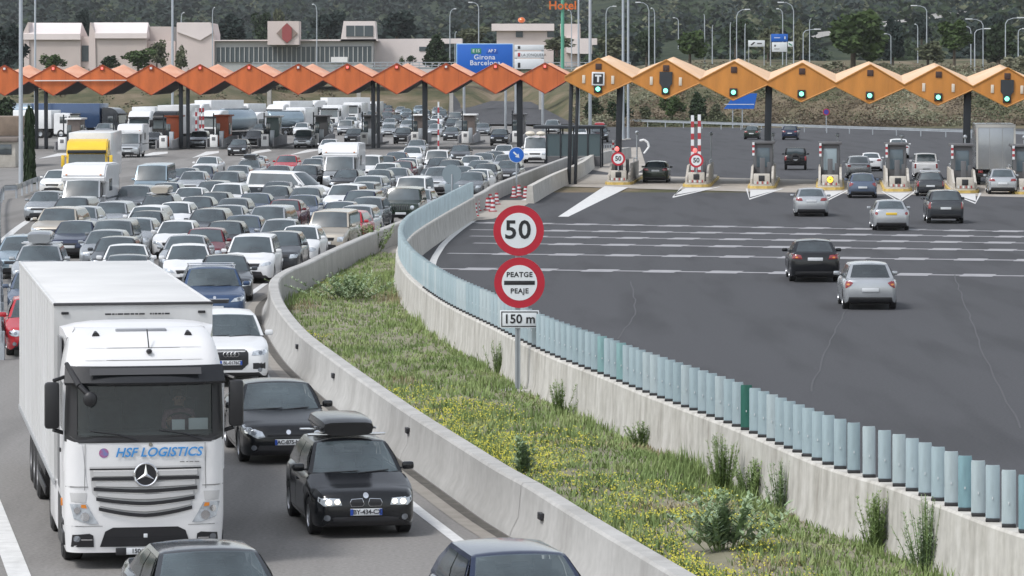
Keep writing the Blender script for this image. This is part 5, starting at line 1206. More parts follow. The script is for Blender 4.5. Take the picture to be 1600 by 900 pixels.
# ------------------------------------------------------------------ toll islands and booths
M_kerby = mat('kerb_yellow', (.55, .40, .12), .7, var=.2, vscale=3)
M_isl = mat('island_concrete', (.42, .39, .34), .85, col2=(.55, .52, .47), vscale=2, detail=8)
M_booth = mat('booth_frame', (.10, .10, .105), .5); M_boothw = mat('booth_pale', (.45, .45, .44), .5)
M_stripe = mat('stripe_red', (.36, .035, .045), .6)
def striped(r, x, y, z0, z1, w_=.14, n=9, name='striped_post', parent=None, phase=0):
    a = MB()
    for k in range(n):
        a.bx(x-w_/2, x+w_/2, y-w_/2, y+w_/2, z0+(z1-z0)*k/n, z0+(z1-z0)*(k+1)/n-.002, (k+phase) % 2)
    return a.build(name, [M_signwhite, M_stripe], r, None)
def island_R(px, py, label, speed=False, red=False, booth='dark'):
    c = G(px, py); r = empty('toll_island', c, R(-4.9), label, 'toll island', 'toll islands of the free lanes')
    hw = .80
    def out(g, y1): return [(-hw-g, .7), (-hw*.82-g, .2), (-hw*.35-g*.5, -g), (hw*.35+g*.5, -g), (hw*.82+g, .2), (hw+g, .7), (hw+g, y1+g), (-hw-g, y1+g)]
    MB().prism(out(.10, 19), 0, .17, 'z').build('kerb', [M_kerby], r, 30)
    MB().prism(out(-.02, 18.9), .17, .28, 'z').build('island_base', [M_isl], r, 30)
    for s in (-1, 1):       # flank walls sweeping up to the rear
        pts = [(.45, .28), (.45, .62), (1.3, .72), (2.4, .98), (3.6, 1.32), (12, 1.32), (12, .28)]
        a = MB(); a.prism(pts, s*.66-.07, s*.66+.07, 'x'); a.build('flank_wall', [M_isl], r, 30, fixn=True)
    nb = MB().rb(-.52, .52, .10, .62, .28, .95, .05).build('nose_block', [M_isl], r)
    MB().rb(-.19, .19, .07, .11, .48, .84, .01).build('lamp_recess', [M_black], nb)
    for i in range(6): MB().bx(-.45+i*.16, -.38+i*.16, .085, .098, .30, .46).build('hazard_stripe', [M_stripe if i % 2 else M_signwhite], nb, None)
    if booth:
        bo = MB().rb(-.62, .62, 5.2, 8.0, .30, 2.75, .05).build('booth', [M_booth], r)
        MB().rb(-.42, .42, 5.16, 5.2, 1.25 if booth != 'screen' else 1.1, 2.5, .02).build('booth_window', [mat('booth_glass', (.09, .12, .14), .12) if booth != 'screen' else mat('screen_pale', (.26, .32, .35), .3)], bo)
        for s in (-1, 1): MB().rb(s*.63-.01, s*.63+.01, 5.6, 7.4, 1.3, 2.4, .005).build('booth_window', [M_glassF], bo)
        MB().rb(-.75, .75, 5.0, 8.2, 2.75, 2.9, .03).build('booth_roof', [M_booth], bo)
    MB().rb(-.16, .16, 2.6, 2.9, .28, 1.9, .02).rb(.30, .52, 3.4, 3.7, .28, 1.6, .02).build('payment_machine', [M_booth], r)
    for s in (-1, 1): MB().tube([(s*.55, 9, .3), (s*.55, 9, 1.5), (s*.55, 13, 1.5), (s*.55, 13, .3)], .03, 6).build('handrail', [M_steel], r)
    MB().cyl((.5, 14, .3), (.5, 14, 3.1), .05, n=8).sphere((.5, 14, 3.2), .14, 8, 6).build('camera_mast', [M_steel], r)
    if red:
        for x in (-.30, .14): striped(r, x, 1.5, .28, 4.6 if x < 0 else 4.65, .20, 11)
    else: striped(r, -.62, 4.9, 2.0, 2.85, .14, 5)
    if speed:
        pz = 1.72; d = MB().cyl((0, -.02, pz), (0, -.05, pz), .46, n=28).build('speed_sign', [M_signred], r)
        MB().cyl((0, -.051, pz), (0, -.055, pz), .33, n=28).build('sign_face', [M_signwhite], d); text('30' if speed == 30 else '50', .42, M_black, d, (0, -.06, pz), off=.012)
        MB().cyl((0, .02, .9), (0, .02, 1.5), .04, n=8).build('sign_post', [M_steel], d)
        MB().sphere((-.1, .4, 2.35), (.14, .1, .16), 8, 6).build('beacon', [M_redon], r)
    return r
island_R(966, 289, 'leftmost free lane toll island with a small round 50 sign but no striped masts', speed=50, booth=None)
island_R(1088, 292.5, 'toll island with a small 50 sign before two tall red and white masts', speed=50, red=True, booth=None)
island_R(1190, 295, 'toll island whose thick black column stands just left of the parked dark off-roader', booth='dark')
r_ = island_R(1297, 297, 'toll island with a large pale screen booth and a round yellow lamp on its nose', booth='screen')
MB().cyl((0, .05, .66), (0, .0, .66), .19, n=20).build('yellow_lamp', [mat('yellow_on', (.8, .5, .02), .4, emit=(1, .62, .05), es=1.2)], r_); MB().cyl((0, -.001, .66), (0, -.01, .66), .05, n=12).build('lamp_centre', [M_black], r_)
island_R(1403, 299.5, 'toll island between the two hatchbacks with a thin mast and grey booth', booth='dark')
island_R(1508, 302, 'toll island with a thick black column beside the parked box lorry', booth='dark')
island_R(1606, 304, 'toll island at the right edge of the photo beyond the box lorry', booth='dark')
# white noses painted in front of the islands
def nose(pts, name='road_marking', z=.016):
    mb = MB(); q = [G(a, b) for a, b in pts]; mb.add([(p.x, p.y, z) for p in q], [tuple(range(len(q)))]); o = mb.build(name, [M_mark], smooth=None); o['kind'] = 'structure'
nose([(872, 339), (888, 339), (982, 293), (945, 291)])
for x, y, tx in ((1088, 294, 1051), (1190, 297, 1171), (1297, 299, 1293), (1403, 301.5, 1406), (1508, 303.5, 1524)):
    ty = y+15.5; l_, r_x = x-25+(tx-x)*-.06, x+24+(tx-x)*-.25
    nose([(l_+6, y), (r_x-4, y), (tx+1, ty-4.2)], z=.014)
    nose([(l_-1, y-2), (l_+2, y-2), (tx, ty-2.0), (tx, ty)]); nose([(tx, ty), (tx, ty-2.0), (r_x+2, y-2), (r_x+6, y-2)], z=.018)


def island_L(px, py, label, booth=None, h=2.9):
    c = G(px, py); r = empty('toll_island', c, R(-2.9), label, 'toll island', 'toll islands of the crowded lanes')
    hw = .85
    out = [(-.5, -.2), (.5, -.2), (.85, .4), (.95, 18), (-.95, 18), (-.85, .4)]
    MB().prism(out, 0, .22, 'z').build('kerb', [mat('kerb_grey', (.16, .16, .16), .8)], r, 30)
    b = MB().rb(-.36, .36, -.15, .45, .22, 1.38, .06).build('nose_block', [M_white], r)
    MB().rb(-.17, .17, -.18, -.14, .85, 1.18, .02).build('lamp_recess', [mat('recess_grey', (.16, .16, .17), .5)], b)
    for s in (-1, 1):
        pts = [(.45, .22), (.45, .95), (3, 1.0), (6, 1.15), (12, 1.15), (12, .22)]
        a = MB(); a.prism(pts, s*.74-.06, s*.74+.06, 'x'); a.build('flank_wall', [mat('flank_grey', (.30, .30, .31), .8, var=.15, vscale=1)], r, 30, fixn=True)
    if booth:
        m = {'orange': mat('booth_orange', (.42, .085, .025), .55, var=.1, vscale=1), 'brown': mat('booth_brown', (.16, .13, .115), .6, var=.2, vscale=2), 'grey': M_booth, 'glass': mat('booth_teal', (.10, .16, .16), .3)}[booth]
        bo = MB().rb(-.60, .60, 6.2, 9.0, .22, h, .05).build('booth', [m], r)
        MB().rb(-.78, .78, 5.9, 9.3, h, h+.16, .03).build('booth_roof', [M_white if booth in ('brown', 'glass') else m], bo)
        for s in (-1, 1): MB().rb(s*.61-.01, s*.61+.01, 6.6, 8.5, 1.3, 2.4, .005).build('booth_window', [M_glassF], bo)
        MB().rb(-.62, -.2, 6.15, 6.2, 1.2, 2.4, .01).build('booth_window', [M_glassF], bo)
    MB().cyl((-.55, 4, .22), (-.55, 4, 3.4), .06, n=8).build('barrier_post', [M_darksteel], r)
    MB().rb(.1, .5, 3.2, 3.7, .22, 1.7, .03).build('payment_machine', [M_steel], r)
    return r
LI = [(97, 238, 'brown', 'toll island at the far left in front of the parked low white truck'), (176, 237, None, 'toll island mostly hidden behind the yellow lorry'), (255, 235, 'orange', 'toll island with an orange red booth right of the white motorhome leaving the plaza'),
      (334, 233.5, 'orange', 'toll island with an orange red booth beside the lone dark hatchback'), (414, 232, 'glass', 'toll island with a dark teal booth right of the lone dark hatchback'),
      (492, 230.5, 'grey', 'toll island with a dark booth behind the motorhome in the queue'), (569, 229, 'grey', 'toll island beside the double black column in mid plaza'),
      (648, 228, 'brown', 'toll island with a brown booth under a white roof right of mid plaza'), (727, 227, 'brown', 'toll island with the rightmost brown booth of the crowded lanes'), (806, 226, 'grey', 'toll island behind the white van near the blue arrow sign')]
for px, py, bt, lb in LI: island_L(px, py, lb, bt, 3.05 if bt == 'orange' else 2.9)
for k, (px, py) in enumerate(((312, 200), (685, 215))):
    c = G(px, py+22 if k else 226); r = empty('striped_mast', c, 0, ['red and white checked mast pair left of the tanker lorry', 'red and white striped mast beside the brown booth'][k], 'mast')
    for x in ((-.35, .05, .35) if k == 0 else (0,)): striped(r, x, 0, 0, (3.7 if k == 0 else 4.6), (.20 if k == 0 else .15), 9, phase=int(x > 0))
c = G(366/1+525, 226); r = empty('striped_mast', c, 0, 'narrow red and white mast between two black columns at the canopy joint', 'mast'); striped(r, 0, 0, 0, 5.0, .16, 12)
# pale diverging lane wedges before the left plaza
for a in ([(60, 248), (110, 242), (115, 239), (90, 240)], [(205, 247), (262, 240), (262, 237), (240, 238)], [(300, 247), (342, 239), (342, 236), (322, 237)], [(385, 242), (425, 236), (420, 233), (400, 236)], [(450, 243), (500, 235), (500, 232), (480, 234)], [(600, 243), (660, 232), (640, 231)]):
    nose(a, z=.012)

# ------------------------------------------------------------------ end of the barriers: shelter, walls, cones, arrow sign
ew = resample([Vector(p) for p in gx([(828, 318), (862, 298), (905, 277), (925, 262)])], 1.)
tag(barrier(ew, [(.25, 0), (.2, .3), (.15, 1.0), (-.15, 1.0), (-.2, .3), (-.25, 0)], 'concrete_barrier', M_wall2), 'short stained concrete barrier left of the free lanes, behind the red and white bollards', 'barrier')
ew = resample([Vector(p) for p in gx([(905, 268), (938, 256), (985, 246)])], 1.)
tag(barrier(ew, [(.2, 0), (.15, .9), (-.15, .9), (-.2, 0)], 'low_wall', M_wall1), 'low pale concrete wall running right from the steel shelter to the first small 50 sign', 'wall')
c = G(886, 262); r = empty('steel_shelter', c, R(-4), 'dark steel framed glass shelter standing at the joint of the two canopies', 'shelter')
for x in (-1.6, -.5, .5, 1.6, 2.6): [MB().rb(x-.06, x+.06, y_, y_+.12, 0, 3.0, .01).build('post', [M_darksteel], r) for y_ in (-.06, 3.0)]
MB().rb(-2.6, 2.9, -.3, 3.4, 3.0, 3.25, .03).build('roof', [M_darksteel], r)
MB().bx(-1.55, 2.55, .0, .02, .9, 2.6).build('glazing', [mat('shelter_glass', (.07, .10, .11), .15)], r); MB().bx(-1.55, 2.55, -.01, .03, .1, .88).build('lower_panel', [M_booth], r)
c = G(940, 250); r = empty('railing', c, R(-4), 'row of thin grey upright railings right of the steel shelter', 'railing')
a = MB()
for k in range(16): a.cyl((-1.6+k*.2, .3*k/4, 0), (-1.6+k*.2, .3*k/4, 1.3), .025, n=5)
a.tube([(-1.6, 0, 1.3), (1.4, 1.1, 1.3)], .03, 6).build('rails', [M_steel], r)
c = G(807, 300); r = empty('arrow_sign', c, 0, 'round blue sign with white diagonal arrow on the barrier end of the jammed road', 'road sign')
s_ = c.y/FPX; zc = (300-242)*s_; MB().cyl((0, 0, 0), (0, 0, zc), .05, n=8).build('post', [M_steel], r)
d = MB().cyl((0, -.05, zc), (0, -.07, zc), 11.5*s_, n=28).build('sign_disc', [M_signblue], r)
MB().cyl((0, -.045, zc), (0, -.055, zc), 12.4*s_, n=28).build('rim', [M_signwhite], d)
k = 6*s_; A = MB(); Mr = Matrix.Translation((0, -.075, zc)) @ Matrix.Rotation(R(45), 4, 'Y'); A.bx(-k*1.1, k*.2, -.005, .005, -k*.2, k*.2, 0, Mr); A.prism([(k*.1, -k*.6), (k*1.1, 0), (k*.1, k*.6)], -.005, .005, 'y', 0, Mr); A.build('arrow', [M_signwhite], d)
c = G(722, 322); r = empty('traffic_sign', c, 0, 'grey back of a round traffic sign and plate behind the far panel wall', 'road sign')
c = Vector((c.x, c.y, 0)); s_ = c.y/FPX; x_ = (706-722)*s_; zc = (322-272)*s_
MB().cyl((x_, 0, 0), (x_, 0, zc), .05, n=8).build('post', [M_steel], r); MB().cyl((x_, .0, zc), (x_, .03, zc), 15*s_, n=28).build('sign_back', [mat('sign_back_grey', (.20, .25, .28), .5)], r); MB().rb(x_-11*s_, x_+11*s_, .0, .03, zc-30*s_, zc-15*s_, .02).build('plate_back', [mat('sign_back_grey', (.20, .25, .28), .5)], r)
def bollard(px, py, h, label, grp='red and white bollards at the barrier end'):
    c = G(px, py); r = empty('traffic_bollard', c, 0, label, 'bollard', grp)
    MB().rb(-.22, .22, -.22, .22, 0, .07, .02).build('foot', [M_stripe], r)
    a = MB(); n = 6
    for k in range(n): a.cyl((0, 0, .07+h*k/n), (0, 0, .07+h*(k+1)/n-.002), .15-.06*k/n, .15-.06*(k+1)/n, 12, k % 2)
    a.build('cone', [M_signwhite, M_stripe], r)
for i, (x, y, h) in enumerate(((742, 338, .62), (746, 330, .6), (762, 329, .62), (770, 331, .7), (766, 322, .6), (776, 320, .6), (803, 309, .6), (811, 307, .62), (821, 309, .6))):
    bollard(x, y, h, ['bollard nearest the tip of the panel wall, leftmost of all', 'second bollard from the panel wall tip', 'bollard at the lower left of the middle cluster', 'tallest bollard of the middle cluster', 'bollard at the back left of the middle cluster', 'bollard at the back right of the middle cluster', 'left bollard of the trio before the short barrier', 'middle bollard of the trio before the short barrier', 'right bollard of the trio before the short barrier'][i])
c = G(745, 339); MBb = None
# curved white bumper rail behind the first free island
c = G(1008, 240); r = empty('bumper_rail', c, 0, 'curved white bumper rail at the end of the leftmost free toll island', 'rail')
MB().tube([(-.5, 0, 1.15), (-.1, 0, 1.25), (.25, 0, 1.0), (.35, 0, .6), (.1, 0, .25), (-.1, 0, 0)], .10, 8).build('rail', [M_white], r)
# guard rail along the far edge of the right road
def guardrail(pts, name, label, zf, hgt=.75, step=4):
    c = resample([Vector(p) for p in pts], 2.0); r = empty(name, (c[0].x, c[0].y, 0), 0, label, 'guard rail')
    o = Vector((c[0].x, c[0].y)); n = len(c); a = MB(); prof = [(-.04, -.16), (.03, -.10), (-.03, 0), (.03, .10), (-.04, .16)]
    V = []
    for p in c:
        z = zf(p.x, p.y)+hgt-.16
        for q, w_ in prof: V.append((p.x-o.x, p.y-o.y+q, z+w_))
    a.add(V, [(i*5+j, i*5+5+j, i*5+6+j, i*5+1+j) for i in range(n-1) for j in range(4)]); a.build('rail', [M_steel], r)
    for i in range(0, n, 2 if step < 4 else 3): p = c[i]; z = zf(p.x, p.y); MB().bx(p.x-o.x-.06, p.x-o.x+.06, p.y-o.y+.05, p.y-o.y+.17, z-.2, z+hgt-.05).build('rail_post', [M_steel], r, None)
guardrail([G(985, 197).xy.to_tuple(), G(1150, 203).xy.to_tuple(), G(1350, 210).xy.to_tuple(), G(1660, 221).xy.to_tuple()], 'guard_rail', 'long steel guard rail along the foot of the scrubby bank beyond the free lanes', lambda x, y: 0, .95)
guardrail([(-13.2, 96), G(0, 322).xy.to_tuple(), G(28, 309).xy.to_tuple(), G(50, 299).xy.to_tuple(), G(70, 292).xy.to_tuple()], 'guard_rail', 'steel guard rail at the left edge of the jammed road under the tall lamp pole', lambda x, y: 0, .8, 3)
# ------------------------------------------------------------------ background: trees, masts, buildings, signs
def zt(x, y): return terrain(x, y)
M_bark = mat('bark', (.09, .07, .05), .9, var=.3, vscale=3)
FM = [leaf_mat('foliage_dark', [(.3, (.014, .027, .013)), (.55, (.030, .050, .022)), (.75, (.052, .076, .032))], .5),
      leaf_mat('foliage_mid', [(.3, (.03, .055, .018)), (.55, (.06, .095, .03)), (.75, (.10, .14, .048))], .5),
      leaf_mat('foliage_olive', [(.3, (.06, .075, .04)), (.55, (.11, .12, .07)), (.75, (.17, .18, .11))], .5),
      leaf_mat('foliage_bluish', [(.3, (.011, .021, .020)), (.55, (.020, .034, .029)), (.75, (.034, .052, .043))], .4),
      leaf_mat('foliage_pale', [(.3, (.13, .14, .09)), (.55, (.22, .22, .15)), (.75, (.32, .31, .22))], .8)]
def crown_mb(w_, h, n, shape='round', seed=0, leaf=.35):
    q = random.Random(seed); mb = MB(); nl = 14 if shape == 'round' else 7; lobes = []
    for i in range(nl):
        if shape == 'round': a = q.uniform(0, 2*PI); rr = q.uniform(.05, .34)*w_; lobes.append((math.cos(a)*rr, math.sin(a)*rr, q.uniform(.22, .80)*h, q.uniform(.15, .26)*w_, q.uniform(.13, .22)*h))
        elif shape == 'cone': t = i/nl; lobes.append((q.uniform(-.05, .05)*w_, q.uniform(-.05, .05)*w_, (.1+t*.85)*h, w_*.5*(1-t*.8), h*.12))
        elif shape == 'column': t = i/nl; lobes.append((0, 0, (.08+t*.9)*h, w_*.5*(1-.3*t), h*.12))
        else: a = q.uniform(0, 2*PI); rr = q.uniform(0, .35)*w_; lobes.append((math.cos(a)*rr, math.sin(a)*rr, q.uniform(.2, .6)*h, q.uniform(.14, .24)*w_, q.uniform(.2, .35)*h))
    for k in range(n):
        cx, cy, cz, r1, rz = lobes[int(q.random()*nl)]
        th = math.acos(q.uniform(-1, 1)); ph = q.uniform(0, 2*PI); rad_ = q.uniform(.55, 1.08)
        p = (cx+r1*rad_*math.sin(th)*math.cos(ph), cy+r1*rad_*math.sin(th)*math.sin(ph), cz+rz*rad_*math.cos(th))
        s = leaf*q.uniform(.6, 1.3); a, b = q.uniform(0, PI), q.uniform(-1.2, 1.2); u = Vector((math.cos(a), math.sin(a), q.uniform(-.3, .3)))*s; v = Vector((-math.sin(a)*math.sin(b), math.cos(a)*math.sin(b), math.cos(b)))*s*.8
        P_ = Vector(p); mb.add([P_-u, P_-v*.8, P_+u, P_+v], [(0, 1, 2, 3)])
    return mb
_cr = {}
def tree(px, pyb, pyt, wpx, d, m, label, shape='round', name='tree', n=900, cat='tree', group=None, tr=0., seedk=0):
    n = int(n*1.5)
    s = FPX/d; x = (px-800)/s; z = CAMH-(pyb-HOR)/s; zg = zt(x, d)
    H_ = (pyb-pyt)/s; w_ = wpx/s; base = z
    r = empty(name, (x, d, base), 0, label, cat, group)
    leaf = max(.22, min(.75, w_/16)); key = (shape, m, seedk, n)
    if key not in _cr: _cr[key] = crown_mb(1, 1, n, shape, seedk*7+3, .062 if shape != 'column' else .09).mesh('crown', [FM[m]], None)
    o = link('crown', _cr[key], r, (0, 0, H_*(tr-.12))); o.scale = (w_, w_*.9, H_*(1.12-tr))
    t = MB(); tw_ = max(.08, w_*.035); t.tube([(0, 0, -1.5), (0, 0, H_*.3), (w_*.04, 0, H_*.6)], [tw_*1.3, tw_, tw_*.5], 8)
    for a in (0, 2.1, 4.2): t.tube([(0, 0, H_*.3), (math.cos(a)*w_*.22, math.sin(a)*w_*.22, H_*.62)], [tw_*.6, tw_*.25], 5)
    t.build('trunk', [M_bark], r); return r
# named trees and bushes (px, base y, top y, width px, distance)
TREES = [
 (1333, 96, 18, 98, 640, 1, 'largest round green tree beyond the amber canopy', 'round', 'tree', 2600), (1395, 90, 26, 46, 700, 3, 'darker narrow tree just right of the largest round tree', 'round', 'tree', 1200),
 (1491, 88, 32, 56, 620, 1, 'medium round green tree with a bare trunk near the right lamp masts', 'round', 'tree', 1800), (1560, 95, 30, 66, 720, 0, 'dark tree mass behind the rightmost curved lamp masts', 'round', 'tree', 1200), (1545, 92, 18, 44, 760, 3, 'tall dark tree just left of the rightmost dark tree mass', 'round', 'tree', 900),
 (1078, 92, 48, 54, 640, 1, 'round bush like tree left of the small white arrow sign', 'round', 'tree', 1300), (1090, 188, 144, 38, 500, 0, 'dark round shrub directly behind the two striped masts', 'round', 'shrub', 900),
 (1050, 178, 146, 46, 510, 1, 'green shrub below the second amber bay', 'shrub', 'shrub', 700), (925, 178, 148, 40, 505, 0, 'dark shrub behind the thick grey pole under the T sign', 'shrub', 'shrub', 600), (1008, 184, 160, 34, 500, 2, 'olive shrub low on the bank right of the paired poles', 'shrub', 'shrub', 500),
 (1392, 196, 172, 18, 520, 1, 'small young tree alone on the bank in front of the striped booth', 'round', 'tree', 400), (1522, 196, 176, 22, 520, 1, 'small young tree on the bank just left of the box lorry', 'round', 'tree', 400), (1590, 200, 178, 26, 520, 1, 'small young tree at the right edge of the bank', 'round', 'tree', 400),
 (682, 98, 52, 46, 690, 0, 'pine tree left of the large blue Girona sign', 'cone', 'pine_tree', 900), (738, 70, 40, 52, 800, 2, 'olive green tree standing behind the large blue sign', 'round', 'tree', 800), (640, 98, 84, 22, 690, 0, 'small dark bush before the long pink wall', 'shrub', 'shrub', 300), (628, 98, 86, 14, 690, 1, 'tiny dark bush before the pink wall, left of its twin', 'shrub', 'shrub', 200),
 (82, 106, 82, 44, 640, 1, 'leafy bush before the leftmost pink building', 'shrub', 'shrub', 700), (170, 106, 82, 40, 640, 0, 'dark round bush before the second pink building', 'shrub', 'shrub', 600), (216, 106, 74, 52, 640, 1, 'wide green tree between the second and third pink buildings', 'round', 'tree', 900), (245, 106, 62, 34, 650, 2, 'pale olive tree beside the thin lamp mast at the third pink building', 'round', 'tree', 700), (283, 106, 70, 26, 640, 2, 'slim olive tree in front of the third pink building', 'round', 'tree', 500),
 (12, 108, 40, 60, 660, 3, 'dark bluish tree at the left edge above the canopy', 'round', 'tree', 1100), (4, 190, 150, 46, 470, 0, 'dark green tree below the canopy at the left edge', 'round', 'tree', 1000), (8, 215, 180, 34, 440, 2, 'pale willow like shrub at the left edge', 'shrub', 'shrub', 600),
 (128, 60, 12, 26, 880, 3, 'dark tree rising between the first two pink buildings', 'round', 'tree', 600), (360, 62, 22, 60, 900, 3, 'broad dark tree left of the small diamond tower', 'round', 'tree', 1100), (410, 64, 18, 40, 900, 0, 'dark tree directly behind the diamond tower', 'round', 'tree', 800), (435, 70, 14, 24, 950, 2, 'tall thin olive tree behind the diamond tower', 'column', 'tree', 500), (512, 66, 14, 50, 940, 3, 'dark tree left of the glazed penthouse', 'round', 'tree', 900), (620, 66, 16, 64, 960, 3, 'wide dark bluish tree right of the glazed penthouse', 'round', 'tree', 1000),
 (1120, 190, 158, 40, 500, 2, 'olive shrub right of the two striped masts at the bank foot', 'shrub', 'shrub', 600), (968, 188, 152, 44, 500, 0, 'dark bushy shrub low behind the paired grey masts', 'shrub', 'shrub', 700), (1240, 150, 118, 50, 560, 2, 'olive bush on the bank below the fourth amber bay', 'shrub', 'shrub', 600), (1330, 150, 122, 46, 560, 0, 'dark bush on the bank below the fifth amber bay', 'shrub', 'shrub', 600), (1200, 92, 40, 44, 760, 2, 'dusty olive tree behind the stacked blue and white signs', 'round', 'tree', 900), (1250, 86, 30, 40, 800, 2, 'dusty olive tree left of the largest round tree', 'round', 'tree', 800), (1590, 112, 84, 50, 560, 4, 'pale feathery shrub at the right edge above the canopy', 'shrub', 'shrub', 700),
 (1300, 112, 92, 60, 600, 4, 'pale tufted reeds left below the largest tree', 'shrub', 'reeds', 800), (1380, 112, 94, 56, 600, 4, 'pale tufted reeds right below the largest tree', 'shrub', 'reeds', 700), (1450, 100, 64, 54, 640, 2, 'grey green bush between the two round trees', 'round', 'shrub', 800),
 (1440, 60, 20, 40, 900, 3, 'dark tree behind the gap between the round trees', 'round', 'tree', 700), (960, 90, 56, 60, 780, 2, 'olive tree right of the hotel sign pole and pink building', 'round', 'tree', 900), (870, 78, 56, 60, 760, 2, 'grey green tree before the pink hotel building', 'round', 'tree', 700), (1010, 95, 40, 40, 760, 0, 'dark tree behind the paired curved lamp masts', 'round', 'tree', 700), (1150, 80, 30, 60, 860, 0, 'dark tree left of the white arrow sign', 'round', 'tree', 800),
]
for i, (px, pyb, pyt, wpx, d, m, lb, sh, nm, n) in enumerate(TREES):
    tree(px, pyb, pyt, wpx, d, m, lb, sh, {'shrub': 'shrub', 'reeds': 'reed_clump'}.get(nm, nm), n, {'reeds': 'reeds', 'pine_tree': 'tree'}.get(nm, nm), 'trees and shrubs beyond the toll plaza', .16 if wpx == 56 else 0., i % 5)
# ivy column by the tall pole
tree(46, 292, 168, 19, 245, 0, 'tall dark ivy covered column right of the nearest tall pole', 'column', 'ivy_column', 2600, 'ivy column', None, 0, 2)
# scrub on the banks and the far woods
q = random.Random(11)
sc = [MB() for _ in range(3)]
def clump(mb, x, y, z, w_, h, n, leaf):
    for k in range(n):
        th = q.uniform(0, 2*PI); rr = math.sqrt(q.random())*w_/2; hz = h*q.random()*math.sqrt(max(0, 1-(2*rr/w_)**2)*.9+.1)
        p = Vector((x+math.cos(th)*rr, y+math.sin(th)*rr, z+hz)); a = q.uniform(0, PI); b = q.uniform(-1, 1); s = leaf*q.uniform(.6, 1.3)
        u = Vector((math.cos(a), math.sin(a), q.uniform(-.2, .2)))*s; v = Vector((-math.sin(a)*b, math.cos(a)*b, 1))*s*.6
        mb.add([p-u, p-v*.7, p+u, p+v], [(0, 1, 2, 3)])
for k in range(4200):
    px = q.uniform(900, 1640); d = 496+150*q.random()**1.4; x = (px-800)*d/FPX; w_ = q.uniform(.8, 3.0)
    v_ = noise.noise(Vector((x*.06, d*.03, 4))); clump(sc[0 if v_ > .10 else (1 if v_ > -.22 else 2)], x, d, zt(x, d)-.2, w_, w_*q.uniform(.4, .9), 26, .17)
for k in range(300):
    px = q.uniform(-40, 520); d = q.uniform(560, 700); x = (px-800)*d/FPX; w_ = q.uniform(1, 3); clump(sc[int(q.random()*2)], x, d, zt(x, d)-.2, w_, w_*.5, 22, .22)
for i, (m, nm) in enumerate(((FM[2], 'green_scrub'), (leaf_mat('scrub_brown', [(.3, (.085, .068, .045)), (.7, (.20, .16, .115))], .5), 'brown_scrub'), (FM[4], 'pale_scrub'))):
    tag(sc[i].build(nm, [m], smooth=None), kind='stuff')
fw = [MB() for _ in range(3)]
for k in range(5200):
    px = q.uniform(-60, 1660); d = 900*math.exp(q.random()**.85*1.35); x = (px-800)*d/FPX; z = zt(x, d); py = HOR-(z-CAMH)*FPX/d
    if px > 960 and noise.noise(Vector((px*.008, py*.03, 2))) < -.16 and d < 1500: continue
    if py < -60: continue
    w_ = q.uniform(5, 10)*(d/1200)**.5; h = w_*q.uniform(.8, 1.3); clump(fw[0 if q.random() < (.85 if px < 750 else .45) else (1 if q.random() < .8 else 2)], x, d, z-1, w_, h, 36, w_*.15)
for i, m in enumerate((FM[3], FM[0], FM[2])): tag(fw[i].build('woodland', [m], smooth=None), kind='stuff')
# road cut across the right hillside
def hill_strip(pts, name, m, wz, zo=.6):
    mb = MB(); V = []
    for (px, d) in pts: x = (px-800)*d/FPX; V += [(x, d, zt(x, d)+zo), (x, d+wz, zt(x, d+wz)+zo+.6)]
    mb.add(V, [(2*i, 2*i+2, 2*i+3, 2*i+1) for i in range(len(pts)-1)]); o = mb.build(name, [m]); o['kind'] = 'structure'
hill_strip([(1250+20*k, 1180+18*k) for k in range(22)], 'hillside_road', mat('pale_track', (.30, .29, .27), .9), 26, 3.0)
strip([((px-800)*d/FPX, d) for px, d in ((640, 500), (660, 560), (700, 640), (705, 700))], [((px-800)*d/FPX, d) for px, d in ((900, 500), (880, 560), (830, 640), (760, 700))], .25, 'access_road', M_roadR, zt)

# ---- lamp masts
M_mast = mat('mast_pale_grey', (.42, .46, .50), .5, .3)
def mast(px, pyb, pyt, wpx, label, grp='tall plain masts'):
    c = G(px, pyb); s = FPX/c.y; H_ = (pyb-pyt)/s; r = empty('lamp_mast', c, 0, label, 'mast', grp)
    MB().cyl((0, 0, 0), (0, 0, H_), wpx/s/2, wpx/s/2*.8, 12).build('pole', [M_mast], r, 60); MB().rb(-.3, .3, -.3, .3, -.02, .12, .03).build('base_plate', [M_conc], r)
mast(32.5, 290, -90, 7, 'thickest tall grey mast at the left, rising beside the ivy column'); mast(55, 214, -60, 3.6, 'thin tall mast just right of the thickest left mast'); mast(269.5, 214, -60, 4.2, 'tall mast crossing the canopy left of the third pink building')
mast(904, 214, -60, 3.6, 'thinner tall mast just right of the hotel sign'); mast(922, 229, -90, 5.4, 'tall mast passing right of the T sign'); mast(973.5, 219, -80, 4.6, 'left mast of the close pair in mid photo'); mast(981.5, 218, -80, 4.0, 'right mast of the close pair in mid photo')
def lamp(px, pyb, pyt, d, arm, label):
    s = FPX/d; x = (px-800)/s; z0 = CAMH-(pyb-HOR)/s; H_ = (pyb-pyt)/s; r = empty('street_lamp', (x, d, z0), 0, label, 'street lamp', 'street lamps beyond the canopies')
    a = abs(arm)/s; sg_ = 1 if arm > 0 else -1
    MB().tube([(0, 0, -2), (0, 0, H_*.86), (sg_*a*.15, 0, H_*.95), (sg_*a*.5, 0, H_*.995), (sg_*a, 0, H_)], [.11, .08, .07, .06, .05], 7).build('pole', [M_mast], r)
    MB().rb(min(sg_*a*.75, sg_*a*1.25), max(sg_*a*.75, sg_*a*1.25), -.14, .14, H_-.06, H_+.12, .04).build('lamp_head', [M_signwhite], r)
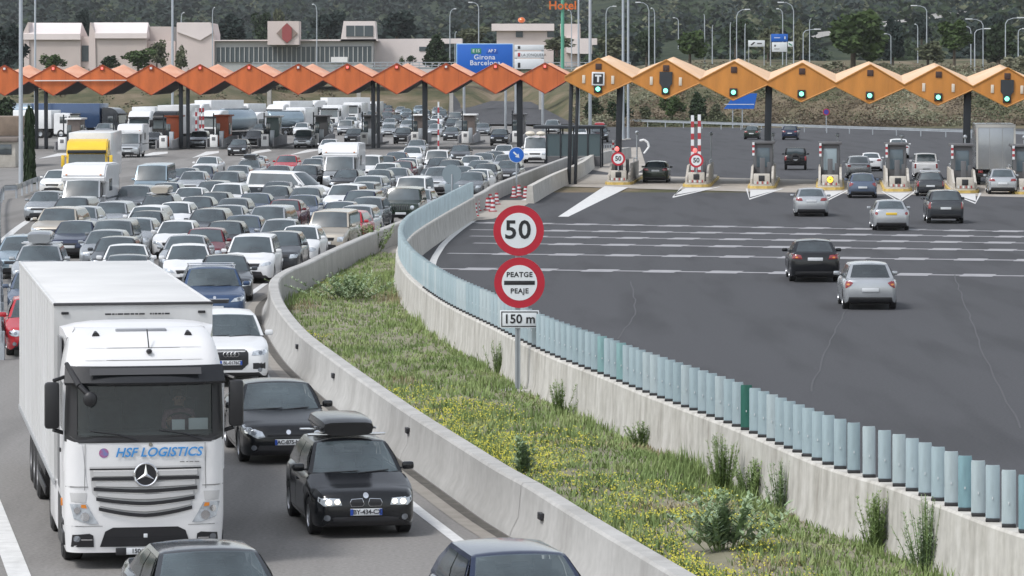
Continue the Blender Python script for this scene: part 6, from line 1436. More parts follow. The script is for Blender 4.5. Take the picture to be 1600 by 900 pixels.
LAMPS = [(495, 96, 7, 640, -6, 'curved lamp right of the diamond tower'), (703, 98, 14, 700, 8, 'shorter curved lamp left of the blue sign'), (748, 68, 4, 640, -13, 'curved lamp rising behind the large blue sign'), (332, 100, 12, 640, 3, 'lamp mast at the right edge of the third pink building'), (283, 100, 20, 700, 4, 'thin lamp mast in front of the third pink building'), (893, 92, 16, 640, -5, 'lamp behind the Hotel lettering'),
 (947, 88, 10, 640, 13, 'curved lamp right of the hotel leaning right'), (1014, 96, 4, 620, -17, 'tall left leaning lamp of the twin masts behind the second bay'), (1023, 96, 13, 620, -5, 'straight lamp right of the tall left leaning one'), (1060, 62, 28, 780, -7, 'short distant lamp behind the round bush tree'), (1101, 93, 23, 640, -1, 'straight thin lamp above the third amber bay, leftmost of three'), (1113, 93, 40, 680, 1, 'short thin lamp left of the arrow sign'), (1141, 93, 36, 680, 1, 'thin post left of the curved lamp at the third bay'), (1151, 93, 15, 640, 17, 'right leaning curved lamp above the third bay'), (1164, 93, 38, 640, 1, 'thin lamp left of the small arrow sign'),
 (1240, 96, 4, 620, -20, 'large left leaning curved lamp at the stacked signs'), (1223, 96, 14, 640, -8, 'left leaning lamp through the stacked signs'), (1255, 92, 46, 620, 22, 'low right leaning lamp above the fourth bay'), (1265, 82, 30, 700, 2, 'thin lamp behind the low right leaning one'), (1448, 66, 9, 640, -20, 'left leaning curved lamp between the round trees'), (1434, 82, 38, 700, -4, 'small lamp left of the grey green bush'), (1392, 84, 53, 640, -9, 'short pale lamp in front of the dark narrow tree'), (1517, 92, 42, 640, -8, 'thin lamp right of the medium round tree'), (1523, 92, 45, 600, 20, 'low right leaning lamp before the dark trees'), (1536, 96, 30, 620, -22, 'left leaning curved lamp before the dark trees'), (1571, 94, 28, 600, 24, 'rightmost right leaning curved lamp'), (1591, 90, 45, 600, 8, 'short lamp at the right edge of the photo'), (711, 92, 50, 760, 2, 'thin short lamp just left of the blue sign top')]
for a in LAMPS: lamp(*a)

# ---- buildings beyond the plaza
M_pink = mat('pink_render', (.60, .52, .49), .85, var=.06, vscale=.15); M_pinkroof = mat('pink_pale_roof', (.72, .65, .63), .8, var=.05, vscale=.2)
M_beige = mat('beige_render', (.50, .44, .41), .85, var=.05, vscale=.2); M_winb = mat('office_glass', (.07, .09, .10), .2); M_fr = mat('frame_grey', (.42, .43, .42), .6)
def bld(px0, pyb, d, label, cat='building'):
    s = FPX/d; r = empty('service_building', ((px0-800)/s, d, CAMH-(pyb-HOR)/s), 0, label, cat, None)
    return r, s
def pxprism(r, s, x0r, pyb, pts, y0, y1, name, m, parent=None):
    P_ = [((a-x0r)/s, (pyb-b)/s) for a, b in pts]; return MB().prism(P_, y0, y1, 'y').build(name, [m], parent or r, None, fixn=True)
# hall 1
r, s = bld(40, 110, 700, 'leftmost pink hall with a pale sloping roof and notched right end')
pxprism(r, s, 40, 110, [(46, 122), (46, 62), (126, 62), (126, 122)], 0, 14, 'wall', M_beige); pxprism(r, s, 40, 110, [(38, 110), (37, 50), (44, 34.5), (46, 60), (46, 110)], -.3, 13.9, 'side_wall', M_pink)
a = MB(); V = [((37-40)/s, -.6, (110-53)/s), ((126-40)/s, -.6, (110-53)/s), ((122-40)/s, 6, (110-35)/s), ((37-40)/s, 6, (110-35)/s), ((37-40)/s, -.6, (110-62)/s), ((126-40)/s, -.6, (110-62)/s), ((126-40)/s, 14, (110-60)/s), ((37-40)/s, 14, (110-60)/s)]
a.add(V, [(0, 1, 2, 3), (4, 5, 1, 0), (2, 6, 7, 3), (1, 5, 6, 2), (0, 3, 7, 4)]).build('roof', [M_pinkroof], r, None)
pxprism(r, s, 40, 110, [(126, 110), (126, 57), (148, 57), (148, 110)], 1, 12, 'link_wall', M_pink); pxprism(r, s, 40, 110, [(127, 96), (127, 71), (146, 71), (146, 96)], .8, .95, 'window', M_winb)
r, s = bld(140, 110, 700, 'second pink hall with a pale sloping roof, right of the leftmost one')
pxprism(r, s, 140, 110, [(150, 122), (150, 60), (229, 60), (229, 122)], 0, 14, 'wall', M_beige); pxprism(r, s, 140, 110, [(139, 110), (139, 60), (141, 35), (149, 50), (150, 110)], -.3, 13.9, 'side_wall', M_pink)
V = [((149-140)/s, -.6, (110-52)/s), ((230-140)/s, -.6, (110-52)/s), ((227-140)/s, 6, (110-34.5)/s), ((141-140)/s, 6, (110-34.5)/s), ((149-140)/s, -.6, (110-60)/s), ((230-140)/s, -.6, (110-60)/s), ((230-140)/s, 14, (110-60)/s), ((141-140)/s, 14, (110-60)/s)]
MB().add(V, [(0, 1, 2, 3), (4, 5, 1, 0), (2, 6, 7, 3), (1, 5, 6, 2), (0, 3, 7, 4)]).build('roof', [M_pinkroof], r, None)
pxprism(r, s, 140, 110, [(229, 110), (229, 41), (266, 41), (266, 110)], 5, 16, 'rear_block', M_beige); pxprism(r, s, 140, 110, [(229, 110), (229, 64), (272, 64), (272, 110)], 2, 5, 'annex', M_pink)
r, s = bld(276, 110, 690, 'third pink hall with a folded pale gable end, left of the glazed front')
pxprism(r, s, 276, 110, [(276, 122), (276, 36), (331, 36), (335, 54), (335, 122)], 0, 14, 'wall', M_pink); pxprism(r, s, 276, 110, [(277, 50), (277, 35), (329, 35), (333, 51), (313, 63)], -.35, -.02, 'gable_facet', M_pinkroof)
r, s = bld(335, 110, 690, 'long low glazed service hall with grey frames and a row of mullions')
pxprism(r, s, 335, 110, [(335, 124), (335, 64), (582, 62), (582, 124)], 1, 16, 'wall', M_fr); gl = pxprism(r, s, 335, 110, [(337, 97), (337, 74), (580, 72), (580, 97)], .75, .98, 'glazed_front', M_winb)
a = MB()
for k in range(34): x = (337+k*7.4-335)/s; a.bx(x-.08, x+.08, .60, .74, (110-97)/s, (110-73)/s)
a.build('mullions', [M_fr], gl, None); pxprism(r, s, 335, 110, [(335, 64), (335, 62.5), (590, 61), (590, 64)], 0, 16, 'cornice', M_pinkroof)
pxprism(r, s, 335, 110, [(517, 97), (517, 89), (543, 89), (543, 97)], .2, .6, 'parked_kiosk', M_white)
r, s = bld(417, 68, 685, 'small square tower with a red striped diamond on its face', 'tower')
pxprism(r, s, 417, 68, [(418, 70), (418, 33), (467, 33), (467, 70)], 0, 7, 'wall', M_pink); di = pxprism(r, s, 417, 68, [(432, 52), (448.5, 35.5), (465, 52), (448.5, 68)], -.25, -.01, 'diamond', mat('diamond_taupe', (.26, .20, .17), .7))
pxprism(r, s, 417, 68, [(441, 52), (441, 43), (448.5, 36.5), (456, 43), (456, 61), (448.5, 67), (441, 61)], -.4, -.26, 'red_panel', mat('diamond_red', (.30, .07, .07), .7), di)
r, s = bld(532, 62, 690, 'glazed penthouse block with sloping left end on the service hall')
pxprism(r, s, 532, 62, [(532, 64), (537, 33), (586, 33), (588, 64)], 0, 8, 'wall', M_pinkroof); w_ = pxprism(r, s, 532, 62, [(541, 57), (541, 40), (583, 40), (583, 57)], -.2, -.01, 'window', M_winb)
for x in (554.5, 569): pxprism(r, s, 532, 62, [(x-.6, 57), (x-.6, 40), (x+.6, 40), (x+.6, 57)], -.3, -.21, 'frame', M_fr, w_)
r, s = bld(585, 100, 700, 'long plain pink wall building right of the glazed hall')
pxprism(r, s, 585, 100, [(583, 114), (583, 61), (722, 60), (722, 68), (690, 68), (690, 114)], 0, 9, 'wall', M_pinkroof); pxprism(r, s, 585, 100, [(655, 80), (655, 73), (672, 73), (672, 80)], -.1, -.01, 'window', M_winb)
r, s = bld(770, 95, 780, 'pink hotel building with flat pale roof slabs behind the green pole')
pxprism(r, s, 770, 95, [(776, 104), (776, 44), (865, 44), (865, 104)], 1, 10, 'wall', M_pink); pxprism(r, s, 770, 95, [(768, 48), (768, 37), (866, 37), (866, 48)], 0, 11, 'roof', M_pinkroof)
for x in (806, 855): pxprism(r, s, 770, 95, [(x, 58), (x, 49), (x+11, 49), (x+11, 58)], .8, .98, 'window', M_winb)
pxprism(r, s, 770, 95, [(876, 104), (876, 37), (907, 37), (907, 104)], 2, 9, 'rear_wing', M_pink); pxprism(r, s, 770, 95, [(885, 82), (885, 60), (933, 60), (933, 70), (925, 70), (925, 84), (895, 84)], -.5, 6, 'porch', M_pinkroof)
MB().sphere(((815-770)/s, 4, (95-31)/s), (.8, .8, .6), 10, 6).build('roof_ornament', [paint('orange')], r)

# ---- signs in the background
def gantry(px, d, zb, label, name='direction_sign'):
    s = FPX/d; return empty(name, ((px-800)/s, d, zb), 0, label, 'road sign'), s
d = 385; s = FPX/d; r = empty('direction_sign', ((757-800)/s, d, 0), 0, 'large blue motorway direction sign reading Girona and Barcelona', 'road sign')
z = lambda py: CAMH-(py-HOR)/s
pa = MB().rb((714-757)/s, (801-757)/s, -.05, .05, z(118), z(69), .05).build('panel', [M_signblue], r)
MB().rb((713-757)/s, (802-757)/s, -.03, .06, z(119), z(68), .05).build('panel_rim', [mat('rim_paleblue', (.35, .55, .75), .5)], pa)
text('Girona', .72, M_signwhite, pa, ((757-757)/s, -.056, z(89.5)), space=1.1, off=.01); text('Barcelona', .72, M_signwhite, pa, ((758-757)/s, -.056, z(98.5)), space=1.1, off=.01)
e1 = MB().rb((736-757)/s, (752-757)/s, -.06, -.052, z(84), z(75.5), .02).build('route_shield', [mat('shield_green', (.03, .22, .13), .5)], pa); text('E 15', .42, M_signwhite, e1, ((744-757)/s, -.065, z(79.7)), off=.01)
e1 = MB().rb((760-757)/s, (778-757)/s, -.06, -.052, z(84), z(75.5), .02).build('route_shield', [mat('shield_blue', (.02, .10, .45), .5)], pa); text('AP 7', .42, M_signwhite, e1, ((769-757)/s, -.065, z(79.7)), off=.01)
for x in (725, 790): MB().cyl(((x-757)/s, .2, 0), ((x-757)/s, .2, z(70)), .14, n=8).build('post', [M_steel], r)
r = empty('direction_sign', ((827-800)/s, d, 0), 0, 'stacked white direction panels right of the large blue sign', 'road sign')
for i, (a, b) in enumerate(((70, 78.5), (80.5, 90.5), (92, 108))):
    pa = MB().rb((804-827)/s, (850-827)/s, -.05, .03, z(b), z(a), .03).build('panel', [M_signwhite], r)
    if i == 1: text('LA JONQUERA', .38, M_black, pa, ((834-827)/s, -.055, z(86)), space=1.05)
    MB().rb((809-827)/s, (813-827)/s, -.06, -.05, z(b-2), z(a+2) if i < 2 else z(98), .01).build('arrow_mark', [M_black if i != 1 else M_stripe], pa)
for x in (806, 848): MB().cyl(((x-827)/s, .2, 0), ((x-827)/s, .2, z(71)), .14, n=8).build('post', [M_steel], r)
d = 560; s = FPX/d; z = lambda py: CAMH-(py-HOR)/s
r = empty('hotel_sign', ((879-800)/s, d, z(92)), 0, 'green pole carrying orange Hotel lettering in front of the dark wood', 'sign'); o_ = -z(92)
MB().cyl((0, 0, -3), (0, 0, z(-14)+o_), .26, n=10).build('pole', [mat('pole_green', (.10, .36, .25), .5)], r)
text('Hotel', 1.75, paint('orange'), r, (0, -.4, z(9)+o_), space=1.05, off=.04, ext=.08); MB().rb(-2, 2, -.33, -.25, z(-7)+o_, z(-5)+o_, .02).build('sign_band', [paint('orange')], r)
d = 480; s = FPX/d; z = lambda py: CAMH-(py-HOR)/s
r = empty('direction_sign', ((1158-800)/s, d, 0), 0, 'back slanting blue sign low behind the third amber bay', 'road sign')
p1 = MB().prism([((1131-1158)/s, z(170)), ((1178-1158)/s, z(170)), ((1183-1158)/s, z(146)), ((1150-1158)/s, z(146))], -.04, .04, 'y').build('panel', [M_signblue], r, None); MB().bx((1132-1158)/s, (1178-1158)/s, -.05, -.041, z(163.5), z(162.5)).build('panel_line', [M_signwhite], p1, None)
for x in (1145, 1160): MB().cyl(((x-1158)/s, .15, 0), ((x-1158)/s, .15, z(150)), .08, n=6).build('post', [M_steel], r)
d = 620; s = FPX/d; z = lambda py: CAMH-(py-HOR)/s
r = empty('direction_sign', ((1182-800)/s, d, z(94)), 0, 'small white arrow sign left of the stacked blue and white signs', 'road sign'); o_ = -z(94)
pa = MB().rb((1169-1182)/s, (1195-1182)/s, -.05, .04, z(73)+o_, z(63)+o_, .03).build('panel', [M_signwhite], r); MB().prism([(-1.0, z(70)+o_), (-.5, z(66)+o_), (-.2, z(65.5)+o_), (-.4, z(68)+o_), (-.8, z(71)+o_)], -.07, -.055, 'y').build('arrow_mark', [M_black], pa, None); MB().bx(.1, .9, -.06, -.052, z(69)+o_, z(67)+o_).build('text_mark', [M_booth], pa, None)
for x in (-12, 12): MB().cyl((x/s, .1, -1), (x/s, .1, z(64)+o_), .07, n=6).build('post', [M_steel], r)
r = empty('direction_sign', ((1218-800)/s, d, z(94)), 0, 'stacked sign with a blue panel above a white panel', 'road sign')
MB().rb((1205-1218)/s, (1231-1218)/s, -.05, .04, z(65)+o_, z(53)+o_, .03).build('blue_panel', [M_signblue], r); pa = MB().rb((1206-1218)/s, (1230-1218)/s, -.05, .04, z(81)+o_, z(66)+o_, .03).build('white_panel', [M_signwhite], r)
MB().bx(-.9, .0, -.06, -.052, z(77)+o_, z(76)+o_).bx(-.9, -.6, -.06, -.052, z(73)+o_, z(70)+o_).build('text_mark', [M_booth], pa, None); MB().bx(-.9, .1, -.06, -.052, z(59.5)+o_, z(58.5)+o_).bx(.8, 1.0, -.06, -.052, z(61)+o_, z(57)+o_).build('text_mark', [M_signwhite], r, None)
pa = MB().rb((1231-1218)/s, (1240-1218)/s, -.05, .04, z(73)+o_, z(65)+o_, .03).build('arrow_panel', [M_signwhite], r); MB().prism([(1.5, z(66.5)+o_), (2.1, z(70)+o_), (2.1, z(72)+o_), (1.5, z(69)+o_)], -.07, -.055, 'y').build('arrow_mark', [mat('shield_green', (.03, .22, .13), .5)], pa, None)
for x in (1204, 1229): MB().cyl(((x-1218)/s, .1, -1), ((x-1218)/s, .1, z(54)+o_), .09, n=6).build('post', [M_steel], r)
c = G(1291, 205); s = FPX/c.y; r = empty('round_sign', c, 0, 'blue and red round sign on a thin post above the pale screen booth', 'road sign')
zc = (205-175)/s; MB().cyl((0, 0, 0), (0, 0, zc), .06, n=6).build('post', [M_steel], r); dd = MB().cyl((0, -.05, zc), (0, -.07, zc), .42, n=20).build('sign_disc', [M_signred], r); MB().cyl((0, -.071, zc), (0, -.075, zc), .32, n=20).build('sign_face', [mat('sign_violet', (.05, .04, .28), .5)], dd)
# pedestrian bridge rail band behind the left canopy
r = empty('footbridge', (0, 600, 0), 0, 'long pale grey footbridge parapet running behind both canopies', 'footbridge'); s = FPX/600; z = lambda py: CAMH-(py-HOR)/s
x0, x1 = (395-800)/s, (985-800)/s
for k, py in enumerate((97, 101.5)): MB().bx(x0, x1, -.1, .1, z(py+1.1), z(py)).build('rail', [M_steel], r, None)
MB().bx(x0, x1, 0, 3, z(108), z(105)).build('deck', [mat('deck_grey', (.28, .32, .33), .7)], r, None)
a = MB()
for k in range(60): x = x0+(x1-x0)*k/59; a.bx(x-.05, x+.05, -.08, .08, z(105), z(97.2))
a.build('balusters', [M_steel], r, None)
for px in (420, 560, 705, 845, 975): x = (px-800)/s; MB().bx(x-.3, x+.3, .5, 2.5, -.5, z(107.9)).build('pier', [M_conc], r, None)
# ------------------------------------------------------------------ traffic
_tp = {}
def tmpl(kind, vr=0, near=False, face='std', plate=None, tails='std', extra=None):
    k = (kind, vr % 3, near, face, plate, tails, extra)
    if k not in _tp:
        T = build_car(kind, near, face, plate, tails, vr)
        if extra == 'rails': add_rails(T, True, M_trim)
        if extra == 'bars': add_rails(T, True, M_chrome)
        if extra == 'box_black': add_box_on_roof(T, paint('black'), .92, 1.75, .30, -.02)
        if extra == 'box_light': add_box_on_roof(T, paint('light grey'), .85, 1.6, .42, -.05)
        if extra == 'box_beige': add_box_on_roof(T, paint('beige'), .9, 1.5, .40)
        if extra == 'box_red': add_box_on_roof(T, paint('red'), 1.1, 1.5, .35)
        if extra == 'box_dark': add_box_on_roof(T, paint('dark grey'), .9, 1.5, .36)
        _tp[k] = T
    return _tp[k]
def jam_yaw(y):     # direction of the queue at distance y: degrees, + = pointing away to the right
    return lt([(45, -11), (60, -10), (80, -9.3), (100, -8), (118, -6), (130, -2.5), (145, 1.5), (165, 4), (200, 5), (260, 4.5), (340, 3)], y)
# (roof centre px, roof py, kind, colour, extra, yaw offset)
Q = [
 (91, 265, 'hatch', 'white', 0, 0), (125, 307, 'mpv', 'dark grey', 0, 0), (134, 321, 'hatch', 'silver', 0, 0), (96, 323, 'suv', 'beige', 0, 2), (164, 315, 'estate', 'silver', 0, 0), (126, 344, 'saloon', 'dark blue', 0, 0),
 (172, 357, 'hatch', 'light grey', 0, 0), (182, 370, 'hatch', 'dark grey', 0, 0), (200, 380, 'saloon', 'white', 0, 0), (200, 397, 'saloon', 'grey', 0, 0), (36, 367, 'estate', 'pale blue', 0, 0), (64, 381, 'estate', 'silver', 'box_light', 0), (207, 344, 'mpv', 'grey', 0, 0),
 (242, 254, 'bigvan', 'pale blue', 0, -2), (223, 289, 'suv', 'grey', 0, 0), (266, 303, 'estate', 'dark grey', 'box_beige', 0), (264, 285, 'hatch', 'dark blue', 0, 0), (296, 292, 'saloon', 'white', 0, 0), (331, 282, 'estate', 'dark grey', 0, 0), (303, 267, 'hatch', 'silver', 0, 0), (290, 262, 'hatch', 'dark blue', 0, 0), (317, 258, 'hatch', 'dark blue', 0, 0), (326, 244, 'saloon', 'white', 0, 0), (356, 267, 'mpv', 'grey', 0, 0),
 (384, 286, 'suv', 'white', 0, 0), (386, 301, 'saloon', 'blue grey', 0, 0), (366, 309, 'hatch', 'grey', 0, 0), (356, 320, 'saloon', 'silver', 0, 0), (329, 325, 'estate', 'dark grey', 0, 0), (272, 316, 'hatch', 'white', 0, 0), (236, 320, 'estate', 'white', 0, 0), (231, 329, 'hatch', 'black', 0, 0), (226, 340, 'hatch', 'silver', 0, 0), (327, 344, 'hatch', 'white', 0, 0), (320, 357, 'hatch', 'dark red', 0, 0), (295, 365, 'saloon', 'silver', 0, 0), (295, 381, 'hatch', 'white', 0, 0), (352, 397, 'saloon', 'dark grey', 0, 0),
 (384, 335, 'saloon', 'blue grey', 0, 0), (515, 257, 'mpv', 'dark grey', 0, 3), (541, 264, 'hatch', 'black', 0, 3), (499, 287, 'suv', 'white', 0, 3), (483, 292, 'estate', 'grey', 0, 0), (474, 304, 'saloon', 'blue grey', 0, 0), (447, 311, 'saloon', 'dark red', 0, 0), (422, 321, 'mpv', 'silver', 0, 3), (418, 290, 'hatch', 'dark grey', 0, 0), (434, 283, 'hatch', 'grey', 0, 0),
 (396, 366, 'mpv', 'white', 0, 3), (443, 360, 'hatch', 'dark grey', 0, 3), (467, 353, 'hatch', 'white', 0, 3), (458, 342, 'hatch', 'silver', 0, 0), (508, 327, 'van', 'beige', 0, 4), (548, 327, 'hatch', 'red', 0, 5), (563, 319, 'estate', 'silver', 0, 3), (574, 308, 'estate', 'grey', 0, 2), (573, 297, 'mpv', 'dark blue', 0, 2), (578, 274, 'suv', 'silver', 0, 2), (567, 284, 'estate', 'grey', 0, 2),
 (620, 294, 'jeep', 'dark green', 0, 1), (646, 275, 'van', 'white', 0, 2), (654, 295, 'hatch', 'silver', 0, 2), (695, 260, 'suv', 'silver', 0, 2), (676, 262, 'hatch', 'dark grey', 0, 2), (734, 268, 'hatch', 'grey', 0, 3), (744, 264, 'hatch', 'white', 0, 3), (760, 255, 'saloon', 'dark grey', 0, 3), (604, 254, 'estate', 'white', 0, 0), (629, 251, 'hatch', 'dark red', 0, 0), (648, 247, 'saloon', 'white', 0, 0), (675, 246, 'hatch', 'black', 0, 0), (706, 249, 'estate', 'dark grey', 0, 0), (737, 243, 'hatch', 'white', 0, 0), (577, 242, 'van', 'white', 0, 0), (591, 264, 'hatch', 'grey', 0, 0),
 (652, 218, 'hatch', 'silver', 0, 0), (645, 229, 'hatch', 'white', 0, 0), (620, 237, 'hatch', 'blue grey', 0, 0), (684, 234, 'van', 'white', 0, 0), (720, 226, 'hatch', 'dark grey', 0, 0), (757, 238, 'saloon', 'silver', 0, 0), (601, 243, 'saloon', 'dark grey', 0, 0), (788, 226, 'hatch', 'white', 0, 0), (771, 236, 'saloon', 'grey', 0, 0), (790, 241, 'hatch', 'silver', 0, 0), (775, 250, 'hatch', 'light grey', 0, 3), (720, 259, 'saloon', 'grey', 0, 2), (797, 250, 'hatch', 'dark grey', 0, 3),
 (439, 242, 'hatch', 'red', 0, 0), (410, 243, 'hatch', 'silver', 0, 0), (515, 217, 'hatch', 'white', 0, 0), (490, 247, 'saloon', 'silver', 0, 0), (476, 258, 'hatch', 'dark blue', 0, 0), (501, 243, 'hatch', 'white', 0, 0), (391, 249, 'estate', 'light grey', 'box_dark', 0), (373, 258, 'hatch', 'silver', 0, 0), (443, 258, 'saloon', 'grey', 0, 0), (374, 217, 'hatch', 'black', 0, 0), (550, 243, 'saloon', 'light grey', 0, 0),
 (331, 415, 'suv', 'blue', 'bars', 0),
 (100, 298, 'hatch', 'light grey', 0, 0), (345, 300, 'hatch', 'black', 0, 0),
 (410, 345, 'hatch', 'black', 0, 0), (300, 306, 'saloon', 'dark grey', 0, 0), (618, 262, 'saloon', 'silver', 0, 0), (534, 314, 'hatch', 'dark blue', 0, 0), (58, 422, 'saloon', 'blue grey', 0, 0), (58, 463, 'hatch', 'red', 0, 0),
 # lanes between and behind the booths
 (398, 203, 'mpv', 'black', 0, 0), (476, 202, 'van', 'silver', 0, 0), (554, 200, 'suv', 'black', 0, 0), (631, 199, 'suv', 'black', 0, 0), (706, 198, 'hatch', 'dark grey', 0, 0), (781, 201, 'suv', 'black', 0, 0), (863, 187, 'mpv', 'silver', 0, 0), (308, 204, 'mpv', 'silver', 0, 0), (240, 206, 'hatch', 'dark grey', 0, 0), (146, 207, 'hatch', 'black', 0, 0),
 (937, 197, 'suv', 'black', 'box_red', 0), (906, 199, 'hatch', 'white', 0, 0), (801, 161, 'hatch', 'white', 0, 0), (775, 152, 'hatch', 'dark red', 0, 0), (786, 156, 'hatch', 'dark grey', 0, 0), (690, 170, 'saloon', 'grey', 0, 0),
]
def place_xy(cx, yr, H):
    s = (yr-HOR)/(CAMH-H); d = FPX/s; return (cx-800)/s, d
items = []
for cx, yr, kd, col, ex, yo in Q:
    H = SP[kd]['H']; x, d = place_xy(cx, yr, H); items.append([x, d, kd, col, ex, yo, cx])
# crowd filling the lanes behind the booths
q = random.Random(5)
cl = ['white', 'silver', 'silver', 'light grey', 'grey', 'dark grey', 'white', 'black', 'blue grey', 'dark red', 'pale blue', 'silver']
kl_ = ['hatch', 'hatch', 'saloon', 'estate', 'mpv', 'suv', 'van', 'hatch']
for row, (yr0, x0, x1) in enumerate(((192, 395, 760), (186, 400, 745), (180, 395, 740), (175, 400, 700), (170, 395, 690), (166, 420, 660), (162, 500, 650), (196, 110, 215))):
    x = x0+q.uniform(0, 12)
    while x < x1:
        yr = yr0+q.uniform(-1.5, 1.5); X_, d_ = place_xy(x, yr, 1.47)
        items.append([X_, d_, q.choice(kl_), q.choice(cl), 0, 0, x]); x += q.uniform(1.0, 1.55)*FPX/d_*2.05
# keep cars from standing in each other
hero_fix = [(-5.5-1.2, 64, 2.6, 17)]
def push():
    for it in range(160):
        mv = 0
        for i in range(len(items)):
            a = items[i]
            for j in range(i+1, len(items)):
                b = items[j]; dx = b[0]-a[0]; dy = b[1]-a[1]
                if abs(dx) > 2.4 or abs(dy) > 6.3: continue
                la, lb = SP[a[2]], SP[b[2]]; th = R(jam_yaw((a[1]+b[1])/2)); lx_ = dx*math.cos(th)-dy*math.sin(th); ly = dx*math.sin(th)+dy*math.cos(th)
                nx_ = (la['W']+lb['W'])/2+.28; ny = (la['L']+lb['L'])/2+1.1
                ox = nx_-abs(lx_); oy = ny-abs(ly)
                if ox > 0 and oy > 0:
                    mv += 1
                    if ox*1.6 < oy: s = math.copysign(ox/2+.01, lx_); ddx, ddy = s*math.cos(th), -s*math.sin(th)
                    else: s = math.copysign(oy/2*.6+.02, ly); ddx, ddy = s*math.sin(th), s*math.cos(th)
                    a[0] -= ddx; a[1] -= ddy; b[0] += ddx; b[1] += ddy
            # stay on the road side of the smooth barrier, and clear of the fixed vehicles
            if a[1] < 285:
                lim = xat(C1, a[1])-1.25
                if a[0] > lim and a[6] < 860: a[0] = lim
            for fx, fy, fw_, fl_ in FIXED:
                dx, dy = a[0]-fx, a[1]-fy
                if abs(dx) < fw_ and abs(dy) < fl_:
                    if fw_-abs(dx) < fl_-abs(dy): a[0] += math.copysign(fw_-abs(dx), dx)*.5
                    else: a[1] += math.copysign(fl_-abs(dy), dy)*.5
        if not mv: break
def fxy(cx, yr, H): return place_xy(cx, yr, H)
mh1 = fxy(135, 256, 2.85); mh2 = fxy(205, 194, 2.85); mh3 = fxy(534, 226, 2.85); mb_ = fxy(455, 266, 1.98); yt = fxy(141, 212, 3.6); wv = fxy(838, 212, 2.2)
FIXED = [(mh1[0], mh1[1], 2.1, 5.2), (mh2[0], mh2[1], 2.1, 5.5), (mh3[0], mh3[1], 2.1, 5.4), (mb_[0], mb_[1], 3.3, 2.9), (yt[0], yt[1]+2, 2.3, 7.8), (wv[0], wv[1], 1.9, 4.6), (-7.8, 64, 2.4, 12.0)]
for k, (px, py, bt, lb) in enumerate(LI): c = G(px, py); FIXED.append((c.x+.5, c.y+9, 1.85, 9.5))
push()
cars = []
for i, (x, d, kd, col, ex, yo, cx) in enumerate(items):
    yw = jam_yaw(d)+yo+q.uniform(-1.3, 1.3)
    near = d < 118
    T = tmpl(kd, i, near, 'jeep' if kd == 'jeep' else 'std', None, 'std', ex or None)
    o = T.spawn(NAMES[kd][0], (x, d, 0), R(-yw), paint(col), 1.0, None, NAMES[kd][2], 'vehicles in the jam on the left carriageway')
    cars.append((o, x, d, kd, col, ex))
# labels: look first, then the neighbour that makes it unique
def desc(c): 
    e = {'box_light': ' with a pale roof box', 'box_beige': ' with a beige roof box', 'box_dark': ' with a dark roof box', 'box_red': ' with a red roof load', 'bars': ' with silver roof bars', 'rails': ' with roof rails'}.get(c[5], '')
    return '%s %s%s' % (c[4], NAMES[c[3]][1], e)
def P2(c): return (px_of(c[1], c[2]), HOR+CAMH*FPX/c[2])
lm = [('the silver-blue tall van', G(242, 310)), ]
LM = [(mh1, 'the white motorhome in front of the yellow lorry'), (mh2, 'the white motorhome just out of the booths'), (mh3, 'the white motorhome in mid queue'), (mb_, 'the white minibus standing crosswise'), (yt, 'the yellow lorry'), (wv, 'the white van by the blue arrow sign'), ((-7.8, 62), 'the white articulated lorry')]
nodes = [(P2(c), desc(c)) for c in cars] + [((px_of(*m[0]), HOR+CAMH*FPX/m[0][1]), m[1]) for m in LM]
def rels(p):
    o = []
    for k, (p2, ds) in enumerate(nodes):
        dx, dy = p2[0]-p[0], (p2[1]-p[1]); sc_ = max(10, (p[1]-HOR)*.25)
        if p2 == p: continue
        D_ = math.hypot(dx/sc_, dy/(sc_*.6))
        if D_ > 3.2: continue
        rel = ('just right of' if dx < 0 else 'just left of') if abs(dx) > abs(dy)*1.3 else ('just behind' if dy > 0 else 'directly ahead of')
        o.append((D_, rel, ds if ds.startswith('the ') else 'the '+ds))
    return sorted(o)[:7]
allr = [rels(P2(c)) for c in cars]; from collections import Counter
cnt = Counter()
for c, rl_ in zip(cars, allr):
    for t in {(desc(c), r_[1], r_[2]) for r_ in rl_}: cnt[t] += 1
dc = Counter(desc(c) for c in cars)
art = lambda s: s
used = set()
for c, rl_ in zip(cars, allr):
    d0 = desc(c); lab = None
    if dc[d0] == 1: lab = '%s, the only such in the jam' % d0
    if not lab:
        for D_, r_, t_ in rl_:
            if cnt[(d0, r_, t_)] == 1:
                l_ = '%s %s %s' % (d0, r_, t_)
                if l_ not in used and len(l_.split()) <= 16: lab = l_; break
    if not lab:
        for a in rl_:
            for b in rl_:
                if a == b: continue
                n_ = sum(1 for c2, r2 in zip(cars, allr) if desc(c2) == d0 and {(a[1], a[2]), (b[1], b[2])} <= {(z[1], z[2]) for z in r2})
                l_ = '%s %s %s and %s %s' % (d0, a[1], a[2], b[1], b[2])
                if n_ == 1 and l_ not in used and len(l_.split()) <= 16: lab = l_; break
            if lab: break
    if not lab:
        same = sorted([c2 for c2 in cars if desc(c2) == d0], key=lambda z: z[2]); k = [id(z) for z in same].index(id(c))
        lab = '%s, number %d of its kind counting back from the camera' % (d0, k+1)
    used.add(lab); c[0]['label'] = lab

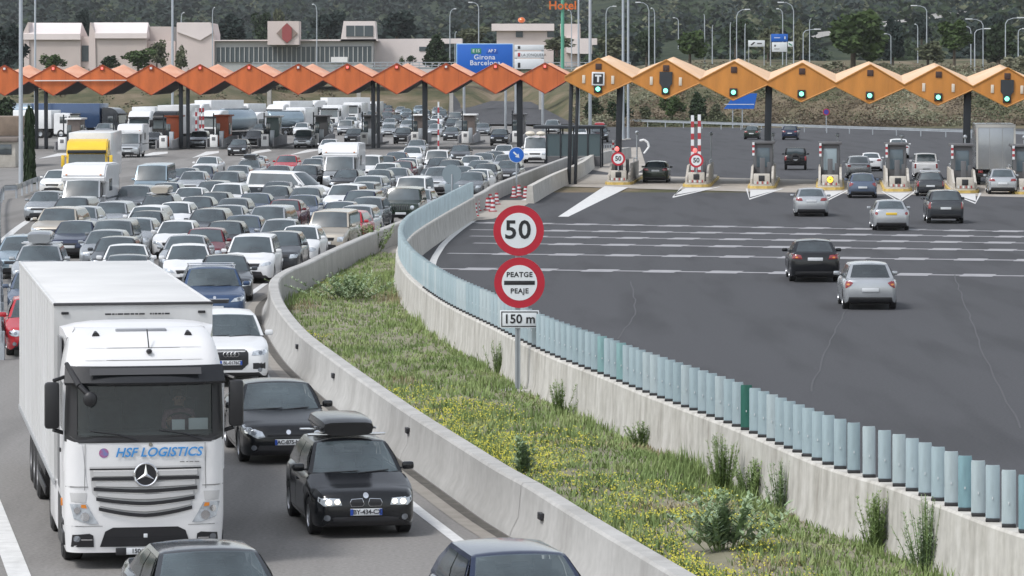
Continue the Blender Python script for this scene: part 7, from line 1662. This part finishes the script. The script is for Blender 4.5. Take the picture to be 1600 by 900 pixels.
# fixed special vehicles of the jam
GJ = 'vehicles in the jam on the left carriageway'
MH = motorhome()
o = MH.spawn('motorhome', (mh1[0], mh1[1], 0), R(-2), None, 1, 'white overcab motorhome directly in front of the yellow lorry', 'motorhome', 'white motorhomes')
o = MH.spawn('motorhome', (mh2[0], mh2[1], 0), R(-1), None, 1, 'white overcab motorhome alone on open road, just out of the booths', 'motorhome', 'white motorhomes')
o = MH.spawn('motorhome', (mh3[0], mh3[1], 0), R(-3), None, 1.03, 'white overcab motorhome in the middle of the queue behind a dark people carrier', 'motorhome', 'white motorhomes')
LY = lorry('std', 'yellow', 'white', 11.5, 3.75)
LY.spawn('box_lorry', (yt[0]-.15, yt[1]-.5, 0), R(2), None, 1, 'yellow cabbed lorry with a grey white box behind the motorhome', 'lorry')
# crosswise minibus
def minibus():
    T = build_car('mpv', vr=4); 
    return T
SP['minibus'] = dict(L=5.1, W=1.92, H=1.98, fo=.95, wb=3.1, R=.33, sill=.24, hf=.95, ct=.95, cz=1.18, wt=(1.95, 1.86), re=(4.85, 1.90), rb=(5.0, 1.2), rz=1.18, sw=[(.06, .30), (.34, .62), (.66, .95)])
NAMES['minibus'] = ('minibus', 'minibus', 'minibus')
T = build_car('minibus', vr=2); hwm = .96
T.add('body_stripe', MB().bx(-.975, .975, -1.1, 2.2, .72, 1.06).mesh('body_stripe', [mat('stripe_dark', (.04, .05, .06), .4)]))
T.spawn('minibus', (mb_[0], mb_[1], 0), R(62), paint('white'), 1, 'white minibus with dark tinted windows standing crosswise in the queue', 'minibus')
T = tmpl('bigvan', 1); o = T.spawn('panel_van', (wv[0], wv[1], 0), R(-3), paint('white'), 1, 'white van with a roof load near the round blue arrow sign', 'van', GJ)
MB().sphere((-.45, -.9, 2.38), (.42, .5, .22), 12, 8).sphere((.42, -.9, 2.38), (.40, .5, .20), 12, 8).build('roof_load', [mat('roof_load_cream', (.62, .57, .48), .6)], o)
# hero cars at the front
def hero(cx, s_px, kd, col, yaw, label, face, plate=None, extra=None, sc=1.0, vr=0, front_y=None):
    """cx: px of the front centre, front_y: py of the tyre contact at the front"""
    d = FPX*CAMH/(front_y-HOR); x = (cx-800)*d/FPX; T = tmpl(kd, vr, True, face, plate, 'std', extra)
    th = R(-yaw); L2 = T.L/2*sc; ox, oy = -math.sin(th)*L2, math.cos(th)*L2
    return T.spawn(NAMES[kd][0], (x+ox, d+oy, 0), th, paint(col), sc, label, NAMES[kd][2], 'cars at the head of the jam')
hero(572, 0, 'hatch', 'black', -10.8, 'black hatchback with a black roof box and its headlights lit, beside the lorry', 'bmw', 'BY-434-CX', 'box_black', .985, 1, 842)
hero(451, 0, 'saloon', 'black', -9.8, 'very dark saloon car squeezed between the lorry mirror and the hatchback with roof box', 'laguna', 'AC-875-NL', None, 1.0, 2, 727)
hero(361, 0, 'suv', 'white', -7.5, 'white SUV with a four ring emblem behind the articulated lorry', 'audi', 'BL-0176C', None, 1.0, 2, 606)
def bottom(cx, yr, kd, col, yaw, label, extra=None, vr=0):
    T = tmpl(kd, vr, True, 'std', None, 'std', extra); s = (yr-HOR)/(CAMH-T.H); d = FPX/s; T.spawn(NAMES[kd][0], ((cx-800)/s, d, 0), R(-yaw), paint(col), 1, label, NAMES[kd][2], 'cars at the head of the jam')
bottom(322, 851, 'saloon', 'dark grey', -13, 'dark grey saloon at the bottom edge of the photo in front of the lorry', None, 1)
bottom(806, 856, 'hatch', 'dark blue', -12, 'dark blue hatchback cut off by the bottom edge beside the smooth barrier', None, 2)

# ---- vehicles on the right carriageway, seen from behind
GR = 'vehicles driving away on the free right carriageway'
def away(cx, yb, kd, col, yaw, label, tails='std', sc=1.0, vr=0, near=False, extra=None):
    d = FPX*CAMH/(yb-HOR); x = (cx-800)*d/FPX; T = tmpl(kd, vr, near, 'std', None, tails, extra); th = R(-yaw)
    L2 = T.L/2*sc; return T.spawn(NAMES[kd][0], (x+math.sin(R(yaw))*L2, d+math.cos(R(yaw))*L2, 0), PI+th, paint(col), sc, label, NAMES[kd][2], GR)
away(1360, 485, 'hatch', 'silver', 2.0, 'silver hatchback nearest the camera on the free carriageway, with drop shaped tail lamps', 'drop', 1.0, 1, True)
away(1274, 442, 'saloon', 'black', 2.0, 'black saloon beside the nearest silver hatchback on the rumble strips', 'wide', 1.02, 2, True)
away(1268, 339, 'saloon', 'silver', 3.5, 'silver saloon left of the screen booth island, between island and rumble strips', 'wide', 1.0, 0)
o = away(1393, 361, 'saloon', 'silver', 3.0, 'silver saloon with a yellow rear plate just above the rumble strips', 'small', .98, 1)
for ch in o.children:
    if ch.name.startswith('rear_plate'): ch.material_slots[0].link = 'OBJECT'; ch.material_slots[0].material = M_plateY
away(1478, 350, 'suv', 'dark grey', 3.5, 'dark grey SUV heading for the second lane from the right', 'tall', .98, 0)
away(1348, 310, 'hatch', 'blue grey', 4.0, 'blue grey hatchback entering the lane behind a silver SUV', 'drop', 1.0, 2)
away(1454, 307, 'estate', 'dark grey', 4.5, 'dark grey estate car with roof bars entering the lane behind the white van', 'tall', .97, 0, False, 'bars')
away(1567, 304, 'hatch', 'silver', 5, 'silver hatchback waiting behind the box lorry', 'wide', 1.05, 1)
away(1447, 279, 'van', 'white', 4.0, 'boxy white small van in the booth lane, left of the thick column', 'tall', .98, 1)
away(1342, 280, 'suv', 'light grey', 4.0, 'light silver SUV in the booth lane right of the screen booth', 'std', .95, 2)
away(1361, 268, 'saloon', 'white', 5.0, 'white saloon just past the booths right of the light silver SUV', 'wide', .95, 0)
away(1243, 266, 'jeep', 'black', 4.5, 'dark off-roader with a spare wheel on its tail in the booth lane', 'tall', .95, 0)
away(1234, 219, 'suv', 'dark blue', 7.0, 'dark blue SUV driving off beyond the booths', 'wide', .95, 1)
away(1174, 218, 'hatch', 'dark green', 7.0, 'dark green hatchback leaving beyond the booths, farthest left of the leavers', 'wide', 1.0, 1)
away(1404, 248, 'suv', 'white', 5.0, 'white SUV half hidden by the thin mast island booth', 'wide', 1.0, 0)
away(1024, 286, 'saloon', 'dark green', 4.5, 'dark greenish saloon with glowing brake lamps in the leftmost free lane', 'wide', 1.0, 1)
BL = lorry('std', 'dark grey', 'light grey', 9.5, 4.0, 2.5, True)
c = G(1556, 290); BL.spawn('box_lorry', (c.x-math.sin(R(5))*(-9.5), c.y+9.4, 0), PI-R(5), None, 1.0, 'grey box lorry with closed rear doors standing in the rightmost toll lane', 'lorry', GR)

# ---- lorries parked and queueing behind the left booths
def far_lorry(cx, yb, T, rz, label, sc=1., nm='lorry', z=0):
    c = G(cx, yb); T.spawn(nm, (c.x, c.y, 0), rz, None, sc, label, 'lorry', 'lorries behind the crowded booths')
LB = lorry('std', 'dark grey', 'blue', 11, 3.85); LW = lorry('std', 'white', 'white', 9.5, 3.8); LT = lorry('std', 'white', 'pale blue', 8.2, 3.7, tank=True); LK = lorry('std', 'black', 'white', 10, 3.95); LS = lorry('low', 'white', 'white', 7, 3.1)
far_lorry(192, 214, LB, R(72), 'lorry with a dark blue curtain side parked across behind the yellow lorry', .98)
far_lorry(217, 222, LW, R(-6), 'tall white lorry facing the camera beside the blue curtain sider', .96)
far_lorry(256, 226, LK, R(-9), 'black cabbed lorry with a white trailer beside the left orange booth')
far_lorry(326, 222, LT, R(-28), 'white cabbed tanker lorry right of the checked masts', .98)
far_lorry(393, 212, LT, R(-58), 'second tanker lorry with pale blue tank, farther back to the right', .8)
far_lorry(300, 205, LW, R(-30), 'white trailer lorry standing at an angle behind the first tanker')
far_lorry(428, 203, LW, R(-22), 'white lorry angled right above the dark teal booth', .95)
far_lorry(452, 208, LS, R(-16), 'small white lorry under the seventh bay', .98)
far_lorry(484, 192, LW, R(-62), 'white trailer lorry seen side on below the seventh bay', .95)
far_lorry(514, 203, LS, R(-8), 'small white lorry with a blue grey screen under the eighth bay')
far_lorry(546, 196, LS, R(-8), 'white lorry half hidden behind the small white one')
far_lorry(572, 188, LS, R(-12), 'small white lorry near the double black column', .9)
far_lorry(118, 216, LS, R(72), 'low white lorry parked at the far left behind the booths')
far_lorry(95, 200, LT, R(70), 'pale tanker lorry parked at the far left edge', .9)
far_lorry(362, 196, LS, R(-30), 'small white lorry between the two tanker lorries', .95)
# guard house at the left edge
r = empty('service_hut', G(0, 262), R(0), 'low grey brown hut with dark window strips at the left edge', 'hut')
MB().rb(-5, 1.2, 0, 5, 0, 2.0, .05).build('wall', [M_isl], r); MB().rb(-5.2, 1.4, -.3, 5.3, 2.0, 2.35, .05).build('roof', [mat('hut_roof', (.20, .17, .15), .8, var=.2, vscale=1)], r); MB().rb(-4.6, .9, -.04, -.005, 1.0, 1.8, .02).build('window', [M_glassF], r)
MB().rb(-5.2, 1.2, 3, 9, 2.4, 3.9, .05).build('rear_wall', [mat('hut_brown', (.22, .17, .13), .8, var=.2, vscale=1)], r)
# haze
hz = MB().bx(-1500, 1500, -60, 5500, -1.2, 420).build('haze', [M_black], smooth=None) if HAZE else None
if hz:
    hz['kind'] = 'stuff'; m = bpy.data.materials.new('haze'); m.use_nodes = True; n = m.node_tree.nodes; n.remove(n['Principled BSDF']); v = n.new('ShaderNodeVolumePrincipled'); v.inputs['Density'].default_value = HAZE; v.inputs['Color'].default_value = (.97, .98, 1, 1); v.inputs['Anisotropy'].default_value = .2
    m.node_tree.links.new(v.outputs[0], n['Material Output'].inputs['Volume']); hz.data.materials.clear(); hz.data.materials.append(m)
